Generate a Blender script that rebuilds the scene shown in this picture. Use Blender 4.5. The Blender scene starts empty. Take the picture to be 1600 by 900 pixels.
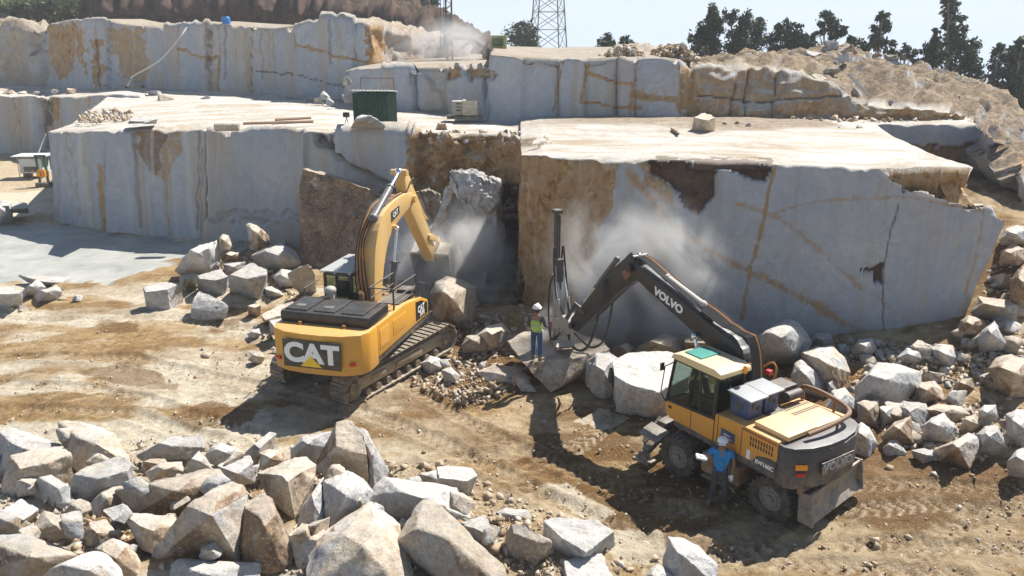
import bpy, bmesh, math, random
import numpy as np
from mathutils import Vector, Matrix, Euler
R = math.radians
sc = bpy.context.scene
COL = sc.collection

# ------------------------------------------------------------------ camera
CAM_H, PITCH, FPX = 10.5, R(17.3), 1256.0
cam_data = bpy.data.cameras.new('camera')
cam = bpy.data.objects.new('camera', cam_data)
COL.objects.link(cam)
cam.location = (0, 0, CAM_H)
cam.rotation_euler = (R(90) - PITCH, 0, 0)
cam_data.sensor_width = 36
cam_data.lens = 36 * FPX / 1600
cam_data.clip_start = 0.1
cam_data.clip_end = 6000
sc.camera = cam

# ------------------------------------------------------------------ sky, sun, exposure
SUN_DIR = Vector((0.56, 0.51, 1.0)).normalized()          # towards the sun
world = bpy.data.worlds.new('World'); sc.world = world
world.use_nodes = True
wn = world.node_tree; wn.nodes.clear()
sky = wn.nodes.new('ShaderNodeTexSky'); sky.sky_type = 'NISHITA'; sky.sun_disc = False
sky.sun_elevation = math.asin(SUN_DIR.z)
sky.sun_rotation = math.atan2(SUN_DIR.x, SUN_DIR.y)
sky.air_density = 1.15; sky.dust_density = 0.4; sky.ozone_density = 1.5; sky.altitude = 200
bg = wn.nodes.new('ShaderNodeBackground'); bg.inputs['Strength'].default_value = 0.06
wo = wn.nodes.new('ShaderNodeOutputWorld')
# pale hazy band of sky low over the horizon
tg = wn.nodes.new('ShaderNodeTexCoord'); sx_ = wn.nodes.new('ShaderNodeSeparateXYZ'); wn.links.new(tg.outputs['Generated'], sx_.inputs[0])
mr_ = wn.nodes.new('ShaderNodeMapRange'); mr_.interpolation_type = 'SMOOTHSTEP'; mr_.inputs[1].default_value = 0.24; mr_.inputs[2].default_value = -0.02; wn.links.new(sx_.outputs['Z'], mr_.inputs[0])
hm = wn.nodes.new('ShaderNodeMix'); hm.data_type = 'RGBA'; wn.links.new(mr_.outputs[0], hm.inputs[0]); wn.links.new(sky.outputs[0], hm.inputs[6]); hm.inputs[7].default_value = (6.6, 8.2, 10.2, 1)
wn.links.new(hm.outputs[2], bg.inputs[0]); wn.links.new(bg.outputs[0], wo.inputs[0])
sun_data = bpy.data.lights.new('sun', 'SUN'); sun_data.energy = 4.8; sun_data.angle = R(0.5)
sun_data.color = (1.0, 0.955, 0.89)
sun = bpy.data.objects.new('sun', sun_data); COL.objects.link(sun)
sun.rotation_euler = SUN_DIR.to_track_quat('Z', 'Y').to_euler()
sun.location = (20, 20, 60)
sc.view_settings.view_transform = 'Standard'
sc.view_settings.look = 'None'
sc.view_settings.exposure = 0.84
sc.view_settings.gamma = 1.0
sc.cycles.max_bounces = 6
sc.cycles.diffuse_bounces = 3
sc.cycles.transparent_max_bounces = 10
sc.cycles.volume_bounces = 1
sc.cycles.volume_step_rate = 1.0
sc.cycles.use_denoising = True

# ------------------------------------------------------------------ picture point -> place
CP, SP = math.cos(PITCH), math.sin(PITCH)
def ray(px, py):
    dx = (px - 800) / FPX; dy = -(py - 450) / FPX
    return Vector((dx, CP + dy * SP, -SP + dy * CP))
def at_z(px, py, z=0.0):
    d = ray(px, py); t = (z - CAM_H) / d.z
    return Vector((d.x * t, d.y * t, z))
def at_y(px, py, Y):
    d = ray(px, py); t = Y / d.y
    return Vector((d.x * t, Y, CAM_H + d.z * t))
def topix(P):
    P = np.asarray(P, float)
    x, y, z = P[..., 0], P[..., 1], P[..., 2] - CAM_H
    dep = y * CP - z * SP
    up = y * SP + z * CP
    dep = np.where(np.abs(dep) < 1e-3, 1e-3, dep)
    return 800 + FPX * x / dep, 450 - FPX * up / dep

# ------------------------------------------------------------------ noise in numpy
def _hash(ix, iy, iz, seed):
    h = (ix.astype(np.int64) * 374761393 + iy.astype(np.int64) * 668265263 + iz.astype(np.int64) * 2147483647 + seed * 974711) & 0xffffffff
    h = ((h ^ (h >> 13)) * 1274126177) & 0xffffffff
    h = ((h ^ (h >> 16)) * 2246822519) & 0xffffffff
    return ((h ^ (h >> 15)) & 0xffff) / 65535.0
def vnoise(P, f=1.0, seed=0):
    P = np.asarray(P, float) * f
    if P.shape[-1] == 2: P = np.concatenate([P, np.zeros(P.shape[:-1] + (1,))], -1)
    i = np.floor(P); t = P - i; t = t * t * (3 - 2 * t)
    ix, iy, iz = i[..., 0], i[..., 1], i[..., 2]
    r = 0
    for a in (0, 1):
        for b in (0, 1):
            for c in (0, 1):
                w = (t[..., 0] if a else 1 - t[..., 0]) * (t[..., 1] if b else 1 - t[..., 1]) * (t[..., 2] if c else 1 - t[..., 2])
                r = r + w * _hash(ix + a, iy + b, iz + c, seed)
    return r * 2 - 1
def fbm(P, f=1.0, oct=4, seed=0, gain=0.5):
    r = 0; a = 1.0; s = 0
    for k in range(oct):
        r = r + a * vnoise(P, f * 2.03 ** k, seed + k * 17); s += a; a *= gain
    return r / s
def inside(px, py, poly):
    r = np.zeros(px.shape, bool); n = len(poly)
    for i in range(n):
        x1, y1 = poly[i]; x2, y2 = poly[(i + 1) % n]
        if y1 == y2: continue
        c = ((y1 > py) != (y2 > py)) & (px < (x2 - x1) * (py - y1) / (y2 - y1) + x1)
        r ^= c
    return r
def segdist(px, py, line):
    d = np.full(px.shape, 1e9); arc = np.zeros(px.shape); L = 0
    for (x1, y1), (x2, y2) in zip(line[:-1], line[1:]):
        dx, dy = x2 - x1, y2 - y1; l = math.hypot(dx, dy) + 1e-9
        t = np.clip(((px - x1) * dx + (py - y1) * dy) / (l * l), 0, 1)
        q = np.hypot(px - x1 - t * dx, py - y1 - t * dy)
        m = q < d; d = np.where(m, q, d); arc = np.where(m, L + t * l, arc); L += l
    return d, arc
def sstep(a, b, x):
    t = np.clip((x - a) / (b - a), 0, 1); return t * t * (3 - 2 * t)

# ------------------------------------------------------------------ object helpers
def tag(o, label=None, cat=None, group=None, kind=None):
    if label: o['label'] = label
    if cat: o['category'] = cat
    if group: o['group'] = group
    if kind: o['kind'] = kind
    return o
def link(name, me, mat=None, parent=None):
    o = bpy.data.objects.new(name, me); COL.objects.link(o)
    if mat is not None:
        for m in (mat if isinstance(mat, (list, tuple)) else [mat]): me.materials.append(m)
    if parent is not None: o.parent = parent
    return o
def empty(name, loc=(0, 0, 0), rz=0.0, label=None, cat=None, group=None):
    o = bpy.data.objects.new(name, None); COL.objects.link(o)
    o.location = loc; o.rotation_euler = (0, 0, rz); o.empty_display_size = 0.2
    return tag(o, label, cat, group)
def copy_tree(o, parent=None):
    c = o.copy(); COL.objects.link(c)
    if parent is not None: c.parent = parent
    for ch in [x for x in o.children]: copy_tree(ch, c)
    return c
def set_sharp(me, ang=35):
    me.polygons.foreach_set('use_smooth', [True] * len(me.polygons))
    me.set_sharp_from_angle(angle=R(ang))
def grid_mesh(name, V, attrs=None, smooth=True):
    """V: rows x cols x 3"""
    nr, nc = V.shape[:2]
    me = bpy.data.meshes.new(name)
    idx = np.arange(nr * nc).reshape(nr, nc)
    q = np.stack([idx[:-1, :-1], idx[:-1, 1:], idx[1:, 1:], idx[1:, :-1]], -1).reshape(-1, 4)
    me.vertices.add(nr * nc); me.vertices.foreach_set('co', V.reshape(-1).astype(np.float32))
    me.loops.add(q.size); me.loops.foreach_set('vertex_index', q.reshape(-1).astype(np.int32))
    me.polygons.add(len(q)); me.polygons.foreach_set('loop_start', np.arange(0, q.size, 4).astype(np.int32))
    me.polygons.foreach_set('loop_total', np.full(len(q), 4, np.int32))
    me.polygons.foreach_set('use_smooth', np.full(len(q), smooth))
    me.update(calc_edges=True)
    if attrs is not None:
        a = me.attributes.new('stain', 'FLOAT_COLOR', 'POINT')
        a.data.foreach_set('color', attrs.reshape(-1).astype(np.float32))
    me.validate()
    return me

class MB:
    """collects shapes into one mesh"""
    def __init__(s): s.bm = bmesh.new()
    def _add(s, verts, M, mi=0):
        if M is not None: bmesh.ops.transform(s.bm, matrix=M, verts=verts)
        fs = set()
        for v in verts:
            for f in v.link_faces: fs.add(f)
        for f in fs: f.material_index = mi
        return verts
    def box(s, c, size, rot=(0, 0, 0), bevel=0.0, mi=0):
        r = bmesh.ops.create_cube(s.bm, size=1.0)['verts']
        M = Matrix.Translation(c) @ Euler(rot).to_matrix().to_4x4() @ Matrix.Diagonal((*size, 1))
        s._add(r, M, mi)
        if bevel > 0:
            es = list({e for v in r for e in v.link_edges})
            b = bmesh.ops.bevel(s.bm, geom=es, offset=bevel, segments=2, affect='EDGES', profile=0.6)
            for f in b['faces']: f.material_index = mi
        return s
    def tube(s, p, q, r0, r1=None, seg=12, mi=0, cap=True):
        p = Vector(p); q = Vector(q); d = q - p; L = d.length
        if L < 1e-6: return s
        r = bmesh.ops.create_cone(s.bm, cap_ends=cap, segments=seg, radius1=r0, radius2=r0 if r1 is None else r1, depth=L)['verts']
        M = Matrix.Translation((p + q) / 2) @ d.to_track_quat('Z', 'Y').to_matrix().to_4x4()
        s._add(r, M, mi); return s
    def ball(s, c, r, sc_=(1, 1, 1), seg=12, mi=0):
        v = bmesh.ops.create_uvsphere(s.bm, u_segments=seg, v_segments=max(6, seg // 2 + 2), radius=r)['verts']
        s._add(v, Matrix.Translation(c) @ Matrix.Diagonal((*sc_, 1)), mi); return s
    def path(s, pts, r, seg=8, mi=0):
        pts = [Vector(p) for p in pts]
        for a, b in zip(pts[:-1], pts[1:]): s.tube(a, b, r, seg=seg, mi=mi)
        for a in pts[1:-1]: s.ball(a, r, seg=seg, mi=mi)
        return s
    def prism(s, poly, x0, x1, axis='x', bevel=0.0, mi=0, M=None):
        """poly of (u,v) extruded along axis; for axis x: (y,z); axis y: (x,z); axis z: (x,y)"""
        def P(u, v, w):
            return {'x': (w, u, v), 'y': (u, w, v), 'z': (u, v, w)}[axis]
        a = [s.bm.verts.new(P(u, v, x0)) for u, v in poly]
        b = [s.bm.verts.new(P(u, v, x1)) for u, v in poly]
        n = len(poly); fs = [s.bm.faces.new(a), s.bm.faces.new(b[::-1])]
        for i in range(n): fs.append(s.bm.faces.new((a[i], b[i], b[(i + 1) % n], a[(i + 1) % n])))
        bmesh.ops.recalc_face_normals(s.bm, faces=fs)
        for f in fs: f.material_index = mi
        if M is not None: bmesh.ops.transform(s.bm, matrix=M, verts=a + b)
        if bevel > 0:
            es = list({e for f in fs for e in f.edges})
            r = bmesh.ops.bevel(s.bm, geom=es, offset=bevel, segments=2, affect='EDGES', profile=0.6)
            for f in r['faces']: f.material_index = mi
        return s
    def build(s, name, mat, parent=None, sharp=35):
        me = bpy.data.meshes.new(name); s.bm.to_mesh(me); s.bm.free()
        set_sharp(me, sharp)
        return link(name, me, mat, parent)

def text_mesh(name, body, size, mat, parent, M, extr=0.004, bold=0.0, sx=1.0, spacing=1.0):
    cu = bpy.data.curves.new(name, 'FONT'); cu.body = body; cu.size = size; cu.extrude = extr
    cu.align_x = 'CENTER'; cu.align_y = 'CENTER'; cu.offset = bold; cu.space_character = spacing
    o = bpy.data.objects.new(name, cu); COL.objects.link(o)
    dg = bpy.context.evaluated_depsgraph_get(); dg.update()
    me = bpy.data.meshes.new_from_object(o.evaluated_get(dg))
    bpy.data.objects.remove(o); bpy.data.curves.remove(cu)
    me.materials.clear()
    me.transform(Matrix.Diagonal((sx, 1, 1, 1)))
    t = link(name, me, mat, parent); t.matrix_local = M
    return t

# ------------------------------------------------------------------ node materials
class NT:
    def __init__(s, name):
        s.m = bpy.data.materials.new(name); s.m.use_nodes = True
        s.t = s.m.node_tree; s.n = s.t.nodes; s.n.clear()
        s.out = s.n.new('ShaderNodeOutputMaterial')
        s.b = s.n.new('ShaderNodeBsdfPrincipled')
        s.t.links.new(s.b.outputs[0], s.out.inputs[0])
    def new(s, t, **kw):
        n = s.n.new(t)
        for k, v in kw.items(): setattr(n, k, v)
        return n
    def lk(s, a, b): s.t.links.new(a, b)
    def setin(s, sock, v):
        if hasattr(v, 'is_linked') or hasattr(v, 'links'): s.lk(v, sock)
        elif isinstance(v, tuple) and len(v) == 3 and sock.type == 'RGBA': sock.default_value = (*v, 1)
        else: sock.default_value = v
    def coord(s, kind='Object', scale=None, loc=None, rnd=False):
        tc = s.new('ShaderNodeTexCoord'); o = tc.outputs[kind]
        if rnd:
            oi = s.new('ShaderNodeObjectInfo')
            vm = s.new('ShaderNodeVectorMath', operation='MULTIPLY_ADD')
            s.lk(oi.outputs['Random'], vm.inputs[0]); vm.inputs[1].default_value = (71, 37, 53); s.lk(o, vm.inputs[2]); o = vm.outputs[0]
        if scale is not None:
            mp = s.new('ShaderNodeMapping'); mp.inputs['Scale'].default_value = scale if isinstance(scale, tuple) else (scale,) * 3
            if loc: mp.inputs['Location'].default_value = loc
            s.lk(o, mp.inputs[0]); o = mp.outputs[0]
        return o
    def noise(s, vec, scale, detail=4, rough=0.55, dist=0.0):
        n = s.new('ShaderNodeTexNoise'); s.lk(vec, n.inputs['Vector'])
        n.inputs['Scale'].default_value = scale; n.inputs['Detail'].default_value = detail
        n.inputs['Roughness'].default_value = rough; n.inputs['Distortion'].default_value = dist
        return n.outputs['Fac']
    def vor(s, vec, scale, feature='F1', out='Distance'):
        n = s.new('ShaderNodeTexVoronoi', feature=feature); s.lk(vec, n.inputs['Vector']); n.inputs['Scale'].default_value = scale
        return n.outputs[out]
    def ramp(s, fac, *stops):
        r = s.new('ShaderNodeValToRGB'); el = r.color_ramp.elements
        while len(el) < len(stops): el.new(0.5)
        for e, (p, c) in zip(el, stops):
            e.position = p; e.color = (*c, 1) if isinstance(c, tuple) else (c, c, c, 1)
        s.lk(fac, r.inputs[0]); return r.outputs[0]
    def mix(s, fac, a, b, mode='MIX'):
        m = s.new('ShaderNodeMix', data_type='RGBA', blend_type=mode)
        s.setin(m.inputs[0], fac); s.setin(m.inputs[6], a); s.setin(m.inputs[7], b)
        return m.outputs[2]
    def math(s, op, a, b=0.0, clamp=False):
        m = s.new('ShaderNodeMath', operation=op); m.use_clamp = clamp
        s.setin(m.inputs[0], a); s.setin(m.inputs[1], b); return m.outputs[0]
    def bump(s, h, strength=0.5, dist=0.05, normal=None):
        b = s.new('ShaderNodeBump'); b.inputs['Strength'].default_value = strength; b.inputs['Distance'].default_value = dist
        s.lk(h, b.inputs['Height'])
        if normal is not None: s.lk(normal, b.inputs['Normal'])
        return b.outputs[0]
    def up(s, lo=0.55, hi=0.85):
        g = s.new('ShaderNodeNewGeometry'); x = s.new('ShaderNodeSeparateXYZ'); s.lk(g.outputs['Normal'], x.inputs[0])
        mr = s.new('ShaderNodeMapRange'); mr.interpolation_type = 'SMOOTHSTEP'
        s.lk(x.outputs['Z'], mr.inputs[0]); mr.inputs[1].default_value = lo; mr.inputs[2].default_value = hi
        return mr.outputs[0]
    def attr(s, name):
        a = s.new('ShaderNodeAttribute'); a.attribute_name = name
        x = s.new('ShaderNodeSeparateColor'); s.lk(a.outputs['Color'], x.inputs[0])
        return x.outputs[0], x.outputs[1], x.outputs[2], a.outputs['Fac']
    def fin(s, col, rough=0.9, normal=None, metal=0.0, spec=None):
        s.setin(s.b.inputs['Base Color'], col); s.setin(s.b.inputs['Roughness'], rough); s.setin(s.b.inputs['Metallic'], metal)
        if normal is not None: s.lk(normal, s.b.inputs['Normal'])
        if spec is not None: s.b.inputs['Specular IOR Level'].default_value = spec
        return s.m

def mat_rockface():
    s = NT('quarry_granite'); o = s.coord()
    r, g, b, _ = s.attr('stain')
    aa = s.new('ShaderNodeAttribute'); aa.attribute_name = 'stain'; earth = s.math('SUBTRACT', 1.0, aa.outputs['Alpha'])
    n1 = s.noise(o, 0.35, 5, 0.6); n2 = s.noise(o, 2.4, 9, 0.72, 0.8); n3 = s.noise(o, 9.0, 6, 0.75, 0.3)
    vs = s.coord(scale=(1.0, 1.0, 0.07)); st = s.noise(vs, 1.2, 7, 0.68, 0.4); st2 = s.noise(vs, 5.0, 6, 0.7, 0.2); st3 = s.noise(vs, 14.0, 3, 0.6)
    def sharp(x, lo=.30, hi=.62, amt=2.2):
        y = s.math('ADD', x, s.math('MULTIPLY', s.math('SUBTRACT', n2, 0.5), s.math('MULTIPLY', s.math('MULTIPLY', x, amt), s.math('SUBTRACT', 1.35, x))))
        m = s.new('ShaderNodeMapRange'); m.interpolation_type = 'SMOOTHSTEP'; s.lk(y, m.inputs[0]); m.inputs[1].default_value = lo; m.inputs[2].default_value = hi; return m.outputs[0]
    base = s.mix(s.ramp(n1, (0.35, 0.0), (0.65, 1.0)), (0.405, 0.445, 0.505), (0.535, 0.535, 0.525))
    base = s.mix(s.ramp(n2, (0.38, 0.0), (0.72, 0.7)), base, (0.30, 0.33, 0.375))
    base = s.mix(s.ramp(n3, (0.52, 0.0), (0.75, 0.5)), base, (0.50, 0.50, 0.49))
    st0 = s.noise(vs, 0.42, 6, 0.62, 0.6)
    base = s.mix(s.ramp(st0, (0.51, 0.0), (0.60, 0.6)), base, (0.46, 0.375, 0.275))
    base = s.mix(s.ramp(st, (0.54, 0.0), (0.66, 0.35)), base, (0.36, 0.28, 0.19))
    base = s.mix(s.ramp(st2, (0.57, 0.0), (0.68, 0.30)), base, (0.56, 0.56, 0.545))
    base = s.mix(s.ramp(st3, (0.64, 0.0), (0.72, 0.18)), base, (0.18, 0.17, 0.17))
    oc = s.mix(s.ramp(n2, (0.36, 0.0), (0.66, 1.0)), (0.21, 0.10, 0.032), (0.56, 0.365, 0.175))
    oc = s.mix(s.ramp(s.noise(o, 0.9, 8, 0.7, 1.5), (0.44, 0.0), (0.56, 0.9)), oc, (0.42, 0.29, 0.165))
    oc = s.mix(s.ramp(s.noise(s.coord(scale=(1, 1, .35)), 1.8, 8, 0.75, 1.4), (0.54, 0.0), (0.62, 0.6)), oc, (0.52, 0.44, 0.34))
    base = s.mix(sharp(r), base, oc)
    dk = s.mix(s.ramp(n2, (0.38, 0.0), (0.66, 1.0)), (0.045, 0.025, 0.016), (0.17, 0.09, 0.045))
    base = s.mix(s.math('MULTIPLY', sharp(g, .25, .8, 1.0), .92), base, dk)
    base = s.mix(s.math('MULTIPLY', sharp(b, .2, .8), 0.8), base, (0.64, 0.62, 0.58))
    dust = s.mix(s.ramp(s.noise(s.coord(scale=(0.55, 1.0, 1)), 0.5, 8, 0.72, 0.9), (0.36, 0.0), (0.58, 1.0)), (0.41, 0.335, 0.24), (0.60, 0.575, 0.53))
    dust = s.mix(s.ramp(s.noise(o, 4.0, 7, 0.75), (0.52, 0.0), (0.70, 0.6)), dust, (0.40, 0.31, 0.21))
    eart = s.mix(s.ramp(n2, (0.4, 0.0), (0.6, 1.0)), (0.145, 0.10, 0.06), (0.37, 0.28, 0.175))
    eart = s.mix(s.ramp(n3, (0.5, 0.0), (0.62, 0.8)), eart, (0.24, 0.22, 0.20))
    eart = s.mix(s.ramp(s.noise(o, 1.1, 5, 0.7, 1.0), (0.57, 0.0), (0.66, 0.6)), eart, (0.45, 0.40, 0.33))
    dust = s.mix(earth, dust, eart)
    f = s.math('MULTIPLY', s.up(0.42, 0.78), s.math('SUBTRACT', 1.0, s.math('MULTIPLY', g, 0.6)))
    base = s.mix(f, base, dust)
    hh = s.math('ADD', s.noise(o, 1.6, 10, 0.74), s.math('MULTIPLY', s.noise(o, 12, 5, 0.75), 0.25))
    hh = s.math('ADD', hh, s.math('MULTIPLY', s.vor(s.coord(scale=(1, 1, 0.5)), 0.9), 0.10))
    hh = s.math('ADD', hh, s.math('MULTIPLY', s.math('ADD', st3, st2), 0.22))
    return s.fin(base, 0.93, s.bump(hh, 0.85, 0.16), spec=0.2)

def mat_boulder():
    s = NT('broken_granite'); o = s.coord(rnd=True)
    a = s.new('ShaderNodeAttribute'); a.attribute_name = 'tone'
    oi = s.new('ShaderNodeObjectInfo')
    n2 = s.noise(o, 1.9, 7, 0.68, 0.4); n3 = s.noise(o, 26, 3, 0.7); n4 = s.noise(o, 0.8, 4, 0.6)
    t = s.math('ADD', a.outputs['Fac'], s.math('MULTIPLY', s.math('SUBTRACT', n4, 0.42), 1.2), clamp=True)
    fresh = s.mix(s.ramp(n2, (0.3, 0.0), (0.7, 1.0)), (0.33, 0.34, 0.355), (0.66, 0.65, 0.63))
    wea = s.mix(s.ramp(n2, (0.32, 0.0), (0.66, 1.0)), (0.34, 0.235, 0.145), (0.68, 0.58, 0.44))
    iron = s.mix(s.ramp(n2, (.35, 0.), (.65, 1.)), (0.11, 0.055, 0.028), (0.38, 0.235, 0.12))
    c = s.mix(s.ramp(t, (0.3, 0.0), (0.55, 1.0)), fresh, wea)
    c = s.mix(s.ramp(t, (0.72, 0.0), (0.9, 0.9)), c, iron)
    cr = s.ramp(s.vor(o, 1.3, 'DISTANCE_TO_EDGE'), (0.0, 0.45), (0.02, 0.0)); c = s.mix(s.math('MULTIPLY', cr, s.ramp(n4, (.5, 0.), (.6, 1.))), c, (0.10, 0.075, 0.05))
    c = s.mix(s.ramp(s.noise(o, 7, 6, 0.78, 0.5), (0.50, 0.0), (0.62, 0.55)), c, (0.24, 0.21, 0.18))
    c = s.mix(s.ramp(s.noise(o, 11, 6, 0.78), (0.54, 0.0), (0.64, 0.6)), c, (0.70, 0.68, 0.63))
    spots = s.ramp(s.noise(o, 45, 3, 0.7), (0.56, 0.0), (0.66, 0.6))
    c = s.mix(spots, c, (0.14, 0.13, 0.12))
    c = s.mix(s.math('MULTIPLY', s.up(0.5, 0.9), 0.45), c, (0.60, 0.55, 0.47))
    v = s.new('ShaderNodeMapRange'); s.lk(oi.outputs['Random'], v.inputs[0]); v.inputs[3].default_value = 0.82; v.inputs[4].default_value = 1.1
    c = s.mix(1.0, c, v.outputs[0], 'MULTIPLY')
    hh = s.math('ADD', s.math('ADD', s.noise(o, 4.0, 8, 0.7), s.math('MULTIPLY', s.vor(o, 5.0), 0.12)), s.math('MULTIPLY', n3, 0.12))
    return s.fin(c, 0.92, s.bump(hh, 1.0, 0.10), spec=0.25)

def mat_ground():
    s = NT('quarry_ground_dirt'); o = s.coord()
    r, g, b, _ = s.attr('stain')           # r wet brown, g grey slurry, b pale dried mud
    n1 = s.noise(o, 0.5, 8, 0.7, 0.5); n2 = s.noise(o, 4.0, 7, 0.7, 0.3)
    c = s.mix(s.ramp(n2, (0.3, 0.0), (0.68, 1.0)), (0.175, 0.095, 0.03), (0.47, 0.315, 0.145))
    c = s.mix(s.ramp(n1, (0.48, 0.0), (0.60, 0.65)), c, (0.55, 0.42, 0.245))
    br = s.mix(n2, (0.085, 0.044, 0.013), (0.27, 0.145, 0.045))
    c = s.mix(r, c, br)
    pale = s.mix(s.ramp(n2, (0.3, 0.0), (0.6, 1.0)), (0.46, 0.375, 0.245), (0.68, 0.61, 0.48))
    c = s.mix(b, c, pale)
    c = s.mix(g, c, s.mix(s.ramp(n1, (0.35, 0.0), (0.65, 1.0)), (0.27, 0.275, 0.25), (0.42, 0.42, 0.385)))
    st = s.ramp(s.noise(o, 22, 3, 0.7), (0.60, 0.0), (0.68, 0.7))
    st = s.math('MULTIPLY', st, s.math('SUBTRACT', 1.0, g))
    c = s.mix(st, c, (0.62, 0.57, 0.49))
    hh = s.math('ADD', s.noise(o, 2.6, 10, 0.78, 0.4), s.math('MULTIPLY', s.noise(o, 25, 4, 0.75), 0.3))
    hh = s.math('MULTIPLY', hh, s.math('SUBTRACT', 1.0, s.math('MULTIPLY', g, 0.9)))
    return s.fin(c, s.math('SUBTRACT', 0.95, s.math('MULTIPLY', g, 0.35)), s.bump(hh, 1.0, 0.16), spec=0.25)

def mat_paint(name, col, rough=0.42, dirt=0.35, dirtcol=(0.36, 0.30, 0.22), metal=0.0, dust=0.35, scale=2.2, mud=.8):
    s = NT(name); o = s.coord()
    n = s.noise(o, scale, 7, 0.7, 0.4); n2 = s.noise(o, 18, 4, 0.7)
    c = s.mix(s.ramp(n2, (0.45, 0.0), (0.8, 0.35)), col, tuple(x * 0.7 for x in col))
    c = s.mix(s.ramp(n, (0.42, 0.0), (0.72, dirt)), c, dirtcol)
    c = s.mix(s.ramp(s.noise(o, 11, 8, 0.8, 0.3), (0.56, 0.0), (0.66, dirt * 1.2)), c, tuple(x * .75 for x in dirtcol))
    xz = s.new('ShaderNodeSeparateXYZ'); s.lk(o, xz.inputs[0]); mz = s.new('ShaderNodeMapRange'); s.lk(xz.outputs['Z'], mz.inputs[0]); mz.inputs[1].default_value = 1.9; mz.inputs[2].default_value = .5; mz.inputs[4].default_value = mud
    c = s.mix(s.math('MULTIPLY', mz.outputs[0], s.ramp(s.noise(o, 5, 7, .75), (.42, 0.), (.6, 1.))), c, (0.36, 0.275, 0.18))
    c = s.mix(s.math('MULTIPLY', s.up(0.4, 0.95), s.math('MULTIPLY', s.ramp(s.noise(o, 3.5, 7, .75), (.3, .3), (.7, 1.)), dust * 1.25)), c, (0.55, 0.49, 0.40))
    rg = s.math('ADD', s.math('MULTIPLY', n, 0.35), rough - 0.1, clamp=True)
    return s.fin(c, rg, s.bump(s.noise(o, 9, 3, 0.6), 0.08, 0.02), metal=metal)
def mat_flat(name, col, rough=0.7, metal=0.0, spec=None):
    s = NT(name); o = s.coord(); n = s.noise(o, 12, 5, 0.65)
    return s.fin(s.mix(n, tuple(x * 0.8 for x in col), tuple(min(1, x * 1.2) for x in col)), rough, metal=metal, spec=spec)
def mat_glass(name, tint=(0.5, 0.62, 0.58), op=0.35):
    s = NT(name); o = s.coord()
    n = s.noise(o, 3, 5, 0.65)
    s.fin(s.mix(s.ramp(n, (0.4, 0.0), (0.8, 0.5)), (0.03, 0.04, 0.04), (0.35, 0.32, 0.27)), 0.08)
    tr = s.new('ShaderNodeBsdfTransparent'); tr.inputs[0].default_value = (*tint, 1)
    mx = s.new('ShaderNodeMixShader'); mx.inputs[0].default_value = op
    s.lk(tr.outputs[0], mx.inputs[1]); s.lk(s.b.outputs[0], mx.inputs[2]); s.lk(mx.outputs[0], s.out.inputs[0])
    return s.m
def mat_scree():
    s = NT('dusty_scree'); o = s.coord(); g = s.new('ShaderNodeNewGeometry')
    c = s.ramp(g.outputs['Random Per Island'], (0.0, (0.26, 0.18, 0.11)), (0.35, (0.46, 0.36, 0.25)), (0.7, (0.56, 0.48, 0.38)), (1.0, (0.50, 0.49, 0.47)))
    return s.fin(s.mix(s.ramp(s.noise(o, 9, 5, .7), (.4, 0.), (.7, .5)), c, (0.33, 0.25, 0.17)), .95, s.bump(s.noise(o, 20, 4, .7), .5, .03), spec=.2)
M_SCREE = mat_scree()
M_FACE = mat_rockface(); M_ROCK = mat_boulder(); M_GROUND = mat_ground()
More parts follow.
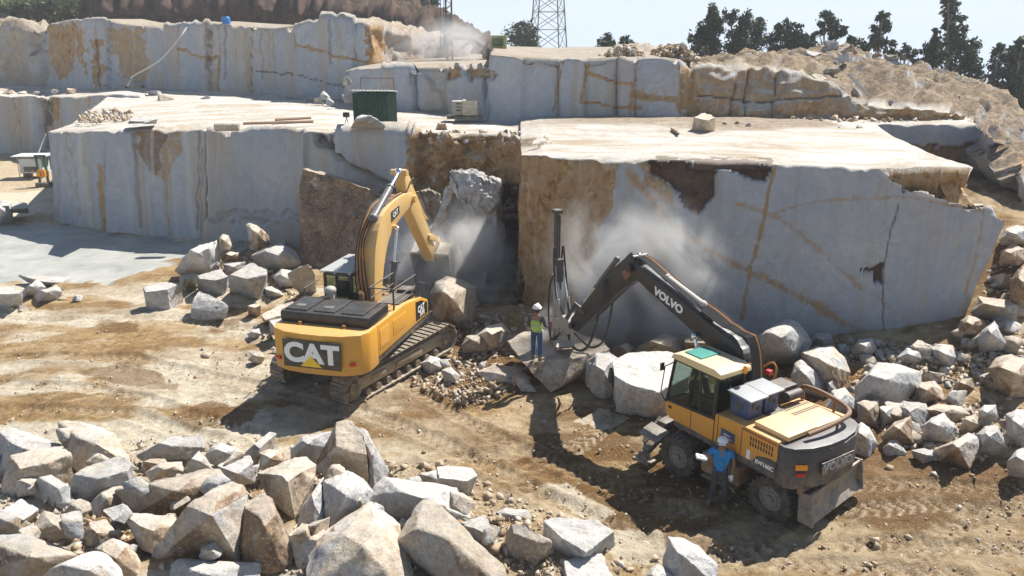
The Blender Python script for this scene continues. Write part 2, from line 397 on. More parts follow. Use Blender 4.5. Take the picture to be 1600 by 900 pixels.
# ------------------------------------------------------------------ terrain
def loft(name, cols, du, dv, amp=0.12, freq=0.5, paint=None, mat=None, seed=1, steps=0.0, stepw=3.0, flat_rows=None, edge_amp=0.0, rim=1.0):
    """cols: list of columns, each a list of the same number of 3D points, bottom to top to back"""
    C_ = np.array([[list(p) for p in c] for c in cols], float)         # nc, np, 3
    nc, npn = C_.shape[:2]
    tu = []
    for i in range(nc - 1):
        L = max(np.linalg.norm(C_[i + 1, k] - C_[i, k]) for k in range(min(2, npn)))
        n = max(1, int(L / du)); tu += [i + k / n for k in range(n)]
    tu.append(nc - 1.0); tu = np.array(tu)
    tv = []; rowseg = []
    for k in range(npn - 1):
        L = np.median([np.linalg.norm(C_[i, k + 1] - C_[i, k]) for i in range(nc)])
        n = max(1, int(L / (dv[k] if isinstance(dv, (list, tuple)) else dv)))
        tv += [k + j / n for j in range(n)]
    tv.append(npn - 1.0); tv = np.array(tv)
    iu = np.minimum(tu.astype(int), nc - 2); fu = (tu - iu)[None, :, None]
    iv = np.minimum(tv.astype(int), npn - 2); fv = (tv - iv)[:, None, None]
    A = C_[iu][:, iv].transpose(1, 0, 2); B = C_[iu + 1][:, iv].transpose(1, 0, 2)
    A2 = C_[iu][:, iv + 1].transpose(1, 0, 2); B2 = C_[iu + 1][:, iv + 1].transpose(1, 0, 2)
    V = (A * (1 - fu) + B * fu) * (1 - fv) + (A2 * (1 - fu) + B2 * fu) * fv
    du_ = np.gradient(V, axis=1); dv_ = np.gradient(V, axis=0)
    N = np.cross(du_, dv_); N /= (np.linalg.norm(N, axis=-1, keepdims=True) + 1e-9)
    att = np.zeros(V.shape[:2] + (4,)); att[..., 3] = 1
    wallness = 1 - sstep(0.5, 0.85, N[..., 2])
    d = fbm(V, freq, 5, seed, 0.55) * amp * (0.35 + 0.65 * wallness)
    if steps:
        q = vnoise(np.stack([tu[None, :] * 0 + V[0, :, 0][None, :] / stepw + np.zeros_like(V[..., 0]), V[..., 2] / (stepw * 1.4) + 0.3 * fbm(V, 0.3, 2, seed + 5)], -1), 1.0, seed + 9)
        d = d + np.round(q * 3) / 3 * steps * wallness
    # broken lip along the wall's top edge
    if edge_amp:
        e = np.exp(-((tv - rim) / (0.05 if rim < 2 else .12)) ** 2)[:, None]
        V[..., 2] -= e * edge_amp * np.maximum(0, fbm(V, 1.2, 4, seed + 40) + 0.15)
    px, py = topix(V)
    if paint is not None:
        wp = np.stack([fbm(V, 1.3, 4, seed + 3), fbm(V, 1.3, 4, seed + 4)], -1) * 16
        d = d + paint(px + wp[..., 0], py + wp[..., 1], V, att, wallness, tv, px, py)
    V = V + N * d[..., None]
    me = grid_mesh(name, V, att)
    o = link(name, me, mat or M_FACE)
    return tag(o, kind='structure')

def P_poly(px, py, att, poly, ch, val, dep, D, w=1.0):
    m = inside(px, py, poly)
    att[..., ch][m] = np.maximum(att[..., ch][m], val)
    D[m] += dep
    return m
def P_line(px, py, att, line, width, ch, val, dep, D):
    width = max(width, 2.7)
    q, _ = segdist(px, py, line)
    k = np.exp(-(q / width) ** 2)
    att[..., ch] = np.maximum(att[..., ch], val * k); D += dep * k

# ---- the main bench: a six metre granite step with its dusty level top
def paint_bench(px, py, V, att, wl, tv, qx, qy):
    D = np.zeros(px.shape); face = (tv <= 2.02)[:, None] & np.ones(px.shape, bool)
    w0 = att.copy()
    S = lambda poly, ch, val, dep=0.0: P_poly(px, py, att, poly, ch, val, dep, D)
    Ln = lambda line, wd, ch, val, dep=0.0: P_line(px * .3 + qx * .7, py * .3 + qy * .7, att, line, wd, ch, val, dep, D)
    blocks(qx, [60, 165, 324], [0, .12], D, att, m=face, jd=.08)
    # great block: ochre joint face on its left part
    S([(795, 225), (980, 245), (965, 290), (945, 335), (925, 365), (935, 395), (918, 425), (905, 460), (890, 520), (795, 520)], 0, 1.0, 0.02)
    S([(1010, 250), (1213, 250), (1210, 262), (1200, 282), (1165, 275), (1125, 270), (1118, 300), (1100, 335), (1070, 325), (1048, 290), (1020, 275)], 1, 1.0, -0.30)
    S([(985, 248), (1030, 250), (1060, 330), (1040, 320), (1010, 285)], 0, 0.55, -0.05)
    S([(1075, 300), (1105, 300), (1098, 337), (1080, 330)], 0, 0.7)
    S([(1340, 418), (1384, 416), (1378, 446), (1368, 440), (1366, 424)], 1, 0.85, -0.28)
    S([(1376, 230), (1590, 230), (1590, 340), (1566, 338), (1545, 325), (1500, 316), (1430, 302), (1395, 282)], 0, 0.9, -0.75)
    S([(1470, 262), (1500, 262), (1545, 322), (1500, 312)], 0, 1.0, 0.25)
    Ln([(1375, 266), (1400, 285), (1440, 305), (1500, 315), (1548, 328)], 3.5, 2, 0.95, 0.05)
    # pinkish bands and cracks
    Ln([(1212, 262), (1195, 330), (1170, 430), (1160, 500)], 6, 0, 0.6, -0.02)
    Ln([(1212, 262), (1195, 330), (1170, 430), (1160, 500)], 1.3, 1, 0.38, -0.04)
    Ln([(985, 270), (1050, 350), (1110, 395), (1175, 425), (1240, 460), (1330, 510), (1350, 520)], 12, 0, 0.55)
    Ln([(1150, 318), (1210, 335), (1280, 390), (1340, 445), (1400, 490), (1450, 535)], 9, 0, 0.46, -0.02)
    Ln([(1150, 318), (1210, 335), (1280, 390), (1340, 445), (1400, 490), (1450, 535)], 1.8, 1, 0.32, -0.03)
    Ln([(1215, 330), (1270, 315), (1340, 310), (1400, 305), (1500, 322), (1535, 330), (1520, 420), (1500, 520)], 6, 0, 0.5)
    Ln([(1180, 425), (1250, 460), (1290, 480), (1330, 520)], 14, 0, 0.45)
    Ln([(1405, 318), (1392, 360), (1380, 430), (1378, 520)], 1.6, 1, 0.7, -0.03)
    Ln([(1445, 320), (1436, 400), (1425, 540)], 8, 1, 0.28, 0)
    Ln([(1375, 262), (1372, 300)], 8, 0, 0.4, 0)
    Ln([(930, 395), (1000, 400), (1090, 430)], 2, 1, 0.25, 0)
    # the recess: rough ochre rock
    S([(648, 200), (850, 205), (850, 300), (800, 300), (800, 500), (700, 480), (650, 330), (640, 260)], 0, 0.85)
    S([(735, 300), (812, 285), (812, 520), (750, 520)], 1, 0.75, -0.3)
    m = face & inside(px, py, [(645, 200), (806, 200), (806, 560), (600, 560), (640, 300)])
    rough = fbm(V, 0.9, 5, 77, 0.6) * 1.1 + np.round(fbm(V, 0.55, 2, 78) * 4) / 4 * 0.9
    D += np.where(m, rough, 0)
    # hanging block left of the recess
    mm = face & inside(px, py, [(530, 190), (652, 190), (655, 300), (600, 275), (555, 258), (535, 240)]); D[mm] += 0.55
    Ln([(495, 212), (522, 240), (560, 262), (645, 300)], 5, 1, 0.9, -0.35)
    S([(485, 208), (530, 208), (532, 232), (515, 240), (500, 225)], 1, 0.6, -0.35)
    # long left wall: vertical drips
    S([(208, 195), (265, 195), (262, 230), (246, 268), (236, 270), (222, 235)], 1, 0.55, 0)
    S([(208, 195), (290, 195), (285, 240), (262, 278), (246, 275), (225, 240)], 0, 0.5, 0)
    S([(88, 195), (120, 200), (128, 260), (140, 320), (120, 350), (110, 300)], 0, 0.35)
    Ln([(105, 205), (118, 270), (128, 330)], 4, 1, 0.4)
    for (a, b_, c, v) in ((190, 205, 9, .8), (200, 225, 6, .6), (268, 275, 6, .75), (272, 285, 4, .6), (140, 148, 7, .4), (300, 302, 5, .35)):
        Ln([(a, 205 + (a % 40)), (b_, 300), (b_ + 5, 372)], c, 2, v * 0.55)
    rd = random.Random(31)
    for i in range(26):
        x = rd.uniform(88, 322); t0 = rd.choice((205, 205, 205, 240, 270)); L = rd.uniform(70, 175); sl = rd.uniform(-.02, .10)
        Ln([(x, t0 - 8), (x + L * sl * .5, t0 + L * .5), (x + L * sl, t0 + L)], rd.uniform(2.5, 9), rd.choice((0, 0, 2, 2, 1)), rd.uniform(.3, .62))
    for i in range(16):
        x = rd.uniform(330, 640); L = rd.uniform(40, 130); Ln([(x, 200), (x + rd.uniform(-3, 5), 205 + L)], rd.uniform(2.5, 6), rd.choice((0, 2, 2)), rd.uniform(.25, .45))
    for i in range(12):
        x = rd.uniform(980, 1480); L = rd.uniform(40, 150); Ln([(x, 250), (x + rd.uniform(-6, 3), 258 + L)], rd.uniform(2.5, 7), rd.choice((0, 2, 1)), rd.uniform(.2, .4))
    Ln([(322, 205), (326, 290), (322, 375)], 2.5, 1, 0.8, -0.12)
    Ln([(162, 215), (166, 300), (168, 366)], 3, 1, 0.4, -0.05)
    mm = face & (qx > 324) & (qx < 480); D[mm] += 0.25; att[..., 0][mm] *= 0.3
    S([(335, 328), (480, 330), (480, 342), (345, 338)], 1, 0.35, -0.12)
    mm = face & (qx > 324) & (qx < 480) & (py > 343); D[mm] += 0.3
    # level top: white saw dust, tan in patches
    top = ~face
    m = (qx > 1532) & (V[..., 1] > 31) & (V[..., 0] > 17); att[..., 3][m] = 0; att[..., 0][m] = .35; D[m] += (fbm(V, .4, 5, 55) * .6)[m]
    att[..., 3] = np.where(top & (V[..., 0] < 17), 1 - .85 * sstep(37, 42, V[..., 1] + 5 * fbm(V, .35, 4, 58)) * sstep(-1, 6, V[..., 0] + 3 * fbm(V, .4, 3, 59)), att[..., 3])
    m = top & inside(px + 30 * fbm(V, .6, 4, 57), py, [(655, 219), (850, 221), (850, 230), (660, 228)]); att[..., 3][m] = 0
    return np.where(top & (V[..., 0] < 17), fbm(V, 0.35, 4, 51) * 0.06 + np.abs(fbm(V, 2.0, 3, 52)) * .04, D)
def bz(px, pyb, pyt, lean=0.15, z=0.0, dz=None):
    b = at_z(px, pyb, z); return b, at_y(px, pyt, b.y + lean)
def column(px, pyb, pyt, backY, backz, lean=0.15, tpx=None, z=0.0, bx=None, mid=None):
    b = at_z(px, pyb, z); t = at_y(px if tpx is None else tpx, pyt, b.y + lean)
    m = Vector((t.x, t.y + 2.5, t.z * 0.8 + backz * 0.2)) if backY > t.y + 6 else Vector((t.x, t.y * .7 + backY * .3, t.z))
    k = backY / t.y
    if 520 < px < 849: t.z += (6.25 - t.z) * min(.85, (px - 520) / 150)
    bb = b - Vector((0, 0, 0.6)); md = bb.lerp(t, .7) if mid is None else at_y(mid[0], mid[1], b.y * .35 + t.y * .65)
    return [bb, md, t, m, Vector((bx if bx is not None else t.x * (1 + (k - 1) * .6), backY, backz))]
def blocks(qx, bounds, offs, D, att, jw=1.6, jd=.14, m=None):
    for (b0, b1), of in zip(zip(bounds[:-1], bounds[1:]), offs):
        k = (qx >= b0) & (qx < b1)
        if m is not None: k &= m
        D[k] += of
    for b in bounds[1:-1]:
        k = np.exp(-((qx - b) / jw) ** 2)
        if m is not None: k = k * m
        att[..., 1] = np.maximum(att[..., 1], .62 * k); D -= jd * k
cb = []
cb.append([Vector((-30, 80, -.6)), Vector((-30, 80, 3.5)), Vector((-30, 80, 5.6)), Vector((-29.5, 81, 5.7)), Vector((-29, 90, 5.8))])
cb.append([Vector((-29, 62, -.6)), Vector((-29, 62, 3.5)), Vector((-29, 62, 5.5)), Vector((-28, 63, 5.5)), Vector((-29, 88, 5.8))])
c0 = column(84, 345, 206, 88, 6.0, tpx=76); cb.append(c0)
cb.append(column(165, 362, 206, 88, 6.1))
cb.append(column(245, 368, 205, 88, 6.1))
cb.append(column(330, 374, 205, 88, 6.1))
cb.append(column(400, 375, 202, 88, 6.1))
cb.append(column(478, 382, 205, 86, 6.1))
cb.append(column(530, 388, 210, 84, 6.1))
cb.append(column(600, 398, 211, 82, 6.1))
cb.append(column(648, 404, 214, 80, 6.1))
cb.append(column(700, 408, 219, 80, 6.1))
cb.append(column(760, 410, 220, 80, 6.1))
cb.append(column(800, 412, 226, 80, 6.1))
cb.append(column(806, 440, 232, 80, 6.1, lean=0.1, tpx=838))
cb.append(column(806, 486, 250, 80, 6.1, lean=0.1, tpx=815))
cb.append(column(850, 500, 243, 80, 6.1))
cb.append(column(985, 520, 249, 80, 6.1))
cb.append(column(1100, 526, 252, 80, 6.1))
cb.append(column(1215, 532, 258, 78, 6.1))
cb.append(column(1300, 538, 261, 76, 6.1))
cb.append(column(1372, 543, 264, 74, 6.1, lean=0.3, mid=(1378, 275)))
cb.append(column(1404, 546, 264, 73, 6.1, lean=0.5, tpx=1416, mid=(1422, 304)))
cb.append(column(1446, 547, 263, 72, 6.1, lean=0.7, tpx=1476, mid=(1500, 319)))
e0 = column(1484, 543, 262, 60, 6.1, lean=1.2, tpx=1526, bx=22, mid=(1569, 345)); cb.append(e0)
eb = e0[0]
cb.append([eb + Vector((0.9, 3.0, 0)), Vector((17.3, 30.6, 3.6)), Vector((16.4, 31.0, 6.0)), Vector((16.2, 33, 6.1)), Vector((18, 60, 6.1))])
cb.append([Vector((16.0, 36, -.6)), Vector((16.0, 36, 3.8)), Vector((15.4, 36, 6.1)), Vector((15.2, 37, 6.1)), Vector((17, 60, 6.1))])
cb.append([Vector((16.2, 42.5, -.6)), Vector((16.0, 42.5, 3.8)), Vector((15.6, 42.5, 6.1)), Vector((15.5, 44.5, 6.1)), Vector((17, 62, 6.1))])
cb.append([Vector((20, 42.8, -.6)), Vector((20, 43, 3.8)), Vector((20, 43.1, 6.15)), Vector((20, 44.5, 6.15)), Vector((22, 62, 6.2))])
for px_, pt_, Y_ in ((1528, 196, 42.2), (1548, 214, 38.5), (1575, 250, 36.6), (1602, 292, 35.4), (1680, 350, 33.5), (1850, 440, 31)):
    t_ = at_y(px_, pt_, Y_); cb.append([Vector((t_.x - .1, Y_ - .5, -.6)), Vector((t_.x, Y_ - .2, t_.z * .6)), t_, Vector((t_.x + 1.2, Y_ + 3.5, t_.z + .1)), Vector((t_.x + 7, 62, 6.2))])
main_bench = loft('quarry_bench', cb, 0.085, [0.085, 0.085, 0.2, 0.5], amp=0.12, freq=0.45, paint=paint_bench, seed=3, steps=0.0, edge_amp=0.35, rim=2.0)

# ---- second step at the far left
ce = []
for px, Y, pt in ((-260, 78, 152), (-60, 77, 150), (20, 76, 150), (75, 74, 150), (120, 71, 152), (175, 69, 147), (215, 67.5, 149), (242, 67, 170)):
    t = at_y(px, pt, Y); ce.append([Vector((t.x, Y - .1, -0.6)), t, Vector((t.x, Y + 2, t.z)), Vector((t.x * 1.15, 92, 5.9))])
def paint_e(px, py, V, att, wl, tv, qx, qy):
    D = np.zeros(px.shape)
    P_line(px, py, att, [(70, 150), (68, 240)], 7, 1, 0.7, -0.6, D)
    P_line(px, py, att, [(85, 150), (80, 200)], 9, 0, 0.8, -0.1, D)
    rd = random.Random(33)
    for i in range(16):
        x = rd.uniform(0, 240); P_line(qx, qy, att, [(x, 146), (x + 4, 235)], rd.uniform(2.7, 6), rd.choice((0, 2, 1)), rd.uniform(.3, .55), 0, D)
    P_line(px, py, att, [(25, 150), (25, 240)], 3, 1, 0.5, -0.1, D)
    P_line(px, py, att, [(140, 150), (140, 200)], 3, 0, 0.6, 0, D)
    return D
loft('quarry_step', ce, 0.16, [0.16, 0.4, 1.0], amp=0.25, freq=0.3, paint=paint_e, seed=21, steps=0.1, edge_amp=0.4)

# ---- the high back wall
def paint_g(px, py, V, att, wl, tv, qx, qy):
    D = np.zeros(px.shape)
    S = lambda poly, ch, val, dep=0.0: P_poly(px, py, att, poly, ch, val, dep, D)
    Ln = lambda line, wd, ch, val, dep=0.0: P_line(px * .3 + qx * .7, py * .3 + qy * .7, att, line, wd, ch, val, dep, D)
    S([(76, 40), (118, 36), (112, 80), (118, 110), (95, 120), (80, 100)], 0, 0.95)
    S([(118, 40), (135, 45), (142, 100), (132, 118), (124, 90)], 0, 0.7)
    S([(148, 60), (163, 60), (172, 140), (156, 142)], 0, 1.0); Ln([(155, 62), (165, 140)], 3, 1, 0.7)
    S([(170, 45), (225, 45), (232, 120), (205, 140), (185, 100)], 0, 0.55)
    wallm = (tv <= 1.0)[:, None] & np.ones(px.shape, bool)
    blocks(qx, [76, 120, 172, 262, 332, 392, 462, 503, 560, 580], [0, .3, -.1, .45, .1, -.15, .25, .6, .4], D, att, jw=.9, jd=.2, m=wallm)
    rd = random.Random(32)
    for i in range(44):
        x = rd.uniform(78, 575); L = rd.uniform(30, 100); Ln([(x, 32), (x + rd.uniform(-2, 6), 42 + L)], rd.uniform(2.7, 6), rd.choice((0, 0, 2, 1)), rd.uniform(.25, .55))
    Ln([(330, 42), (335, 140)], 14, 0, 0.45); Ln([(384, 42), (390, 150)], 10, 0, 0.45); Ln([(345, 92), (343, 140)], 2, 0, 0.9)
    Ln([(283, 76), (330, 92), (345, 88)], 1.6, 0, 0.9)
    Ln([(400, 60), (405, 130)], 18, 0, 0.35); Ln([(440, 60), (455, 110)], 12, 1, 0.25)
    Ln([(463, 50), (465, 75)], 2.5, 1, 0.6, -0.1); Ln([(400, 112), (470, 118), (560, 140)], 1.6, 1, 0.7, -0.05)
    Ln([(465, 70), (560, 95), (590, 100)], 1.6, 0, 0.9); Ln([(500, 30), (465, 75), (440, 115)], 3, 1, 0.3, -0.1)
    m = (qx < 74); D[m] += (fbm(V, 0.25, 4, 91) * 2.2)[m]; att[..., 0][m] = 0.4
    m = (qx > 575) | (qx < 76); att[..., 3][m] = 0
    m = (tv > 1.0)[:, None] & np.ones(px.shape, bool); att[..., 3][m] = .3
    m = (qx > 578); D[m] += (fbm(V, 0.5, 4, 92) * 1.0)[m]; att[..., 0][m] = np.maximum(att[..., 0][m], 0.45)
    S([(578, 40), (600, 45), (598, 110), (576, 110)], 0, 1.0)
    S([(600, 60), (665, 75), (665, 105), (605, 105)], 1, 0.35)
    return D
cg = []
for px, Y, pb, pt in ((-300, 90, 140, 44), (-100, 89, 140, 42), (30, 88, 140, 44), (72, 86, 140, 46), (78, 84, 140, 38), (110, 82.5, 140, 31), (165, 80.5, 140, 31), (192, 79, 140, 38), (258, 77, 142, 43),
                      (264, 76, 142, 39), (320, 73, 145, 36), (370, 71, 150, 41), (430, 68, 155, 44), (470, 65.5, 160, 40), (503, 64, 165, 28), (540, 62.5, 168, 30), (578, 61, 170, 42), (600, 63, 170, 48),
                      (640, 66, 165, 57), (690, 70, 160, 68), (730, 74, 158, 92)):
    t = at_y(px, pt, Y); cg.append([Vector((t.x * .995, Y - .4, 5.3)), t, Vector((t.x * 1.02, Y + 2, t.z + .1)), Vector((t.x * 1.2, Y + 26, t.z + .6))])
loft('quarry_back_face', cg, 0.17, [0.17, 0.4, 2.0], amp=0.22, freq=0.25, paint=paint_g, seed=31, steps=0.10, stepw=6, edge_amp=0.7)

# ---- middle terrace wall, running right into the rough broken rock
def paint_h(px, py, V, att, wl, tv, qx, qy):
    D = np.zeros(px.shape)
    S = lambda poly, ch, val, dep=0.0: P_poly(px, py, att, poly, ch, val, dep, D)
    Ln = lambda line, wd, ch, val, dep=0.0: P_line(px * .3 + qx * .7, py * .3 + qy * .7, att, line, wd, ch, val, dep, D)
    face = (tv <= 1.02)[:, None] & np.ones(px.shape, bool)
    blocks(qx, [764, 816, 872, 915, 964, 992, 1072], [0, -.25, .05, -.2, .12, -.1], D, att, jw=1.3, jd=.12, m=face)
    blocks(qx, [540, 600, 650, 700, 764], [.0, .3, -.2, .25], D, att, jw=1.6, jd=.2, m=face)
    Ln([(880, 95), (862, 175)], 2.2, 0, 0.8); Ln([(920, 95), (908, 160)], 3, 0, 0.9)
    Ln([(918, 115), (960, 128), (990, 133)], 3, 0, 1.0); Ln([(908, 160), (960, 165), (1000, 168)], 2, 0, 0.95); Ln([(964, 95), (963, 185)], 1.5, 1, 0.5, -0.04)
    Ln([(996, 95), (984, 180)], 2, 0, 0.8); Ln([(990, 148), (1070, 158)], 7, 0, 0.8); Ln([(820, 95), (870, 97), (880, 100)], 2, 1, 0.7)
    S([(985, 100), (1070, 100), (1072, 186), (985, 186)], 0, 0.35)
    m = face & (px > 1068); att[..., 0][m] = np.maximum(att[..., 0][m], 0.55); D[m] += (fbm(V, 0.5, 5, 93, 0.6) * 0.8)[m]
    S([(1060, 95), (1085, 110), (1095, 186), (1065, 186)], 0, 0.9)
    S([(1360, 150), (1530, 170), (1530, 192), (1330, 192)], 0, 0.85)
    for l in ([(1168, 110), (1162, 186)], [(1215, 100), (1205, 186)], [(1150, 130), (1140, 186)], [(1090, 150), (1200, 158), (1320, 150)]): Ln(l, 2.5, 1, 0.75, -0.2)
    S([(1220, 160), (1300, 155), (1320, 176), (1230, 180)], 0, 1.0); S([(1100, 175), (1500, 182), (1520, 192), (1100, 190)], 1, 0.4, -0.25)
    m = face & (qx < 766); D[m] += (fbm(V, 0.6, 3, 95) * 0.35)[m]
    m = (V[..., 0] > 10.0) & ~face; att[..., 3][m] = 0; D[m] += (fbm(V, .45, 6, 94, .62) * 1.1 + np.abs(fbm(V, 1.4, 4, 96)) * .55 + np.round(fbm(V, .5, 3, 103) * 5) / 5 * .35)[m]
    m = ~face & (qx < 1070); att[..., 3][m] = .4
    S([(680, 105), (720, 110), (722, 130), (700, 128)], 0, 1.0, -0.3); S([(650, 112), (665, 112), (700, 168), (645, 170)], 2, 0.25, 0.2)
    S([(720, 105), (770, 110), (768, 125), (740, 125)], 0, 0.8, -0.3)
    return D
ch = []
for px, Yb, pb, pt, Yt in ((540, 58, 166, 112, 58.5), (560, 55, 168, 108, 55.5), (610, 53, 171, 106, 53.5), (680, 51.5, 175, 106, 52), (764, 49.5, 179, 108, 50),
                           (766, 46.6, 185, 86, 46.8), (815, 46.3, 185, 90, 46.5), (880, 46, 185, 93, 46.2), (960, 46, 185, 91, 46.4), (1030, 45.8, 185, 90, 46.4), (1064, 45.6, 185, 94, 46.4),
                           (1078, 46.2, 186, 108, 47.2), (1130, 45.8, 187, 104, 47.2), (1200, 45.5, 188, 104, 47.2), (1290, 45, 190, 128, 46), (1330, 44.8, 191, 158, 45.4), (1400, 44.6, 191, 168, 45), (1480, 44.4, 192, 172, 44.8), (1522, 44.2, 193, 188, 44.6)):
    b = at_y(px, pb, Yb); b.z = 5.7; t = at_y(px, pt, Yt)
    if px < 766: zz = t.z + .3
    elif px < 1070: zz = t.z + .25
    else: zz = None
    if zz is not None:
        q = Vector((t.x * 1.03, Yt + 2.0, t.z + .05)); bk = Vector((t.x * 1.35, 80, zz))
    else:
        crest = {1078: 98, 1130: 94, 1200: 88, 1290: 78, 1330: 82, 1400: 100, 1480: 118, 1522: 128}[px]
        q = at_y(px + 6, pt * .35 + crest * .65, Yt + 3.5); bk = at_y(px + 14, crest, Yt + 9)
    ch.append([b, t, q, bk])
loft('middle_bench', ch, 0.14, [0.12, 0.3, 0.4], amp=0.14, freq=0.5, paint=paint_h, seed=41, edge_amp=0.35)
# ---- land behind the crest, so that the mound has a back
cr = []
for px, pt, Y in ((1060, 97, 60), (1200, 90, 57), (1290, 79, 56), (1400, 101, 55), (1500, 122, 54), (1540, 133, 54)):
    a = at_y(px, pt, Y - 1); cr.append([a - Vector((0, 0, .5)), a + Vector((0, 1, 0.0)), a + Vector((2, 12, -1.5)), a + Vector((10, 60, -6))])
def paint_m(px, py, V, att, wl, tv, qx, qy):
    att[..., 3] = 0; return fbm(V, .5, 5, 48) * .5
loft('mound_terrain', cr, 0.5, [0.3, 0.5, 3], amp=0.4, freq=0.4, seed=47, paint=paint_m)

# ---- hillside closing the quarry on the right
def paint_r(px, py, V, att, wl, tv, qx, qy):
    D = fbm(V, 0.22, 6, 97, .6) * 1.2 + np.abs(fbm(V, .5, 4, 101)) * .4; att[..., 3] = 0; D = D + np.round(fbm(V * np.array([1, 1, 2.]), .28, 4, 102, .6) * 6) / 6 * .9
    att[..., 0] = np.clip(0.4 + 0.5 * fbm(V, 0.3, 4, 98), 0, 0.8)
    P_line(px, py, att, [(1410, 130), (1470, 160), (1530, 165), (1580, 230), (1600, 280)], 4, 1, 0.5, -0.3, D)
    return D
cs = []
for pts in (((1310, 170, 49), (1315, 130, 51), (1330, 100, 55), (1340, 102, 62)),((1380, 175, 47.5), (1385, 140, 49), (1402, 106, 54), (1410, 108, 62)),
            ((1450, 180, 46.5), (1445, 145, 50), (1440, 110, 55), (1450, 112, 64)),
            ((1522, 196, 45), (1500, 150, 48), (1485, 121, 55), (1500, 124, 65)),
            ((1535, 255, 44), (1530, 190, 46.5), (1530, 140, 55), (1545, 145, 66)),
            ((1560, 330, 43), (1562, 240, 45), (1568, 162, 55), (1585, 170, 66)),
            ((1620, 370, 42), (1620, 280, 44), (1612, 196, 54), (1630, 200, 66)),
            ((1760, 430, 38), (1750, 330, 42), (1740, 240, 52), (1760, 240, 66)),
            ((1980, 480, 34), (1950, 380, 40), (1900, 270, 52), (1950, 270, 66))):
    c = [at_y(*p) for p in pts]; c[0].z = min(c[0].z, c[1].z - 1); cs.append(c)
loft('rocky_hillside', cs, 0.2, [0.18, 0.2, 0.8], amp=0.5, freq=0.35, paint=paint_r, seed=51)

# ---- brown stepped hill behind the left walls
def mat_hill():
    s = NT('brown_hill'); o = s.coord(); n = s.noise(o, 0.35, 7, 0.7, 0.5); v = s.noise(s.coord(scale=(1, 1, .25)), 0.9, 6, .7)
    c = s.mix(s.ramp(n, (0.35, 0.0), (0.65, 1.0)), (0.075, 0.05, 0.042), (0.26, 0.165, 0.125))
    c = s.mix(s.ramp(v, (0.5, 0.0), (0.7, 0.7)), c, (0.25, 0.19, 0.15))
    c = s.mix(s.math('MULTIPLY', s.up(.6, .95), 0.5), c, (0.085, 0.075, 0.04))
    return s.fin(c, 0.95, s.bump(s.noise(s.coord(scale=(1, 1, .6)), 1.4, 10, .78), 1.0, .8), spec=.2)
cl = []
for px, pt in ((-420, -70), (-200, -60), (-50, -48), (120, -36), (250, -24), (340, -14), (430, -4), (500, 4), (560, 12), (620, 26), (680, 44), (730, 64), (760, 84)):
    a = at_y(px, 60, 108); t = at_y(px, pt, 126); m1 = at_y(px, max(pt + 20, 14), 110); m2 = Vector((m1.x, 117, m1.z + .4))
    if m1.z > t.z: m1.z = t.z - .3; m2.z = t.z - .1
    a.z = min(a.z, m1.z - 3) - 6
    cl.append([a, m1, m2, t, t + Vector((-10, 60, -2))])
def paint_l(px, py, V, att, wl, tv, qx, qy):
    return fbm(V, 0.16, 6, 99, .66) * 3.2 + np.abs(fbm(V * np.array([1, 1, .25]), 0.6, 5, 100, .65)) * 2.6 + np.round(V[..., 2] * .35 + fbm(V, .1, 3, 104)) * .5
loft('brown_hill', cl, 0.3, [0.28, 0.4, 0.3, 4], amp=0.5, freq=0.3, paint=paint_l, seed=61, mat=mat_hill())

# ---- ground sheet, out to the horizon
def ground_base(x, y):
    x = np.asarray(x, float); y = np.asarray(y, float)
    # rubble slope climbing at the right behind the great block
    z = 3.0 * sstep(13.5, 21, x - 0.0 * y) * sstep(24.5, 33, y)
    z = z + 0.9 * sstep(9, 15, x) * sstep(21, 27, y) * (1 - sstep(13.5, 21, x) * sstep(24.5, 33, y))
    z = z + 0.8 * sstep(33.5, 38, y) * sstep(15.6, 18, x) * (1 - sstep(46, 52, y))
    # low bank under the near stone pile
    px, py = topix(np.stack([x, y, np.zeros_like(x)], -1))
    z = z + 0.55 * (1 - sstep(15.0, 17.6, y + 0.10 * (x + 6))) * (1 - sstep(1.0, 3.5, x))
    # spoil under the stones between the machines and the faces
    z = z + 0.5 * np.exp(-(((x + 1.0) / 3.6) ** 2 + ((y - 29.0) / 2.2) ** 2))
    z = z + 0.35 * np.exp(-(((x + 10.5) / 2.6) ** 2 + ((y - 35) / 3.5) ** 2))
    z = z - 0.12 * np.maximum(0, np.hypot(x, y - 40) - 95)
    return z
def seg_world(pix): return [tuple(at_z(a, b, 0.0)[:2]) for a, b in pix]
TRACKS = [([(300, 900), (520, 770), (700, 720), (900, 700), (980, 640)], .30), ([(980, 900), (1150, 860), (1330, 760), (1600, 760)], .28), ([(850, 780), (1000, 845), (1200, 880), (1500, 905)], .28),
          ([(1330, 800), (1450, 790), (1620, 800)], .28), ([(1200, 860), (1400, 850), (1640, 860)], .26), ([(1420, 900), (1500, 820), (1660, 740)], .25),
          ([(0, 560), (200, 560), (380, 600), (520, 640)], .3), ([(0, 600), (150, 610), (300, 650), (430, 690)], .3), ([(40, 640), (200, 650), (330, 690)], .25), ([(0, 500), (250, 500), (420, 520)], .3),
          ([(560, 640), (700, 700), (860, 780), (1000, 830)], .25), ([(640, 600), (760, 680), (900, 740), (1080, 800)], .25), ([(880, 640), (980, 600)], .2)]
TRW = [(seg_world(p), w) for p, w in TRACKS]
def gspace(segs):
    r = []
    for a, b, s in segs: r += list(np.arange(a, b - 1e-6, s))
    r.append(segs[-1][1]); return np.array(r)
gx = gspace([(-700, -300, 100), (-300, -60, 20), (-60, -30, 1.0), (-30, -15, .25), (-15, 13, .075), (13, 24, .15), (24, 60, 1.0), (60, 300, 20), (300, 700, 100)])
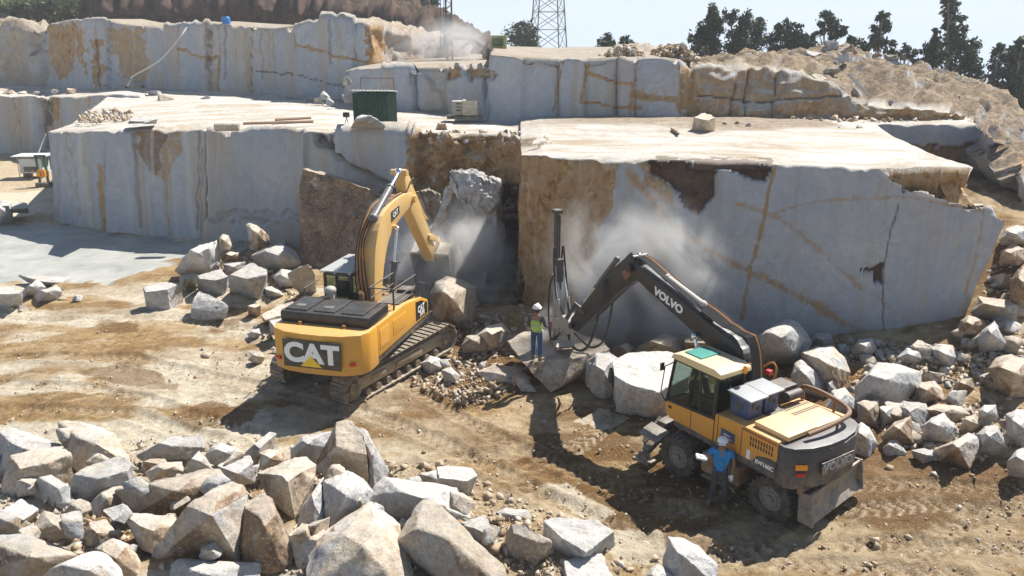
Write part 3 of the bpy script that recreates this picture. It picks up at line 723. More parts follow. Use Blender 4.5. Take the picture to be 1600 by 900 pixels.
gy = gspace([(-300, -20, 40), (-20, 8, 2), (8, 12.5, .3), (12.5, 27, .075), (27, 34, .12), (34, 50, .3), (50, 90, 1.0), (90, 200, 10), (200, 900, 70)])
GX, GY = np.meshgrid(gx, gy)
G2 = np.stack([GX, GY], -1)
GZ = ground_base(GX, GY)
near = np.exp(-np.maximum(0, np.hypot(GX, GY - 25) - 25) / 12)
gpx, gpy = topix(np.stack([GX, GY, GX * 0], -1)); ok = (GY > 5)
wx = gpx + 22 * fbm(G2, 0.5, 4, 5); wy = gpy + 11 * fbm(G2, 0.5, 4, 6)
slurry = (inside(wx + 14 * fbm(G2, 2.2, 4, 61), wy + 7 * fbm(G2, 2.2, 4, 62), [(-200, 350), (100, 352), (330, 382), (420, 384), (330, 398), (250, 418), (160, 440), (-200, 446)]) & ok).astype(float)
far_floor = (inside(wx, wy, [(-300, 230), (80, 230), (95, 352), (-300, 352)]) & ok).astype(float)
rough = (1 - slurry) * (1 - far_floor)
dz = fbm(G2, 0.45, 4, 8) * 0.14 + np.abs(fbm(G2, 1.5, 5, 9, .6)) * 0.11 + fbm(G2, 4.0, 3, 10) * 0.035
STN = np.zeros(GX.shape + (4,)); STN[..., 3] = 1
lugs = np.zeros(GX.shape); trp = np.zeros(GX.shape); trd = np.zeros(GX.shape)
for pl, w in TRW:
    q, arc = segdist(GX + 0.12 * fbm(G2, .8, 2, 14), GY, pl)
    k = sstep(w + .10, w - .06, q)
    lug = np.sin((arc + q * 0.9) * 2 * math.pi / 0.30)
    trp = np.maximum(trp, k * sstep(.1, .7, lug)); trd = np.maximum(trd, k * sstep(.1, .7, -lug))
    lugs += k * (-0.06 + 0.022 * lug); ridge = np.exp(-((q - w - .1) / .08) ** 2); lugs += ridge * 0.045
GZ += (dz * rough + lugs * rough * near) * np.where(GY > 5, 1, 0.2) * np.where(np.abs(GX) < 60, 1, 0)
GZ = np.where(slurry > 0, GZ * 0 + 0.0, GZ)
pale = np.clip(sstep(-0.16, 0.14, fbm(np.stack([GX * .45 + GY * .1, GY * 1.1], -1), 0.55, 6, 15, .6)) , 0, 1)
westw = sstep(0.5, -7, GX + 0.15 * (GY - 20))
b_ = pale * (0.26 + 0.74 * westw)
br = sstep(-0.03 - .14 * (1 - westw), 0.22 - .08 * (1 - westw), fbm(np.stack([GX * .55 + GY * .25, GY * 1.25 - GX * .2], -1), 0.55, 6, 16, .64)) * (1 - .55 * westw)
br = np.maximum(br, 0.85 * (inside(wx, wy, [(395, 600), (560, 640), (700, 640), (1000, 760), (1150, 820), (1050, 820), (800, 730), (600, 700), (420, 660)]) & ok) * (0.5 + .5 * fbm(G2, 1.0, 3, 18)))
for pix, v in (([(250, 655), (330, 625), (400, 640), (380, 665), (300, 680)], 1), ([(120, 580), (200, 560), (270, 600), (200, 610)], .9), ([(60, 480), (160, 470), (280, 480), (180, 500), (80, 500)], .6), ([(150, 505), (215, 505), (210, 520), (150, 520)], .9),
               ([(230, 600), (290, 598), (280, 615), (230, 612)], .8), ([(200, 615), (130, 630), (60, 640), (100, 620)], .7), ([(330, 500), (380, 500), (370, 520), (335, 525)], .9)):
    m = inside(wx, wy, pix) & ok; br[m] = np.maximum(br[m], v)
fade = (.45 + .55 * sstep(-.2, .2, fbm(G2, .5, 3, 71))) * near; br = np.maximum(br * (1 - .6 * trp * fade), .6 * trd * fade * (1 - .5 * westw)); b_ = np.maximum(b_ * (1 - br * .8), .5 * trp * fade * (1 - .6 * westw))
for pix in ([(840, 760), (880, 755), (960, 800), (920, 810)], [(890, 815), (1040, 830), (1040, 880), (960, 900), (900, 880)], [(900, 660), (940, 640), (1000, 650), (950, 665)]):
    m = inside(wx, wy, pix) & ok; b_[m] = .85; br[m] *= .2
wht = inside(wx, wy, [(-50, 300), (85, 296), (88, 335), (-50, 345)]) & ok
b_ = np.where(far_floor > 0, np.where(wht, 1.0, .45), b_)
STN[..., 0] = np.clip(br, 0, 1) * (1 - slurry) * (1 - far_floor); STN[..., 1] = slurry; STN[..., 0] = np.maximum(STN[..., 0], slurry * .5 * sstep(.25, .45, fbm(G2, .35, 4, 63))); STN[..., 2] = np.clip(b_, 0, 1)
ground = link('ground', grid_mesh('ground', np.stack([GX, GY, GZ], -1), STN), M_GROUND); tag(ground, kind='structure')
def gz(x, y): return float(ground_base(np.array([x]), np.array([y]))[0])

# ---- thin dusty air over the whole place
hz = MB(); hz.box((0, 300, -38.5), (1440, 1260, 161)); haze = hz.build('haze', None); haze['kind'] = 'stuff'
def mat_vol(name, col, dens):
    m = bpy.data.materials.new(name); m.use_nodes = True; t = m.node_tree; t.nodes.clear()
    o = t.nodes.new('ShaderNodeOutputMaterial'); v = t.nodes.new('ShaderNodeVolumePrincipled')
    v.inputs['Color'].default_value = (*col, 1); v.inputs['Density'].default_value = dens; v.inputs['Anisotropy'].default_value = 0.0
    t.links.new(v.outputs[0], o.inputs['Volume']); return m
haze.data.materials.append(mat_vol('thin_haze', (0.90, 0.95, 1.0), 0.0006))
# ------------------------------------------------------------------ machine materials
M_YEL = mat_paint('excavator_yellow', (0.68, 0.33, 0.03), dirt=0.3, dirtcol=(0.40, 0.26, 0.12), dust=0.28)
M_BOOMY = mat_paint('boom_yellow', (0.70, 0.44, 0.14), dirt=0.6, dirtcol=(0.55, 0.43, 0.27), dust=0.3)
M_BLK = mat_paint('black_cover', (0.012, 0.013, 0.015), rough=0.3, dirt=0.12, dust=0.08, mud=.12)
M_DK = mat_paint('dark_steel', (0.045, 0.043, 0.042), rough=0.5, dirt=0.4, dirtcol=(0.16, 0.13, 0.10), dust=0.25)
M_GUARD = mat_paint('grey_guard', (0.45, 0.47, 0.46), rough=0.5, dirt=0.2, dust=0.1)
M_TRACK = mat_paint('track_steel', (0.07, 0.06, 0.052), rough=0.55, dirt=0.75, dirtcol=(0.30, 0.24, 0.16), dust=0.5)
M_TFRAME = mat_paint('muddy_frame', (0.22, 0.17, 0.10), dirt=0.8, dirtcol=(0.42, 0.35, 0.25), dust=0.6)
M_CHROME = mat_flat('chrome_rod', (0.75, 0.77, 0.8), 0.2, metal=1.0)
M_CYL = mat_paint('cylinder_grey', (0.10, 0.105, 0.115), rough=0.35, dirt=0.25, dust=0.2)
M_PALE = mat_paint('dusty_steel', (0.36, 0.34, 0.31), rough=0.6, dirt=0.5, dirtcol=(0.50, 0.46, 0.40), dust=0.5)
M_HOSE = mat_flat('rubber_hose', (0.025, 0.024, 0.023), 0.55)
M_HOSEO = mat_flat('orange_hose', (0.45, 0.19, 0.05), 0.6)
M_GLASS = mat_glass('cab_glass', tint=(.75, .82, .80), op=.16)
M_WHITE = mat_flat('white_paint', (0.80, 0.80, 0.78), 0.5)
M_LYEL = mat_flat('logo_yellow', (0.85, 0.55, 0.03), 0.5)
M_VGREY = mat_paint('counterweight_grey', (0.045, 0.05, 0.06), rough=0.42, dirt=0.3, dirtcol=(0.12, 0.105, 0.09), dust=0.22)
M_VYEL = mat_paint('wheeled_yellow', (0.68, 0.30, 0.022), dirt=0.3, dirtcol=(0.45, 0.32, 0.18), dust=0.35)
M_ROOF = mat_paint('faded_roof', (0.74, 0.58, 0.30), dirt=0.25, dirtcol=(0.6, 0.5, 0.36), dust=0.35)
M_TAN = mat_paint('faded_hood', (0.76, 0.50, 0.22), dirt=0.3, dirtcol=(0.6, 0.46, 0.3), dust=0.3)
M_BLUE = mat_paint('blue_cabinet', (0.02, 0.055, 0.16), rough=0.4, dirt=0.25, dust=0.15)
M_LID = mat_paint('grey_lid', (0.30, 0.33, 0.36), rough=0.4, dirt=0.2, dust=0.2)
M_TYRE = mat_paint('tyre_rubber', (0.03, 0.03, 0.03), rough=0.85, dirt=0.55, dirtcol=(0.16, 0.13, 0.10), dust=0.2, mud=.18)
M_RIM = mat_paint('rim_steel', (0.20, 0.195, 0.185), rough=0.6, dirt=0.5, dirtcol=(0.30, 0.26, 0.21), dust=0.2, mud=.1)
M_HATCH = mat_flat('green_hatch', (0.10, 0.32, 0.27), 0.25)
M_RED = mat_flat('red_plastic', (0.55, 0.03, 0.02), 0.4)
M_ORANGE = mat_flat('amber_plastic', (0.9, 0.32, 0.02), 0.35)
M_BROWN = mat_flat('decal_brown', (0.35, 0.09, 0.03), 0.5)
M_RUST = mat_paint('rusty_steel', (0.20, 0.095, 0.045), rough=0.7, dirt=0.5, dirtcol=(0.25, 0.17, 0.1), dust=0.2)

def cylinder_part(parent, name, a, b, r, split=0.6, mat=None):
    """hydraulic cylinder: barrel (a side) and a chrome rod as its child"""
    a = Vector(a); b = Vector(b); m = a.lerp(b, split); m2 = a.lerp(b, split - 0.03)
    k = MB(); k.tube(a, m, r, seg=16); k.tube(m2, m, r * 1.18, seg=16); k.ball(a, r * 1.25)
    k.tube(m - Vector((r * 1.7, 0, 0)), m - Vector((-r * 1.7, 0, 0)), r * 0.25)
    o = k.build(name, mat or M_CYL, parent)
    k = MB(); k.tube(m2, b, r * 0.52, seg=14); k.ball(b, r * 1.0); k.build('rod', M_CHROME, o)
    return o
def offset_profile(cl, ws):
    """closed outline round a centre line with half widths"""
    L, Rr = [], []
    n = len(cl)
    for i in range(n):
        a = Vector(cl[max(0, i - 1)]); b = Vector(cl[min(n - 1, i + 1)]); d = (b - a).normalized(); nn = Vector((-d.y, d.x))
        L.append(tuple(Vector(cl[i]) + nn * ws[i])); Rr.append(tuple(Vector(cl[i]) - nn * ws[i]))
    return L + Rr[::-1]
def smooth_line(pts, n=6):
    out = []; P = [Vector(p) for p in pts]; P = [2 * P[0] - P[1]] + P + [2 * P[-1] - P[-2]]
    for i in range(1, len(P) - 2):
        for k in range(n):
            t = k / n
            out.append(0.5 * ((2 * P[i]) + (-P[i - 1] + P[i + 1]) * t + (2 * P[i - 1] - 5 * P[i] + 4 * P[i + 1] - P[i + 2]) * t * t + (-P[i - 1] + 3 * P[i] - 3 * P[i + 1] + P[i + 2]) * t ** 3))
    out.append(P[-2]); return [tuple(p) for p in out]
def hose(parent, pts, r=0.022, mat=None, name='hose'):
    k = MB(); k.path(smooth_line(pts, 5), r, seg=7); return k.build(name, mat or M_HOSE, parent)

# ------------------------------------------------------------------ tracked excavator
def tracked_excavator():
    root = empty('tracked_excavator', (-4.75, 24.7, 0.05), R(-15), 'large yellow tracked excavator digging at the recess with its arm raised in the dust', 'excavator')
    U = empty_part('undercarriage_frame', root)
    k = MB(); k.box((0, 0, .62), (2.0, 2.3, .42), bevel=.05); k.tube((0, 0, .7), (0, 0, 1.22), .72, seg=28)
    for s in (-1, 1):
        k.box((0, s * 1.0, .6), (2.5, .42, .3), bevel=.04)
    car = k.build('undercarriage', M_TFRAME, root); car.rotation_euler = (R(4), 0, R(-20)); car.location = (0, 0, .06)
    for s in (-1, 1):
        # belt of shoes
        Lh, r, cz = 2.15, .46, .52
        k = MB(); per = 4 * Lh + 2 * math.pi * r; n = 50
        for i in range(n):
            q = i / n * per
            if q < 2 * Lh: p = (-Lh + q, cz - r); a = 0
            elif q < 2 * Lh + math.pi * r: t = (q - 2 * Lh) / r; p = (Lh + r * math.sin(t), cz - r * math.cos(t)); a = t
            elif q < 4 * Lh + math.pi * r: u = q - 2 * Lh - math.pi * r; p = (Lh - u, cz + r - .035 * math.sin(u / (2 * Lh) * math.pi)); a = math.pi
            else: t = (q - 4 * Lh - math.pi * r) / r; p = (-Lh - r * math.sin(t), cz + r * math.cos(t)); a = math.pi + t
            k.box((0, p[0], p[1]), (.62, per / n * .93, .045), rot=(a, 0, 0))
            nn = Vector((0, math.sin(a), -math.cos(a)))
            k.box(Vector((0, p[0], p[1])) + nn * .04, (.62, .03, .05), rot=(a, 0, 0))
            k.box(Vector((0, p[0], p[1])) - nn * .05, (.2, per / n * .7, .07), rot=(a, 0, 0))
        tr = k.build('track', M_TRACK, root); tr.rotation_euler = car.rotation_euler; tr.location = car.matrix_local @ Vector((s * 1.36, 0, 0)) if False else Vector((0, 0, .06)) + Euler(car.rotation_euler).to_matrix() @ Vector((s * 1.36, 0, 0))
        k = MB(); k.prism([(-2.0, .36), (2.0, .36), (2.12, .5), (1.9, .74), (-1.9, .74), (-2.1, .5)], -.2, .2, 'x', bevel=.02)
        k.box((s * .23, .3, .56), (.05, 1.2, .16), bevel=.01); k.box((s * .23, -1.1, .56), (.05, .6, .16), bevel=.01)
        k.build('track_frame', M_TFRAME, tr)
        for yy in (-Lh, Lh):
            k = MB(); k.tube((-.17, yy, cz), (.17, yy, cz), r - .07, seg=26); k.tube((s * .17, yy, cz), (s * .24, yy, cz), .2, seg=18)
            for j in range(6):
                a = j * math.pi / 3; k.tube((s * .17, yy + .28 * math.cos(a), cz + .28 * math.sin(a)), (s * .2, yy + .28 * math.cos(a), cz + .28 * math.sin(a)), .03, seg=6)
            k.build('idler' if yy > 0 else 'sprocket', M_TRACK, tr)
        for j in range(8):
            k = MB(); yy = -1.6 + j * .457; k.tube((-.24, yy, cz - r + .13), (.24, yy, cz - r + .13), .12, seg=14); k.build('roller', M_TRACK, tr)
    bpy.data.objects.remove(U)
    # upper platform and body
    k = MB(); k.box((0, -.5, 1.34), (2.9, 4.6, .2), bevel=.03); k.build('platform', M_DK, root)
    k = MB()
    cwp = [(-1.5, -2.35), (-1.5, -2.95), (-1.36, -3.28), (-.9, -3.5), (-.3, -3.58), (.3, -3.58), (.9, -3.5), (1.36, -3.28), (1.5, -2.95), (1.5, -2.35)]
    lo = [(x * .97, y * .985) for x, y in cwp]
    k.prism(cwp, 1.22, 2.46, 'z', bevel=.09)
    cw = k.build('counterweight', M_YEL, root)
    for s in (-.7, .7):
        k = MB(); k.tube((s, -2.9, 2.46), (s, -2.9, 2.5), .05); k.tube((s - .05, -2.9, 2.54), (s + .05, -2.9, 2.54), .02); k.build('lifting_eye', M_YEL, cw)
    k = MB(); k.box((1.18, -3.44, 1.6), (.2, .05, .09), rot=(0, 0, R(20)), bevel=.01); k.build('reflector', M_RED, cw)
    k = MB(); k.box((-1.18, -3.44, 1.6), (.2, .05, .09), rot=(0, 0, R(-20)), bevel=.01); k.build('reflector', M_RED, cw)
    # logo plate
    pm = Matrix.Translation((.02, -3.592, 1.84)) @ Euler((R(90), 0, 0)).to_matrix().to_4x4()
    k = MB(); k.prism([(-.92, -.40), (.88, -.40), (.92, .44), (-.92, .44)], -.0, .03, 'z', bevel=.012)
    pl = k.build('logo_plate', M_BLK, cw); pl.matrix_local = pm
    t = text_mesh('lettering', 'CAT', .78, M_WHITE, pl, Matrix.Translation((-.02, .03, .036)), extr=.006, bold=.035, sx=1.12, spacing=.98)
    k = MB(); k.prism([(-.38, -.345), (.30, -.345), (-.04, -.02)], .044, .056, 'z'); k.build('logo_triangle', M_LYEL, pl)
    # body sides
    k = MB(); k.prism([(-2.36, 1.44), (1.75, 1.44), (1.75, 1.95), (1.2, 2.2), (-.2, 2.42), (-2.36, 2.44)], .52, 1.49, 'x', bevel=.05)
    sb = k.build('body_side', M_YEL, root)
    k = MB(); k.prism([(-2.36, 1.44), (-.1, 1.44), (-.1, 2.42), (-2.36, 2.44)], -1.49, -.5, 'x', bevel=.05); k.build('body_side', M_YEL, root)
    k = MB(); k.box((0, -1.3, 1.9), (1.06, 2.2, 1.0), bevel=.03); k.build('engine_bay', M_DK, root)
    k = MB(); k.box((1.495, -.75, 1.95), (.012, 1.0, .5), bevel=.004); k.box((1.495, -1.9, 1.95), (.012, .7, .6), bevel=.004)
    for j in range(7): k.box((1.502, -1.9, 1.74 + j * .07), (.012, .6, .025))
    k.build('service_door', M_YEL, sb)
    k = MB(); k.prism([(.62, 1.55), (1.62, 1.55), (1.62, 1.9), (1.1, 2.12), (.62, 2.2)], 1.494, 1.504, 'x'); dp = k.build('decal_panel', M_BLK, sb)
    RX = Euler((R(90), 0, R(90))).to_matrix().to_4x4()
    text_mesh('lettering', 'CAT', .30, M_WHITE, dp, Matrix.Translation((1.508, 1.06, 1.86)) @ RX, extr=.003, bold=.01)
    text_mesh('lettering', '349E', .20, M_WHITE, dp, Matrix.Translation((1.508, 1.14, 1.66)) @ RX, extr=.003, bold=.006)
    # black hood
    k = MB(); k.box((0, -2.05, 2.62), (2.86, 1.45, .36), bevel=.1)
    for x in (-.95, -.05, .85): k.box((x, -2.05, 2.80), (.72, 1.2, .09), bevel=.04)
    k.box((-.9, -1.0, 2.52), (.7, .5, .18), bevel=.04)
    hd = k.build('engine_hood', M_BLK, root)
    for x in (-.95, -.05): 
        k = MB(); k.box((x, -2.3, 2.852), (.3, .2, .012)); k.build('hood_vent', M_DK, hd)
    k = MB(); k.tube((-.55, -1.25, 2.5), (-.55, -1.25, 3.0), .12, seg=18); k.ball((-.55, -1.25, 3.02), .19, (1, 1, .7), seg=18); k.build('air_cleaner', M_PALE, root)
    k = MB(); k.tube((.45, -1.15, 2.5), (.45, -1.15, 2.95), .08); k.tube((.45, -1.15, 2.95), (.45, -1.22, 3.02), .07); k.build('exhaust', M_RUST, root)
    # cab
    c = empty_part('cab', root)
    x0, x1, y0, y1, z0, z1 = -1.5, -.48, .1, 1.95, 1.44, 3.12
    k = MB(); k.box(((x0 + x1) / 2, (y0 + y1) / 2, 1.68), (x1 - x0, y1 - y0, .5), bevel=.04)
    for (x, y) in ((x0 + .04, y0 + .04), (x1 - .04, y0 + .04), (x0 + .04, y1 - .04), (x1 - .04, y1 - .04), (x0 + .04, .95)):
        k.box((x, y, 2.4), (.08, .08, 1.4), bevel=.012)
    k.box(((x0 + x1) / 2, (y0 + y1) / 2, 3.09), (x1 - x0, y1 - y0, .1), bevel=.03)
    k.build('frame', M_BLK, c)
    k = MB(); k.box(((x0 + x1) / 2, y0 + .04, 2.48), (x1 - x0 - .16, .012, 1.06)); k.box(((x0 + x1) / 2, y1 - .04, 2.48), (x1 - x0 - .16, .012, 1.06))
    k.box((x0 + .04, .52, 2.48), (.012, .78, 1.06)); k.box((x0 + .04, 1.43, 2.48), (.012, .86, 1.06)); k.box((x1 - .04, 1.02, 2.48), (.012, 1.7, 1.06))
    k.build('window', M_GLASS, c)
    k = MB(); k.box((-1.0, .85, 2.05), (.5, .5, .12), bevel=.04); k.box((-1.0, .62, 2.4), (.48, .12, .7), bevel=.05); k.build('seat', M_DK, c)
    k = MB()
    for j in range(13): k.box((-.99, .02 + j * .165, 3.24), (1.08, .085, .03), rot=(R(16), 0, 0))
    for x in (-1.5, -.99, -.48): k.box((x, 1.0, 3.20), (.05, 2.15, .05))
    for x in (-1.5, -.48): k.box((x, 2.06, 2.7), (.05, .05, 1.0)); 
    k.build('roof_guard', M_GUARD, c)
    # handrails and walkway posts
    k = MB()
    for x in (.62, 1.4):
        k.path([(x, -.9, 2.4), (x, -.9, 3.1), (x, .9, 3.05), (x, .9, 2.2)], .022); k.tube((x, -.9, 2.75), (x, .9, 2.7), .018)
    k.path([(.62, -.95, 2.4), (.62, -.95, 3.1), (1.4, -.95, 3.1), (1.4, -.95, 2.4)], .02)
    k.build('handrail', M_DK, root); k = MB()
    k.path([(1.42, 1.0, 2.2), (1.42, 1.1, 2.75), (1.42, 1.75, 2.5), (1.42, 1.75, 1.95)], .02)
    k.build('handrail', M_DK, root); k = MB()
    k.path([(-1.46, -1.2, 2.5), (-1.46, -1.2, 3.0), (-1.46, -.2, 3.0)], .02)
    k.build('handrail', M_DK, root)
    k = MB(); k.box((1.0, .2, 2.44), (.7, 1.2, .03)); k.box((1.05, .95, 2.4), (.5, .5, .35), bevel=.05); k.build('step_plate', M_DK, root)
    # boom
    cl = [(.35, 1.85), (.55, 2.9), (.85, 3.85), (1.35, 4.5), (2.2, 4.82), (3.0, 4.96), (3.75, 4.98)]
    ws = [.22, .34, .45, .49, .40, .32, .21]
    cl2 = smooth_line(cl, 4); w2 = list(np.interp(np.linspace(0, 6, len(cl2)), range(7), ws))
    k = MB(); k.prism(offset_profile(cl2, w2), -.27, .27, 'x', bevel=.025)
    k.tube((-.42, .35, 1.85), (.42, .35, 1.85), .15, seg=18); k.tube((-.4, 3.75, 4.98), (.4, 3.75, 4.98), .14, seg=18); k.tube((-.42, 1.9, 4.35), (.42, 1.9, 4.35), .09)
    k.box((0, 1.0, 4.62), (.3, .42, .3), rot=(R(45), 0, 0), bevel=.03)
    bm_ = k.build('boom', M_BOOMY, root)
    k = MB(); k.prism([(1.75, 4.55), (2.45, 4.72), (2.45, 5.0), (1.75, 4.9)], .273, .285, 'x'); bp_ = k.build('decal_panel', M_DK, bm_)
    text_mesh('lettering', 'CAT', .22, M_WHITE, bp_, Matrix.Translation((.290, 2.1, 4.79)) @ Euler((R(90), 0, R(90))).to_matrix().to_4x4() @ Euler((0, 0, R(12))).to_matrix().to_4x4(), extr=.003, bold=.006)
    # stick
    k = MB(); k.prism([(3.12, 5.98), (3.36, 6.1), (3.75, 5.72), (4.28, 5.0), (6.22, 2.35), (6.08, 2.12), (5.85, 2.1), (3.62, 4.62), (3.42, 5.1)], -.2, .2, 'x', bevel=.025)
    k.tube((-.3, 3.25, 5.98), (.3, 3.25, 5.98), .11); k.tube((-.36, 6.02, 2.28), (.36, 6.02, 2.28), .11)
    st = k.build('stick', M_BOOMY, root)
    for x in (-.24, .24):
        k = MB(); k.prism([(5.25, 3.3), (5.5, 3.3), (6.35, 2.95), (6.3, 2.75), (5.3, 3.1)], x - .03, x + .03, 'x', bevel=.01); k.prism([(6.25, 2.95), (6.4, 2.95), (6.55, 2.35), (6.4, 2.3)], x - .03, x + .03, 'x', bevel=.01)
        k.build('linkage', M_BOOMY, root)
    cylinder_part(root, 'bucket_cylinder', (0, 4.15, 5.35), (0, 6.2, 3.0), .10, .62, M_BOOMY)
    cylinder_part(root, 'stick_cylinder', (0, .95, 4.85), (0, 3.2, 6.0), .135, .66)
    for x in (-.4, .4): cylinder_part(root, 'boom_cylinder', (x, 1.15, 1.75), (x, 1.9, 4.3), .105, .58)
    for j in range(7):
        x = -.34 - .0 * j; o = j * .055
        hose(root, [(-.30 + j * .07, .15, 2.1), (-.34 + j * .06, .0 + .1, 3.2), (-.36 + j * .05, .42 - o * .3, 4.15 + o * .2), (-.3 + j * .06, 1.1, 5.0 - o * .1), (-.24 + j * .07, 1.9, 5.28), (-.2 + j * .06, 3.1, 5.3)], .022, M_HOSEO if j % 2 else M_HOSE)
    hose(root, [(.22, 3.3, 5.3), (.26, 3.9, 5.7), (.26, 4.5, 5.1), (.24, 5.2, 4.2)], .022); hose(root, [(-.22, 3.3, 5.3), (-.26, 4.0, 5.8), (-.26, 4.6, 5.1), (-.24, 5.2, 4.2)], .022)
    # bucket
    prof = [(5.85, 2.42), (6.5, 2.72), (7.0, 2.55), (7.38, 2.0), (7.35, 1.35), (6.95, .8), (6.45, .55)]
    inn = [(6.5, .62), (6.92, .88), (7.27, 1.38), (7.29, 1.98), (6.95, 2.45), (6.5, 2.62), (5.88, 2.33)]
    k = MB(); k.prism(prof + inn, -.78, .78, 'x')
    sidep = [(5.88, 2.3), (6.5, 2.7), (7.0, 2.52), (7.35, 2.0), (7.32, 1.37), (6.93, .82), (6.45, .56), (6.18, 1.3)]
    for x in (-.80, .80): k.prism(sidep, x - .025, x + .025, 'x', bevel=.008)
    for j in range(11): k.prism([(6.46, .66), (6.88, .94), (7.2, 1.4), (7.22, 1.96), (6.9, 2.4), (6.86, 2.36), (7.16, 1.94), (7.14, 1.42), (6.84, .99), (6.46, .72)], -.72 + j * .144 - .02, -.72 + j * .144 + .02, 'x')
    for x in (-.22, .22): k.prism([(5.9, 2.45), (6.5, 2.75), (6.45, 2.95), (5.95, 2.6), (5.85, 2.2)], x - .03, x + .03, 'x', bevel=.01)
    bk = k.build('bucket', mat_paint('dusty_bucket_steel', (.46, .43, .38), rough=.7, dirt=.5, dirtcol=(.56, .52, .45), dust=.6, mud=.2), root)
    for j in range(5):
        k = MB(); k.prism([(6.5, .66), (6.46, .52), (6.2, .34)], -.68 + j * .34 - .06, -.68 + j * .34 + .06, 'x'); k.build('tooth', M_PALE, bk)
    return root
def empty_part(name, parent):
    o = bpy.data.objects.new(name, None); COL.objects.link(o); o.parent = parent; o.empty_display_size = .1; return o
if True: tracked_excavator()

# ------------------------------------------------------------------ wheeled excavator with a rock drill
def wheel(parent, loc, side):
    w = empty_part('wheel', parent); w.location = loc; 
    k = MB(); bm = k.bm; seg = 40
    prof = [(.30, -.20), (.44, -.23), (.505, -.20), (.525, -.12), (.53, 0), (.525, .12), (.505, .20), (.44, .23), (.30, .20)]
    rings = [[bm.verts.new((x, r * math.cos(2 * math.pi * i / seg), r * math.sin(2 * math.pi * i / seg))) for i in range(seg)] for r, x in prof]
    for a, b in zip(rings[:-1], rings[1:]):
        for i in range(seg): bm.faces.new((a[i], a[(i + 1) % seg], b[(i + 1) % seg], b[i]))
    for j in range(22):
        a = j / 22 * 2 * math.pi
        for s in (-1, 1):
            aa = a + (s > 0) * math.pi / 22
            k.box((s * .12, .525 * math.cos(aa), .525 * math.sin(aa)), (.2, .07, .05), rot=(aa - math.pi / 2 + math.pi, 0, 0), bevel=.006)
    bmesh.ops.recalc_face_normals(bm, faces=bm.faces[:])
    k.build('tyre', M_TYRE, w)
    k = MB(); o = side
    k.tube((o * .02, 0, 0), (o * .14, 0, 0), .30, .31, seg=32); k.tube((o * .14, 0, 0), (o * .20, 0, 0), .325, .33, seg=32, cap=False)
    k.tube((o * .1, 0, 0), (o * .17, 0, 0), .19, .17, seg=24); k.tube((o * .15, 0, 0), (o * .24, 0, 0), .10, .085, seg=18)
    for j in range(10):
        a = j * math.pi / 5; k.tube((o * .14, .23 * math.cos(a), .23 * math.sin(a)), (o * .165, .23 * math.cos(a), .23 * math.sin(a)), .018, seg=6)
    k.build('rim', M_RIM, w)
    return w
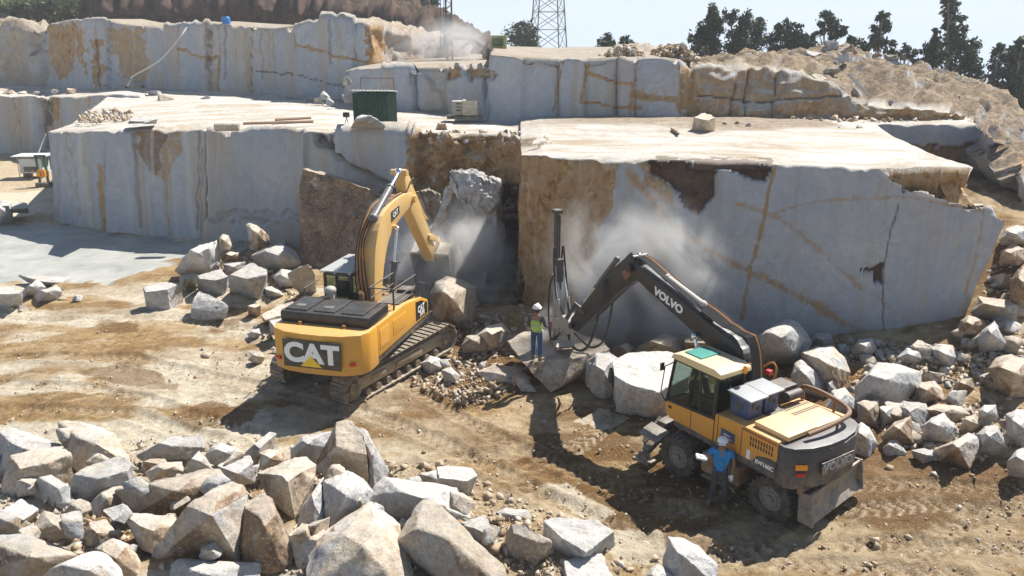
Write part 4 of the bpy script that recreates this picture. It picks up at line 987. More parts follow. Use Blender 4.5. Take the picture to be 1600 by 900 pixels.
def wheeled_excavator():
    root = empty('wheeled_excavator', (5.85, 17.7, 0.0), R(33), 'yellow and dark grey wheeled excavator carrying a rock drill mast on its black boom', 'excavator')
    UR = Euler((0, 0, R(9)))
    def under(o): o.rotation_euler = UR; return o
    k = MB(); k.box((0, 0, .78), (.95, 3.6, .38), bevel=.04); k.tube((0, 0, .9), (0, 0, 1.2), .6, seg=28)
    for y in (-1.28, 1.28): k.tube((-.85, y, .53), (.85, y, .53), .13, seg=16); k.box((0, y, .55), (.5, .35, .38), bevel=.05)
    ch_ = under(k.build('chassis', M_DK, root))
    k = MB(); k.box((-.9, .05, .72), (.6, 1.05, .5), bevel=.05); k.box((-1.12, .05, .40), (.3, .9, .04)); k.box((.9, .05, .72), (.6, 1.05, .5), bevel=.05); under(k.build('tool_box', M_RUST, root))
    for y in (-1.28, 1.28):
        for s in (-1, 1):
            w = wheel(root, UR.to_matrix() @ Vector((s * 1.0, y, .53)), s); w.rotation_euler = (random.random(), 0, R(9))
    # dozer blade behind
    k = MB(); k.prism([(-2.62, .16), (-2.50, .14), (-2.38, .35), (-2.36, .62), (-2.46, .86), (-2.52, .86), (-2.45, .62), (-2.48, .36)], -1.18, 1.18, 'x', bevel=.01)
    for x in (-1.18, 1.18): k.prism([(-2.66, .14), (-2.3, .16), (-2.25, .86), (-2.55, .88)], x - .02, x + .02, 'x')
    for x in (-.35, .35): k.prism([(-1.7, .62), (-1.7, .85), (-2.45, .62), (-2.45, .4)], x - .05, x + .05, 'x', bevel=.01)
    bl = under(k.build('dozer_blade', mat_paint('scraped_steel', (.13, .125, .12), rough=.5, dirt=.7, dirtcol=(.36, .33, .29), dust=.3), root)); bl.location = UR.to_matrix() @ Vector((0, .30, .16))
    for x in (-1.02, 1.02):
        k = MB(); k.box((x, -2.28, .98), (.45, .12, .3), bevel=.02); k.build('blade_bracket', M_RUST, bl)
    # outriggers in front
    for s in (-1, 1):
        k = MB(); k.prism([(s * .35, .95), (s * .35, .68), (s * 1.30, .30), (s * 1.36, .44)], 2.06, 2.26, 'y', bevel=.02); k.tube((s * .5, 2.35, 1.0), (s * 1.15, 2.35, .5), .07, seg=14)
        og = under(k.build('outrigger', M_DK, root))
        k = MB(); k.box((s * 1.36, 2.16, .16), (.34, .52, .06), bevel=.01); k.box((s * 1.36, 2.16, .26), (.12, .3, .18), bevel=.01); k.build('foot_pad', M_DK, og)
    k = MB(); k.box((0, 2.14, .82), (1.5, .3, .42), bevel=.04); k.box((-.62, 2.31, .86), (.42, .02, .16)); k.box((-1.15, 2.05, .90), (.55, .6, .05), rot=(R(8), R(-10), 0), bevel=.01); k.box((1.15, 2.05, .90), (.55, .6, .05), rot=(R(8), R(10), 0), bevel=.01); under(k.build('front_frame', M_DK, root))
    k = MB(); k.box((-1.0, 2.34, .70), (.44, .02, .2)); k.box((-1.0, 2.36, .44), (.34, .02, .12)); under(k.build('marker_plate', M_WHITE, root))
    # upper body
    k = MB(); k.box((0, -.3, 1.27), (2.36, 3.5, .18), bevel=.03); k.build('platform', M_VGREY, root)
    k = MB(); k.prism([(-1.72, 1.36), (.12, 1.36), (.12, 2.08), (-.3, 2.12), (-1.72, 2.14)], -1.22, -.35, 'x', bevel=.05)
    k.prism([(-1.72, 1.36), (1.3, 1.36), (1.3, 1.75), (.6, 2.0), (-1.72, 2.14)], .42, 1.22, 'x', bevel=.05)
    bs = k.build('body_side', M_VYEL, root)
    k = MB(); k.box((0, -.75, 1.72), (.8, 2.0, .76), bevel=.02); k.build('engine_bay', M_DK, root)
    k = MB()
    for j in range(2):
        for i in range(9): k.box((-1.222, -.98 - i * .075 + j * .0, 1.92 - j * .13), (.012, .035, .10), rot=(R(-8), 0, 0))
    k.build('side_vent', M_BLK, bs)
    k = MB(); k.box((-1.225, -1.2, 2.055), (.006, .95, .05)); k.build('decal_strip', M_BROWN, bs)
    k = MB(); k.box((-1.226, -.32, 1.68), (.008, .42, .26)); bd = k.build('decal_plate', M_BLUE, bs)
    k = MB(); k.box((-1.232, -.3, 1.70), (.004, .2, .025)); k.box((-1.232, -.32, 1.62), (.004, .28, .015)); k.build('decal_line', M_WHITE, bd)
    k = MB(); k.box((-1.227, -.95, 1.5), (.008, .1, .22)); k.build('notice', M_WHITE, bs)
    k = MB(); k.box((-1.224, -.72, 1.74), (.008, .012, .68)); k.box((-1.224, .0, 1.74), (.008, .012, .68)); k.build('door_gap', M_BLK, bs)
    k = MB(); k.prism([(-1.72, 1.37), (-1.05, 1.37), (-1.2, 1.58), (-1.5, 1.66), (-1.72, 1.66)], -1.235, -1.218, 'x'); lp = k.build('lower_panel', M_VGREY, bs)
    # hood
    k = MB(); k.box((-.55, -1.35, 2.20), (.98, .95, .12), bevel=.04); k.box((.45, -1.3, 2.17), (.95, 1.0, .10), bevel=.035); 
    hd = k.build('hood', M_TAN, root)
    for yy, dd in ((-1.10, .14), (-.86, .10)):
        k = MB()
        for i in range(10): k.box((-.02 + i * .095, yy, 2.222), (.045, dd, .012))
        k.build('hood_vent', M_DK, hd)
    k = MB(); k.path(smooth_line([(1.15, -.5, 2.1), (1.15, -.5, 2.42), (1.12, -1.2, 2.46), (.95, -1.9, 2.38), (.2, -2.02, 2.32), (-.55, -1.95, 2.24)], 5), .055, seg=12); k.tube((.4, -2.0, 2.0), (.4, -2.0, 2.34), .03); k.tube((1.1, -1.4, 2.1), (1.1, -1.4, 2.42), .03)
    k.build('guard_rail', M_RUST, root)
    # counterweight
    cwp = [(-1.22, -1.7), (-1.24, -1.88), (-1.12, -2.08), (-.75, -2.27), (-.25, -2.36), (.25, -2.36), (.75, -2.27), (1.12, -2.08), (1.24, -1.88), (1.22, -1.7)]
    k = MB(); k.prism(cwp, 1.12, 2.02, 'z', bevel=.07); cw = k.build('counterweight', M_VGREY, root)
    k = MB(); k.prism([(x * .985, y * .99 + .0) for x, y in cwp], 2.0, 2.10, 'z', bevel=.03); k.build('rim_cap', M_VGREY, cw)
    pm = Matrix.Translation((.0, -2.375, 1.58)) @ Euler((R(90), 0, 0)).to_matrix().to_4x4()
    k = MB(); k.prism([(-.52, -.16), (.52, -.16), (.56, .16), (-.56, .16)], -.01, .02, 'z', bevel=.01); pl = k.build('logo_plate', M_VGREY, cw); pl.matrix_local = pm
    text_mesh('lettering', 'VOLVO', .26, mat_flat('logo_grey', (.34, .35, .36), .5), pl, Matrix.Translation((0, 0, .024)), extr=.008, bold=.008, sx=1.15)
    k = MB(); k.box((-.98, -2.185, 1.68), (.26, .03, .13), rot=(0, 0, R(-33)), bevel=.01); k.build('reflector', M_ORANGE, cw)
    k = MB(); k.box((-.98, -2.19, 1.50), (.2, .03, .08), rot=(0, 0, R(-33)), bevel=.01); k.build('tail_light', M_RED, cw)
    text_mesh('lettering', 'EW160C', .135, M_WHITE, lp, Matrix.Translation((-1.242, -1.42, 1.45)) @ Euler((R(90), 0, R(-90))).to_matrix().to_4x4(), extr=.003, bold=.005)
    # cab
    c = empty_part('cab', root)
    x0, x1, y0, y1 = -1.22, -.26, .14, 1.78
    k = MB(); k.prism([(.14, 1.36), (1.6, 1.36), (1.74, 1.5), (1.76, 1.78), (.14, 1.95)], x0, x0 + .06, 'x', bevel=.015); k.prism([(.14, 1.36), (1.6, 1.36), (1.74, 1.5), (1.76, 1.78), (.14, 1.85)], x1 - .06, x1, 'x', bevel=.015)
    k.box(((x0 + x1) / 2, y1 - .06, 1.56), (x1 - x0 - .1, .06, .38), bevel=.01); lo_ = k.build('lower_panel', M_VYEL, c)
    k = MB(); k.box((x0 - .003, .86, 1.62), (.012, .012, .5)); k.box((x0 - .004, 1.58, 1.66), (.014, .1, .07)); k.build('door_gap', M_BLK, lo_)
    k = MB()
    def bar(a, b, w=.07): k.tube(a, b, w * .6, seg=6)
    for x in (x0 + .03, x1 - .03):
        bar((x, .16, 1.9), (x, .14, 2.98)); bar((x, .62, 1.88), (x, .66, 2.98), .06); bar((x, 1.74, 1.78), (x, 1.52, 2.98)); bar((x, .14, 1.92), (x, 1.76, 1.80)); bar((x, .14, 2.96), (x, 1.52, 2.96))
    bar((x0 + .03, .16, 1.95), (x1 - .03, .16, 1.95)); bar((x0 + .03, .15, 2.96), (x1 - .03, .15, 2.96)); bar((x0 + .03, 1.74, 1.8), (x1 - .03, 1.74, 1.8)); bar((x0 + .03, 1.52, 2.96), (x1 - .03, 1.52, 2.96))
    k.box(((x0 + x1) / 2, .9, 1.42), (x1 - x0 - .12, 1.5, .06))
    k.build('frame', M_BLK, c)
    k = MB()
    for x in (x0 + .03, x1 - .03):
        k.prism([(.68, 1.92), (1.7, 1.84), (1.5, 2.93), (.70, 2.93)], x - .005, x + .005, 'x'); k.prism([(.2, 1.96), (.6, 1.94), (.62, 2.93), (.2, 2.93)], x - .005, x + .005, 'x')
    k.box(((x0 + x1) / 2, .15, 2.45), (x1 - x0 - .14, .01, .92)); k.box(((x0 + x1) / 2, 1.63, 2.38), (x1 - x0 - .14, .01, 1.12), rot=(R(11), 0, 0))
    k.build('window', M_GLASS, c)
    k = MB(); k.box((-.74, .62, 1.9), (.5, .5, .14), bevel=.05); k.box((-.74, .38, 2.3), (.46, .13, .72), bevel=.06); k.box((-.74, 1.35, 1.95), (.1, .1, .5)); k.tube((-.74, 1.3, 2.2), (-.74, 1.2, 2.25), .17, seg=18); k.box((-.45, .7, 2.05), (.12, .5, .1), bevel=.03); k.box((-1.03, .7, 2.05), (.12, .5, .1), bevel=.03); k.build('seat', M_DK, c)
    k = MB(); k.prism([(-.02, 2.98), (.0, 3.1), (.2, 3.17), (1.3, 3.17), (1.55, 3.12), (1.64, 2.98)], x0 - .04, x1 + .04, 'x', bevel=.04); rf = k.build('roof', M_ROOF, c)
    k = MB(); k.box(((x0 + x1) / 2, 1.08, 3.185), (.66, .55, .03), bevel=.012); k.build('roof_hatch', M_HATCH, rf)
    k = MB(); k.tube((-.5, -.05, 3.0), (-.5, -.05, 3.1), .05); k.ball((-.5, -.05, 3.13), .06); k.build('beacon', M_ORANGE, rf)
    k = MB(); k.path([(x0 - .02, 1.72, 1.75), (x0 - .14, 1.8, 2.0), (x0 - .14, 1.7, 2.75), (x0 - .02, 1.52, 2.9)], .014); k.box((x0 - .16, 1.78, 2.72), (.12, .04, .2), bevel=.01); k.build('mirror', M_BLK, c); k = MB(); k.path([(x0 - .02, .98, 2.0), (x0 - .06, .98, 2.05), (x0 - .06, 1.0, 2.6)], .012); k.build('grab_handle', M_BLK, c)
    # blue cabinets behind the cab
    for (x, y, w) in ((-.72, -.35, .46), (-.1, -.3, .46)):
        k = MB(); k.box((x, y, 2.38), (w, .55, .5), bevel=.02); bx_ = k.build('machine_cabinet', M_BLUE, root)
        k = MB(); k.box((x, y - .02, 2.66), (w + .14, .72, .04), rot=(R(4), 0, 0), bevel=.01); k.build('lid', M_LID, bx_)
        k = MB(); k.tube((x - .05, y - .30, 2.45), (x - .05, y - .26, 2.45), .07, seg=14); k.build('gauge', M_DK, bx_); k = MB(); k.tube((x + .1, y - .30, 2.36), (x + .1, y - .26, 2.36), .05, seg=14); k.build('gauge', M_DK, bx_); k = MB(); k.tube((x - w / 2 - .02, y, 2.4), (x - w / 2, y, 2.4), .1, seg=16); k.build('gauge', M_DK, bx_)
    k = MB(); k.box((.75, -.1, 2.25), (.7, .5, .4), bevel=.03); k.tube((.5, -.5, 2.3), (1.0, -.5, 2.3), .12); k.tube((.3, .15, 2.1), (.3, .15, 2.6), .05); k.build('valve_block', M_DK, root)
    hose(root, [(.9, .3, 2.1), (.95, .2, 2.7), (.85, .5, 2.85), (.6, .75, 2.5)], .03, M_HOSEO); hose(root, [(.3, -.2, 2.3), (.2, .1, 2.75), (.0, .3, 3.0), (-.02, .7, 2.6)], .025, M_HOSEO)
    k = MB(); k.box((.55, .1, 2.72), (.14, .14, .12), bevel=.02); k.build('beacon', M_RED, root)
    # boom
    bx = .08
    cl = [(.35, 1.75), (.42, 2.5), (.62, 3.2), (1.05, 3.68), (1.7, 3.86), (3.0, 4.22), (4.55, 4.62)]
    ws = [.17, .22, .25, .27, .27, .24, .18]
    cl2 = smooth_line(cl, 4); w2 = list(np.interp(np.linspace(0, 6, len(cl2)), range(7), ws))
    k = MB(); k.prism(offset_profile(cl2, w2), bx - .19, bx + .19, 'x', bevel=.02); k.tube((bx - .3, 4.55, 4.62), (bx + .3, 4.55, 4.62), .12, seg=16); k.tube((bx - .3, .35, 1.75), (bx + .3, .35, 1.75), .13)
    k.box((bx, 1.75, 4.25), (.2, .35, .22), rot=(R(15), 0, 0), bevel=.02)
    M_VB = mat_paint('black_boom', (.018, .019, .021), rough=.35, dirt=.3, dirtcol=(.09, .08, .07), dust=.14)
    bo = k.build('boom', M_VB, root)
    text_mesh('lettering', 'VOLVO', .30, M_WHITE, bo, Matrix.Translation((bx - .196, 3.0, 4.20)) @ Euler((R(90), 0, R(-90))).to_matrix().to_4x4() @ Euler((0, 0, R(-15))).to_matrix().to_4x4(), extr=.004, bold=.014, sx=1.12)
    k = MB(); k.prism([(4.20, 4.62), (4.35, 4.98), (4.62, 5.02), (4.9, 4.72), (5.3, 4.35), (7.25, 2.12), (7.3, 1.92), (7.12, 1.74), (6.9, 1.78), (4.9, 3.85), (4.35, 4.3)], bx - .15, bx + .15, 'x', bevel=.02)
    k.tube((bx - .25, 4.42, 4.92), (bx + .25, 4.42, 4.92), .09); k.tube((bx - .26, 7.14, 1.9), (bx + .26, 7.14, 1.9), .09)
    st = k.build('stick', M_VB, root)
    k = MB(); k.box((bx - .155, 4.75, 4.35), (.012, .3, .25), rot=(R(-45), 0, 0)); k.build('worn_patch', M_RUST, st)
    cylinder_part(root, 'stick_cylinder', (bx, 1.95, 4.42), (bx, 4.42, 4.95), .095, .55, M_PALE)
    cylinder_part(root, 'tool_cylinder', (bx, 5.35, 4.55), (bx, 6.95, 2.55), .075, .55, M_CYL)
    for x in (bx - .28, bx + .28): cylinder_part(root, 'boom_cylinder', (x, .95, 1.5), (x, 1.9, 3.65), .09, .55)
    for j in range(7):
        x = bx - .17 + j * .055
        hose(root, [(x, .0, 1.9), (x - .02, .02, 2.8), (x - .02, .22, 3.55), (x, .8, 4.08), (x, 1.5, 4.26 + .02 * j), (x, 2.6, 4.56), (x + .02, 3.9, 4.92), (x, 4.3, 4.98)], .026, M_HOSE if j not in (5,) else M_HOSEO)
    hose(root, [(bx - .2, 5.6, 3.9), (bx - .3, 5.6, 3.2), (bx - .32, 6.0, 1.9), (bx - .3, 6.5, 1.35), (bx - .2, 7.2, 1.3), (bx, 7.5, 1.75)], .04)
    hose(root, [(bx + .2, 5.7, 3.8), (bx + .28, 5.8, 3.0), (bx + .3, 6.1, 1.8), (bx + .28, 6.7, 1.25), (bx + .2, 7.3, 1.4), (bx, 7.6, 1.8)], .035)
    k = MB()
    for s in (-.17, .17): k.prism([(6.55, 2.55), (6.72, 2.66), (7.05, 2.72), (7.08, 2.55), (6.7, 2.4)], bx + s - .02, bx + s + .02, 'x'); k.prism([(6.95, 2.65), (7.1, 2.62), (7.5, 2.1), (7.4, 1.98)], bx + s - .02, bx + s + .02, 'x')
    k.build('linkage', M_DK, root)
    for ch in list(root.children):
        if ch.name.split('.')[0] in ('boom', 'stick', 'hose', 'stick_cylinder', 'tool_cylinder', 'boom_cylinder', 'linkage'):
            for q in [ch] + list(ch.children):
                if q.name.startswith('lettering'):
                    q.location.z -= .33; continue
                for v in q.data.vertices: v.co.z -= float(np.interp(v.co.y, [.3, .6, 1.05, 1.7, 3.0, 4.5, 5.3, 7.1], [0, .28, .45, .42, .33, .2, .12, 0]))
    # drill attachment
    d = empty_part('drill_attachment', root)
    k = MB(); k.box((bx, 7.45, 1.85), (.5, .5, .42), rot=(R(20), 0, 0), bevel=.04); k.tube((bx, 7.5, 1.8), (bx, 8.05, 1.75), .16, seg=18); k.tube((bx - .22, 7.95, 1.75), (bx + .22, 7.95, 1.75), .2, seg=20); k.box((bx, 8.1, 1.75), (.42, .12, .9), bevel=.03); k.build('swivel_head', M_PALE, d)
    k = MB(); k.box((bx, 8.3, 3.05), (.10, .13, 4.5), bevel=.015); k.box((bx - .075, 8.22, 3.05), (.03, .05, 4.3)); k.box((bx + .075, 8.22, 3.05), (.03, .05, 4.3)); k.box((bx, 8.27, 5.32), (.24, .3, .12), bevel=.02); k.box((bx - .0, 8.2, 5.36), (.3, .1, .05), rot=(0, 0, R(30)))
    ms = k.build('mast', M_DK, d)
    k = MB(); k.tube((bx, 8.12, .75), (bx, 8.12, 3.6), .03, seg=10); k.build('drill_steel', M_PALE, ms)
    k = MB(); k.box((bx, 8.14, 3.45), (.22, .26, .75), bevel=.03); k.tube((bx, 8.08, 3.1), (bx, 8.08, 2.8), .07); k.build('rock_drill', M_DK, ms)
    k = MB(); k.box((bx, 8.2, .92), (.3, .26, .14), bevel=.02); k.tube((bx, 8.12, .6), (bx, 8.12, .95), .07, .1); k.build('drill_guide', M_RUST, ms)
    k = MB(); k.prism([(8.1, 3.6), (8.22, 3.6), (8.22, 1.3), (7.85, 1.3)], bx - .16, bx + .16, 'x', bevel=.02); k.build('slide_frame', M_PALE, d)
    cylinder_part(d, 'tilt_cylinder', (bx - .2, 7.65, 1.6), (bx - .2, 8.12, 3.35), .055, .55, M_PALE); cylinder_part(d, 'tilt_cylinder', (bx + .2, 7.65, 1.6), (bx + .2, 8.12, 3.35), .055, .55, M_PALE)
    for s in (-1, 1):
        hose(d, [(bx + s * .1, 7.7, 2.1), (bx + s * .22, 7.95, 2.7), (bx + s * .22, 8.1, 3.6), (bx + s * .17, 8.15, 4.2), (bx + s * .10, 8.12, 3.9), (bx + s * .05, 8.05, 3.6)], .03)
        hose(d, [(bx + s * .1, 7.6, 1.7), (bx + s * .3, 8.0, 1.2), (bx + s * .24, 8.3, 1.6), (bx + s * .2, 8.35, 2.8), (bx + s * .1, 8.25, 3.3)], .028)
    k = MB(); k.box((bx - .2, 8.25, 1.35), (.05, .05, .7)); k.build('hand_lever', M_RED, d)
    return root
wheeled_excavator()
# ------------------------------------------------------------------ stones
def roughen(bm, edge, amp, seed, bev):
    tone = bm.faces.layers.float.get('tone')
    if bev > 0:
        bmesh.ops.bevel(bm, geom=bm.edges[:], offset=bev, segments=1, affect='EDGES', profile=0.5)
    bmesh.ops.triangulate(bm, faces=bm.faces[:])
    for _ in range(5):
        es = [e for e in bm.edges if e.calc_length() > edge]
        if not es or len(bm.verts) > 4200: break
        bmesh.ops.subdivide_edges(bm, edges=es, cuts=1, use_grid_fill=False)
        bmesh.ops.triangulate(bm, faces=[f for f in bm.faces if len(f.verts) > 3])
    bm.normal_update()
    V = np.array([v.co[:] for v in bm.verts]); N = np.array([v.normal[:] for v in bm.verts])
    sz = max(V.max(0) - V.min(0)) + 1e-6
    off = np.array([seed * 3.7, seed * 1.3, seed * 2.1]); amp *= 1.4
    q = V + off
    d = fbm(q, 2.2 / sz, 4, seed) * amp + fbm(q, 9.0 / sz, 3, seed + 5) * amp * .45
    st = np.round(fbm(q, 1.6 / sz, 2, seed + 9) * 5) / 5 * amp * 1.1
    d = d - np.abs(fbm(q, 3.0 / sz, 4, seed + 21, .6)) * amp * 1.3
    V2 = V + N * (d + st)[:, None]
    for v, c in zip(bm.verts, V2): v.co = c
def hull_rock(pts, seed, name, edge=None, amp=None, tones=(0.2, 0.8), bev=None):
    """solid convex stone with broken, uneven faces; each face fresh grey or weathered"""
    rnd = random.Random(seed)
    P = [Vector(p) for p in pts]
    lo = Vector([min(p[i] for p in P) for i in range(3)]); hi = Vector([max(p[i] for p in P) for i in range(3)])
    sz = (hi - lo).length / 1.7
    c = Vector(((lo.x + hi.x) / 2, (lo.y + hi.y) / 2, lo.z))
    bm = bmesh.new(); lay = bm.faces.layers.float.new('tone')
    for p in P: bm.verts.new(p - c)
    bmesh.ops.remove_doubles(bm, verts=bm.verts[:], dist=sz * 0.01)
    r = bmesh.ops.convex_hull(bm, input=bm.verts[:])
    junk = [g for g in r['geom_interior'] + r['geom_unused'] if isinstance(g, bmesh.types.BMVert)]
    if junk: bmesh.ops.delete(bm, geom=list(set(junk)), context='VERTS')
    bmesh.ops.dissolve_limit(bm, angle_limit=R(14), verts=bm.verts[:], edges=bm.edges[:])
    for f in bm.faces: f[lay] = rnd.uniform(*tones) if rnd.random() < .75 else rnd.choice((tones[0], tones[1]))
    roughen(bm, edge or max(.045, sz * .055), (amp if amp is not None else 0.021 * sz), seed, bev if bev is not None else sz * 0.011)
    bmesh.ops.recalc_face_normals(bm, faces=bm.faces[:])
    me = bpy.data.meshes.new(name); bm.to_mesh(me); bm.free()
    set_sharp(me, 38)
    return me, c
TON = {'g': (0.0, 0.18), 'w': (0.05, 0.3), 't': (0.35, 0.65), 'b': (0.6, 0.95), 'm': (0.0, 0.8), 'n': (0.25, 0.85), 'r': (0.9, 1.4)}
_seed = [100]
STONES = []
GROW = [1.09]
def _place(pts, name, ton, label, cat, group=None, **kw):
    c_ = sum((Vector(q_) for q_ in pts), Vector()) / len(pts); pts = [c_ + (Vector(q_) - c_) * GROW[0] for q_ in pts]
    _seed[0] += 1
    me, c = hull_rock(pts, _seed[0], name, tones=TON[ton], **kw)
    o = link(name, me, M_ROCK); o.location = c
    tag(o, label, cat, group, 'thing'); STONES.append(o); return o
def slabrock(top, bot, zt, zb, ton, label, name='stone_block', cat='stone block', shrink=0.97, **kw):
    """top face outline and the lower visible corners, both from the photograph's view of the stone"""
    T = [at_z(p[0], p[1], p[2] if len(p) > 2 else zt) for p in top]; Bm = [at_z(p[0], p[1], zb) for p in bot]
    c = sum((Vector(t) for t in T), Vector()) / len(T)
    pts = T + Bm + [Vector((c.x + (t.x - c.x) * shrink, c.y + (t.y - c.y) * shrink, zb)) for t in T if not bot or t.y > min(b.y for b in Bm) + .1]
    return _place(pts, name, ton, label, cat, **kw)
def boulder(out, zb, h, ton, label, name='boulder', cat='boulder', top=0.8, crest=1.0, **kw):
    ys = [p[1] for p in out]; y0, y1 = min(ys), max(ys); xs = [p[0] for p in out]; cx = sum(xs) / len(xs)
    rnd = random.Random(len(STONES) * 7 + 3)
    P = []
    for x, y in out:
        f = (y1 - y) / (y1 - y0 + 1e-6); P.append(at_z(x, y, zb + h * (0.08 + (top - .08) * f)))
    c = sum((Vector(t) for t in P), Vector()) / len(P)
    inner = []
    for dx, dy in ((-.18, .30), (.12, .26), (0, .42)):
        inner.append(at_z(cx + (max(xs) - min(xs)) * (dx + rnd.uniform(-.06, .06)), y0 + (y1 - y0) * dy, zb + h * crest))
    low = [Vector((c.x + (p.x - c.x) * .72, c.y + (p.y - c.y) * .72, zb)) for p in P]
    return _place(P + inner + low, name, ton, label, cat, **kw)

# --- near pile, from the picture's lower edge upwards
boulder([(0, 676), (18, 671), (92, 695), (86, 715), (40, 735), (0, 745)], .1, .9, 'g', 'rough blue-grey boulder in the corner of the near pile, behind a tan slab')
slabrock([(19, 713), (58, 704), (97, 697), (108, 712), (72, 726), (34, 733)], [(0, 783), (20, 790), (62, 764), (108, 738)], 1.15, .3, 't', 'chunky tan block with flat sunlit top against the blue-grey boulder')
boulder([(95, 662), (112, 661), (177, 679), (199, 701), (216, 732), (199, 738), (160, 742), (128, 738), (106, 722), (112, 705), (98, 690)], .2, .75, 't', 'broad smooth cream slab leaning at the back edge of the near pile', name='stone_slab', cat='stone slab')
slabrock([(118, 742), (137, 730), (187, 713), (202, 726), (197, 737), (155, 749)], [(108, 790), (131, 792), (160, 772), (192, 754)], 1.1, .35, 'g', 'grey wedge block with white top in front of the broad cream slab')
slabrock([(62, 748), (81, 744), (106, 757), (90, 765)], [(40, 780), (78, 801), (108, 812), (118, 792)], 1.0, .35, 'g', 'smooth blue-grey block with three clean faces, in shade left of the white-topped wedge')
slabrock([(3, 800), (34, 780), (57, 797), (36, 813)], [(0, 826), (40, 832), (58, 812)], .95, .3, 'w', 'small flat-topped pale block below the tan block')
boulder([(-20, 800), (0, 797), (36, 812), (64, 830), (58, 842), (0, 840), (-20, 838)], .5, .5, 'n', 'long thin pale slab with a dark underside at the picture edge', name='stone_slab', cat='stone slab')
boulder([(-30, 842), (0, 838), (44, 836), (90, 852), (118, 869), (100, 890), (68, 905), (20, 920), (-30, 900)], .45, .8, 't', 'very large smooth greenish-cream boulder filling the lower corner')
boulder([(60, 905), (100, 882), (143, 863), (160, 868), (180, 884), (200, 925), (120, 935), (70, 930)], .55, .85, 'w', 'bright white boulder cut by the lower edge beside the greenish-cream one')
boulder([(150, 858), (162, 847), (176, 843), (199, 853), (214, 872), (223, 905), (180, 915), (155, 888)], .4, .75, 't', 'rounded buff boulder between the bright white boulder and the tan wedge')
boulder([(193, 803), (230, 806), (268, 806), (281, 819), (262, 846), (240, 867), (222, 858), (206, 835)], .7, .55, 't', 'smooth tan wedge with a rounded nose, in front of the long brown slab')
boulder([(187, 768), (225, 758), (264, 751), (311, 738), (339, 736), (357, 754), (330, 785), (290, 814), (250, 812), (218, 803), (205, 785)], .5, .85, 'b', 'long brown slab with a scarred front face across the near pile', name='stone_slab', cat='stone slab')
boulder([(323, 781), (340, 765), (361, 757), (380, 764), (384, 778), (380, 830), (373, 878), (342, 878), (290, 876), (245, 876), (240, 862), (270, 830), (305, 802)], .5, 1.35, 'n', 'tall leaning boulder banded grey and orange-tan, largest of its row')
boulder([(218, 712), (240, 696), (267, 682), (317, 682), (320, 700), (300, 716), (260, 719), (225, 719)], .15, .55, 'w', 'low white and grey boulder at the back of the pile with a dark edge')
boulder([(322, 712), (330, 700), (346, 693), (374, 703), (372, 716), (352, 726), (330, 724)], .2, .5, 'w', 'small whitish stone behind the long brown slab')
boulder([(286, 736), (298, 720), (311, 706), (322, 718), (334, 736), (312, 744)], .3, .6, 'w', 'small white pyramid-shaped stone in the near pile')
slabrock([(340, 728), (362, 716), (389, 712), (394, 724), (372, 740)], [(352, 756), (372, 760), (396, 742)], .8, .3, 'g', 'small grey block with light top wedged behind the banded boulder')
slabrock([(224, 721), (238, 716), (258, 718), (262, 728)], [(224, 744), (262, 744)], .65, .2, 'b', 'small pinkish-tan stone behind the white pyramid-shaped one')
boulder([(228, 738), (250, 724), (283, 722), (288, 738), (270, 750), (236, 752)], .3, .45, 't', 'flat crumbly buff stone between the wedge block and the long brown slab')
boulder([(270, 884), (282, 874), (342, 877), (400, 882), (402, 925), (330, 935), (268, 925)], .4, .6, 'g', 'grey slab lying under the banded boulder at the lower edge')
boulder([(380, 794), (396, 782), (411, 775), (426, 783), (440, 812), (453, 844), (456, 868), (440, 886), (420, 893), (392, 888), (378, 850)], .5, 1.1, 'b', 'upright brown boulder with a pale sunlit edge beside the banded one')
boulder([(404, 740), (420, 732), (442, 726), (460, 717), (478, 716), (493, 728), (490, 750), (480, 772), (460, 807), (440, 796), (418, 772)], .55, .95, 't', 'rounded tan boulder with a chipped face and dark lower cleft')
boulder([(455, 703), (473, 682), (490, 677), (516, 676), (514, 700), (498, 722), (470, 720), (456, 717)], .3, .8, 'g', 'speckled grey boulder half hidden behind the brown and white cube')
slabrock([(526, 664, 1.75), (540, 660, 1.75), (549, 662, 1.75), (567, 682, 1.7), (571, 711, 1.5), (546, 709, 1.5), (525, 698, 1.6)], [(494, 729), (510, 746), (573, 758), (572, 730)], 1.6, .45, 'n', 'big cube-like boulder with white top and rust-brown face crowning the pile', name='boulder', cat='boulder')
boulder([(557, 674), (566, 671), (575, 677), (580, 705), (607, 735), (600, 755), (585, 769), (570, 757), (562, 715)], .25, .95, 'w', 'tall white fragment standing behind the rust-brown faced cube')
boulder([(503, 769), (506, 753), (524, 744), (542, 740), (567, 751), (580, 769), (572, 790), (557, 808), (535, 820), (517, 825), (506, 800)], .6, .8, 'g', 'dark grey rough boulder with a beige top in the middle of the pile')
boulder([(465, 818), (470, 798), (490, 766), (505, 748), (512, 780), (512, 825), (490, 835)], .45, .7, 'g', 'blue-grey shaded slab standing in the gap behind the dark rough boulder', name='stone_slab', cat='stone slab')
boulder([(585, 776), (592, 760), (604, 748), (647, 752), (680, 756), (711, 762), (722, 785), (734, 810), (718, 820), (680, 822), (638, 820), (600, 807)], .3, .85, 'g', 'long dark grey slab with coarse rough face along the back of the pile', name='stone_slab', cat='stone slab')
boulder([(560, 808), (578, 786), (592, 796), (597, 808), (625, 820), (631, 833), (612, 858), (628, 880), (645, 905), (640, 935), (560, 945), (478, 935), (480, 890), (486, 862), (504, 836), (530, 822)], .45, 1.0, 't', 'huge smooth cream boulder in the centre of the lower edge', top=.7)
